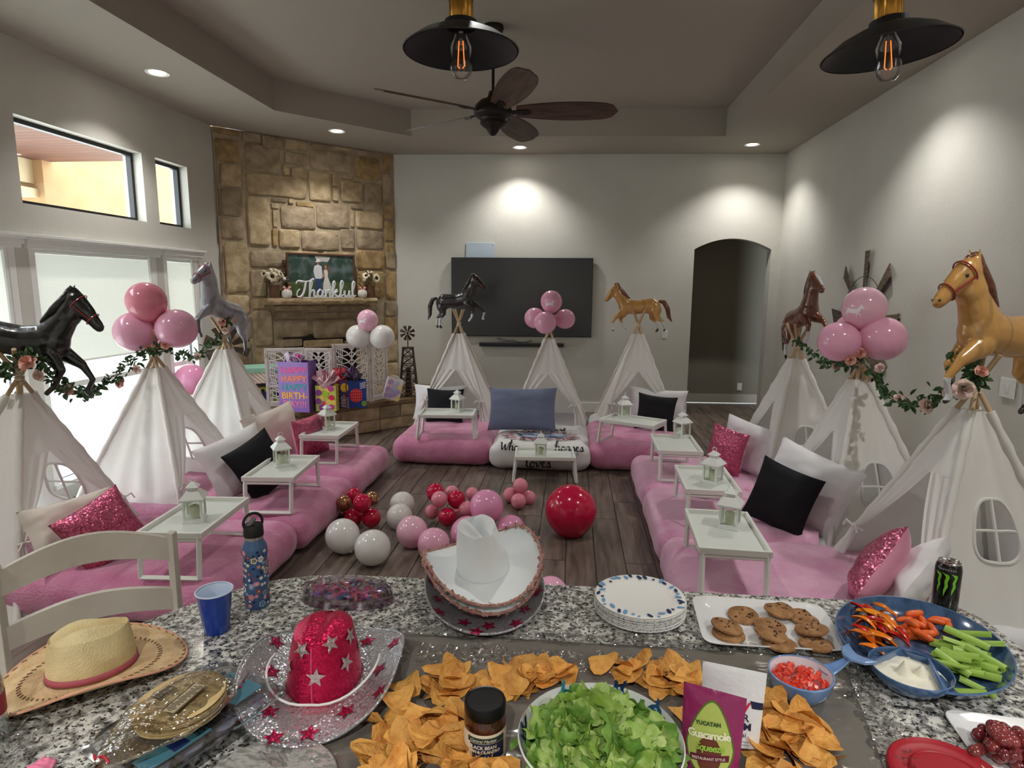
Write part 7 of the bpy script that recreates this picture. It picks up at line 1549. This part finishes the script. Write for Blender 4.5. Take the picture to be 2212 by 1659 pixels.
def fill(t, front, poly, mt, name, k=.0007, n=3):
    bm = bmesh.new(); bm.faces.new([bm.verts.new((x, y, 0)) for x, y in poly]); bmesh.ops.triangulate(bm, faces=bm.faces); bmesh.ops.subdivide_edges(bm, edges=bm.edges, cuts=n, use_grid_fill=True); bm.verts.index_update()
    g = MB(); g.add([front(v.co.x, v.co.y, k) for v in bm.verts], [tuple(v.index for v in f.verts) for f in bm.faces]); bm.free(); return g.build(name, mt, t)
c = cc(1574, 1628); s_ = scl(c+Vector((0, 0, .09))); nvy = mat('navy_plastic', (28, 40, 104), .35)
t, fr = pouch('white sour cream squeeze pouch with navy cap behind the guacamole pouch', c, face(c)+.04, 118/s_, .152, .036, mat('white_pouch_film', (232, 234, 236), .28, coat=.4, bump=.15, bscale=40), 1.12, nvy, tilt=R_(-6), capd=.026)
W = 118/s_
redi = mat('red_letters', (200, 30, 50), .4); nvi = mat('navy_letters', (26, 32, 70), .4)
def ptext(s, size, mt, x, y, **k): 
    me = textmesh(s, size, **{**dict(extrude=.0001), **k})
    for v in me.vertices: v.co = fr(v.co.x+x, v.co.y+y, .0032+v.co.z)
    me.materials.clear(); me.materials.append(mt); return link(me, 'lettering', t, smooth=False)
fill(t, fr, [(-W*.52, .118), (-W*.30, .121), (-W*.30, .108), (-W*.52, .104)], nvi, 'navy_flash'); fill(t, fr, [(W*.30, .121), (W*.53, .118), (W*.53, .104), (W*.34, .106)], nvi, 'navy_flash')
ptext('Daisy', .030, redi, .0, .113, offset=.0006); ptext('SOUR', .020, nvi, W*.06, .087, offset=.0004); ptext('CREAM', .020, nvi, W*.05, .070, offset=.0004); ptext('Natural', .012, nvi, W*.10, .054)
for k in range(3): fill(t, fr, [(W*.02, .040-k*.006), (W*.33, .040-k*.006), (W*.33, .0385-k*.006), (W*.02, .0385-k*.006)], mat('grey_small_print', (140, 140, 150), .5), 'small_print', n=1)
c = cc(1528, 1690); s_ = scl(c+Vector((0, 0, .1))); W = 118/s_
t, fr = pouch('purple and green guacamole squeeze pouch in front of the sour cream', c, face(c)-.10, W, .165, .045, mat('plum_pouch_film', (142, 32, 92), .28, coat=.4, bump=.12, bscale=40), 1.12, mat('green_cap', (90, 140, 50), .4), tilt=R_(-8), capd=.012)
fill(t, fr, [(.43*W*cos(q*pi/16)*(1 if sin(q*pi/16) < 0 else (1-.35*sin(q*pi/16))), .078+(.082 if sin(q*pi/16) > 0 else .058)*sin(q*pi/16)) for q in range(32)], mat('avocado_skin', (86, 110, 40), .4), 'avocado_outline', .0006); fill(t, fr, [(.40*W*cos(q*pi/16)*(1 if sin(q*pi/16) < 0 else (1-.35*sin(q*pi/16))), .078+(.078 if sin(q*pi/16) > 0 else .054)*sin(q*pi/16)) for q in range(32)], mat('avocado_flesh', (168, 186, 84), .4, col2=(188, 200, 110), scale=8), 'avocado_print', .0010)
fill(t, fr, [(.22*W*cos(q*pi/10), .062+.034*sin(q*pi/10)) for q in range(20)], mat('avocado_pit', (104, 52, 34), .4), 'pit_print', .0014)
dg_ = mat('dark_green_letters', (36, 70, 30), .4); cr_m = mat('cream_letters', (236, 232, 204), .4); lg_ = mat('lime_letters', (150, 190, 70), .4); rot8 = 0.
_fr = fr
def fr(x, y, k=.0007): return _fr(x*cos(.14)-(y-.08)*sin(.14), .08+x*sin(.14)+(y-.08)*cos(.14), k)
fo = fr; ptext('YUCATAN', .0096, dg_, .0, .118, offset=.0004); ptext('Guacamole', .0195, cr_m, .0, .098, offset=.0005, sp=.85); ptext('Squeeze', .0175, lg_, .0, .076, shear=.25, offset=.0005, sp=.9)
fr = _fr; _f2 = fr
fill(t, fr, [(-W*.33, .044), (W*.35, .058), (W*.35, .070), (-W*.33, .056)], mat('maroon_banner', (100, 28, 50), .4), 'banner', .0018)
def fr(x, y, k=.0007): return _f2(x*cos(.2)-(y-.057)*sin(.2), .057+x*sin(.2)+(y-.057)*cos(.2), k+.0012)
ptext('RESTAURANT STYLE', .0068, cr_m, 0, .057, sp=.95)
fr = _f2; ptext('HAND-SCOOPED HASS', .0056, dg_, 0, .030)
# ------------------------------------------------------------ clear container with tortilla bag on top
p0, p1, p2 = cc(165, 1605, CZ+.055), cc(488, 1420, CZ+.055), cc(552, 1545, CZ+.055); xa = (p1-p0); La = xa.length; xa.normalize(); ya = Vector((-xa.y, xa.x, 0)); Wb = .21; cbx = (p0+p1)/2-ya*Wb/2; cbx.z = CZ
cbx = Vector((cbx.x, cbx.y, CZ)); t = thing('clear_container', 'clear plastic clamshell container with blue labels under the tortilla bag', 'container', cbx, rz=math.atan2(xa.y, xa.x))
def rr_(L_, W_, z, n=48): return [(math.copysign(abs(cos(2*pi*(k+.5)/n))**.25, cos(2*pi*(k+.5)/n))*L_/2, math.copysign(abs(sin(2*pi*(k+.5)/n))**.25, sin(2*pi*(k+.5)/n))*W_/2, z) for k in range(n)]
ringmesh([rr_(La*.86, Wb*.84, 0), rr_(La*.96, Wb*.94, .040), rr_(La*1.02, Wb*1.03, .042), rr_(La*1.02, Wb*1.03, .045), rr_(La*.97, Wb*.95, .047), rr_(La*.94, Wb*.92, .060), rr_(La*.91, Wb*.88, .062), rr_(La*.90, Wb*.86, .058)]).build('shell', clear('container_plastic', (246, 248, 250), .2, .06), t)
lbm = mat('aqua_label', (110, 190, 216), .4); MB().box((La*.30, -Wb*.02, .054), (La*.22, Wb*.5, .002), Matrix.Rotation(.05, 3, 'Z')).build('blue_label', lbm, t, smooth=False); MB().box((-La*.22, -Wb*.28, .0545), (La*.4, Wb*.22, .002)).build('blue_label', lbm, t, smooth=False)
MB().box((-La*.20, -Wb*.30, .056), (La*.10, Wb*.14, .0006)).build('royal_blue_patch', mat('royal_label', (40, 70, 150), .4), t, smooth=False)
g = MB(); 
for k in range(18): g.box((-La*.10+k*.0035, -Wb*.32, .0566), (.0018 if k % 3 else .0008, Wb*.10, .0004))
stuff(g.build('barcode', mat('barcode_ink', (30, 30, 34), .5), t, smooth=False))
mf = mat('dark_muffin_tray', (134, 134, 156), .7)
for i in range(4):
    for j in range(2): MB().lathe([(.02, .006), (.030, .026), (.032, .030), (.02, .036), (.0001, .038)], 16, c=(-La*.34+i*La*.225, -Wb*.22+j*Wb*.42, 0)).build('muffin_cup', mf, t)
# tortilla bag
pt_ = cc(385, 1535, CZ+.075); pt_ = Vector((pt_.x, pt_.y, CZ+.066)); an2 = math.atan2((cc(470, 1450)-cc(270, 1600)).y, (cc(470, 1450)-cc(270, 1600)).x)
t = thing('tortilla_bag', 'clear twist tied bag of corn tortillas lying on the clear container', 'food bag', pt_, rz=an2)
tor = mat('corn_tortilla', (214, 190, 138), .8, col2=(196, 166, 112), scale=18); torm = MB().lathe([(.0001, 0), (.074, 0), (.076, .0015), (.074, .003), (.0001, .003)], 40, sx=1.12).mesh('tortilla'); torm.materials.append(tor)
rnd = random.Random(31)
for k in range(9): o = bpy.data.objects.new('tortilla', torm); COL.objects.link(o); o.parent = t; o.location = (.012+rnd.gauss(0, .003), rnd.gauss(0, .003), .001+k*.0036)
def bagf(u, v):
    q = 2*pi*u; L_ = .235; x = -.165+L_*1.18*v; s = min(1, max(.0, (x+.165)/.12)); e = 1 if x < .03 else sqrt(max(0., 1-((x-.03)/.085)**2)) if x < .115 else 0
    w_ = (.012+.072*s**.8)*e; h_ = (.009+.013*s)*max(e, .25)**.6; z = .018+h_*sin(q)+.002*nz((cos(q)*3+v*8, sin(q)*3, v*9)); return (x, w_*cos(q)*(1+.04*nz((v*10, q, 1))), z)
MB().grid(bagf, 48, 50).build('plastic_bag', clear('tortilla_bag_film', (250, 248, 240), .24, .06, .5, 45), t)
g = MB(); 
for k in range(26):
    a_ = rnd.uniform(0, 6.28); y_ = rnd.gauss(0, .03); g.add([(-.155, .004*cos(a_), .018+.006*sin(a_)), (-.155, .004*cos(a_+1), .018+.006*sin(a_+1)), (-.235-rnd.random()*.02, y_+.008, .014+rnd.random()*.02), (-.235-rnd.random()*.02, y_-.008, .012+rnd.random()*.02)], [(0, 1, 2, 3)])
g.build('gathered_end', wrap, t, smooth=False); MB().tube([(-.158, -.016, .024), (-.156, -.004, .030), (-.155, .006, .028), (-.157, .02, .020), (-.152, .028, .022)], .0025, 6).build('twist_tie', mat('red_twist_tie', (176, 20, 40), .4), t)
brn = mat('brown_bag_print', (104, 76, 40), .5); dk_ = mat('dark_bag_print', (40, 36, 34), .5); bz_ = .042
MB().box((.0, -.02, bz_), (.085, .030, .0006), Matrix.Rotation(.1, 3, 'Z')).build('nutrition_panel', mat('nutrition_grey', (176, 160, 130), .6), t, smooth=False)
g = MB()
for k in range(22): g.box((-.038+k*.0036, -.02+rnd.uniform(-.003, .003), bz_+.0006), (.0012, rnd.uniform(.008, .022), .0004), Matrix.Rotation(.1, 3, 'Z'))
g.box((.0, -.034, bz_+.0006), (.086, .0016, .0004), Matrix.Rotation(.1, 3, 'Z')); g.box((.0, -.006, bz_+.0006), (.086, .0016, .0004), Matrix.Rotation(.1, 3, 'Z')); stuff(g.build('nutrition_print', dk_, t, smooth=False))
g = MB()
for k in range(16): g.box((-.02+k*.0026, .035, bz_-.001), (.0014 if k % 2 else .0007, .020, .0004), Matrix.Rotation(.0, 3, 'Z'))
stuff(g.build('barcode', dk_, t, smooth=False))
text('CORN', .017, brn, t, Matrix.Translation((-.085, -.012, bz_-.006)) @ Matrix.Rotation(R_(-80), 4, 'Z'), extrude=.0002, offset=.0004); text('TORTILLAS', .012, brn, t, Matrix.Translation((-.068, -.012, bz_-.004)) @ Matrix.Rotation(R_(-80), 4, 'Z'), extrude=.0002, offset=.0003)
# ------------------------------------------------------------ things cut by the frame
c = cc(575, 1695, CZ+.02); t = thing('covered_plate', 'plate covered in cling film at the bottom edge left of the chips', 'plate', Vector((c.x, c.y, CZ))); r = .125
MB().lathe([(.0001, 0), (r*.7, 0), (r*.9, .012), (r, .016), (r*.98, .018), (r*.7, .006), (.0001, .005)], 48).build('dish', mat('grey_foam_plate', (196, 194, 188), .5), t); MB().lathe([(r*1.0, .0185), (r*.8, .022), (r*.5, .021), (.0001, .022)], 64, f=lambda q, z: 1+.004*sin(q*17)).build('film_cover', wrap, t)
c = cc(-22, 1602); t = thing('plastic_bottle', 'clear plastic water bottle with red label at the left edge', 'bottle', c, rz=face(c)); r = .033; 
MB().lathe([(.0001, 0), (r*.9, 0), (r, .01), (r, .05), (r*.95, .055), (r, .06), (r, .125), (r*.8, .15), (.014, .175), (.013, .19)], 32).build('bottle_wall', clear('bottle_pet', (236, 240, 242), .16, .06), t); MB().lathe([(r+.0006, .062), (r+.0006, .104)], 32).build('label', mat('crimson_label', (150, 40, 56), .45), t); MB().lathe([(.016, .188), (.016, .204), (.0001, .204)], 20).build('cap', mat('white_cap', (230, 230, 230), .4), t)
c = cc(15, 1650); tag(MB().grid(lambda u, v: (c.x+(u-.5)*.09, c.y+(v-.5)*.13, CZ+.004+.03*abs(nz((u*4, v*4, 7)))+.014*abs(nz((u*11, v*11, 3)))), 34, 40).build('plastic_bag', film, smooth=False), 'crumpled empty clear plastic bag at the lower left corner', 'bag')
c = cc(88, 1664); tag(MB().grid(lambda u, v: (c.x+(u-.5)*.06*(1-.4*v), c.y+(v-.5)*.035, CZ+.006+.008*sin(pi*u)+.004*nz((u*5, v*5, 1))), 16, 10).build('pink_ribbon', mat('pink_satin_scrap', (236, 130, 164), .5), solid=.002), 'scrap of pink ribbon at the bottom left edge of the counter', 'ribbon')
# grapes on a white plate
a0_ = cc(2040, 1556, CZ+.012); t = thing('grape_plate', 'white square plate of red grapes at the right edge of the photo', 'plate', Vector((a0_.x+.13, a0_.y-.09, CZ)), rz=R_(-6)); S_ = .13
def sqr(s, z, n=40): return [(math.copysign(abs(cos(2*pi*(k+.5)/n))**.2, cos(2*pi*(k+.5)/n))*S_*s, math.copysign(abs(sin(2*pi*(k+.5)/n))**.2, sin(2*pi*(k+.5)/n))*S_*s*.9, z) for k in range(n)]
ringmesh([sqr(.8, 0), sqr(.86, .003), sqr(1, .011), sqr(.99, .013), sqr(.82, .006), sqr(.78, .005)], n=40).build('dish', cer, t)
grm = mat('red_grape', (104, 30, 40), .2, col2=(142, 62, 56), scale=20, rand=.25, coat=.6, spec=.6, sss=.0); gme = mk(MB().sphere((0, 0, 0), .0125, 16, 10, (1, 1, 1.2)), 'grape', grm); gc = cc(2172, 1612, CZ+.03); rnd = random.Random(17)
for k in range(54):
    lv = k % 3; a_, e = rnd.uniform(0, 6.28), rnd.random()**.5*(.062-.016*lv); o = bpy.data.objects.new('grape', gme); COL.objects.link(o); o.location = (gc.x+e*cos(a_)*1.1, gc.y+e*sin(a_), CZ+.018+lv*.018); o.rotation_euler = (rnd.random()*3, rnd.random()*3, 0); o.scale = (rnd.uniform(.85, 1.05),)*3; tag(o, 'red grape in the bunch on the white plate at the right edge', 'grape', 'red grapes on the white plate')
# red lid
c = cc(2052, 1672, CZ+.02); r = 118/scl(c); t = thing('container_lid', 'round red plastic container lid at the bottom right edge', 'lid', Vector((c.x, c.y, CZ))); 
MB().lathe([(r*.98, 0), (r, .004), (r*.99, .016), (r*.95, .019), (r*.90, .015), (r*.86, .012), (r*.66, .012), (r*.62, .016), (r*.60, .016), (.0001, .016)], 56).build('lid_disc', mat('red_lid_plastic', (160, 16, 34), .45), t); MB().lathe([(r*.62, .0165), (r*.60, .0185), (r*.58, .0165)], 56).build('raised_ring', mat('red_lid_plastic', (160, 16, 34), .45), t)
# ------------------------------------------------------------ ladder back chair
chp = mat('grey_painted_wood', (208, 201, 190), .55, col2=(196, 188, 176), scale=5, bump=.1, bscale=40)
PR = at(370, 1152, z=1.045); pr = Vector((PR.x, PR.y, 0)); pl_ = at(10, 1400, z=.80); pl_ = Vector((pl_.x, pl_.y, 0)); dv = (pl_-pr); dv.z = 0; Wc = dv.length; dv.normalize(); bk = Vector((-dv.y, dv.x, 0)); 
if bk.dot(Vector((1, .2, 0))) < 0: bk = -bk   # towards the island
t = thing('counter_chair', 'grey painted ladder back counter chair behind the straw hat', 'chair', pr, rz=math.atan2(dv.y, dv.x)); M3 = Matrix.Rotation(-math.atan2(dv.y, dv.x), 3, 'Z'); f_ = (M3 @ bk).y; sg = 1 if f_ > 0 else -1
g = MB()
for x in (0, Wc):
    g = MB(); P = [(x, 0, 1.05), (x, sg*.0, .80), (x, sg*.01, .62), (x, sg*-.03, .3), (x, sg*-.05, 0)]
    g.tube([Vector(p) for p in P], .022, 4, flat=.75); g.build('post', chp, t, smooth=False, bevel=.003)
def slat(z0_, z1_, arch_, nm='slat'):
    MB().grid(lambda u, v: (Wc*u, -sg*.035*sin(pi*u)*.6, z0_+(z1_-z0_)*v+arch_*sin(pi*u)*(1 if v > .5 else .75)), 24, 3).build(nm, chp, t, smooth=False, solid=.018)
slat(.955, 1.03, .055); slat(.79, .86, .035)
g = MB(); g.box((Wc/2, sg*.2, .62), (Wc+.02, .42, .035)); g.build('seat', chp, t, smooth=False, bevel=.01)
for x in (.02, Wc-.02): MB().tube([(x, sg*.38, 0), (x, sg*.37, .61)], .02, 4).build('leg', chp, t, smooth=False)
for z in (.2, .36): MB().tube([(0, sg*-.02, z), (Wc, sg*-.02, z)], .012, 6).build('stretcher', chp, t)
MB().tube([(0.02, sg*.38, .22), (Wc-.02, sg*.38, .22)], .014, 6).build('stretcher', chp, t)
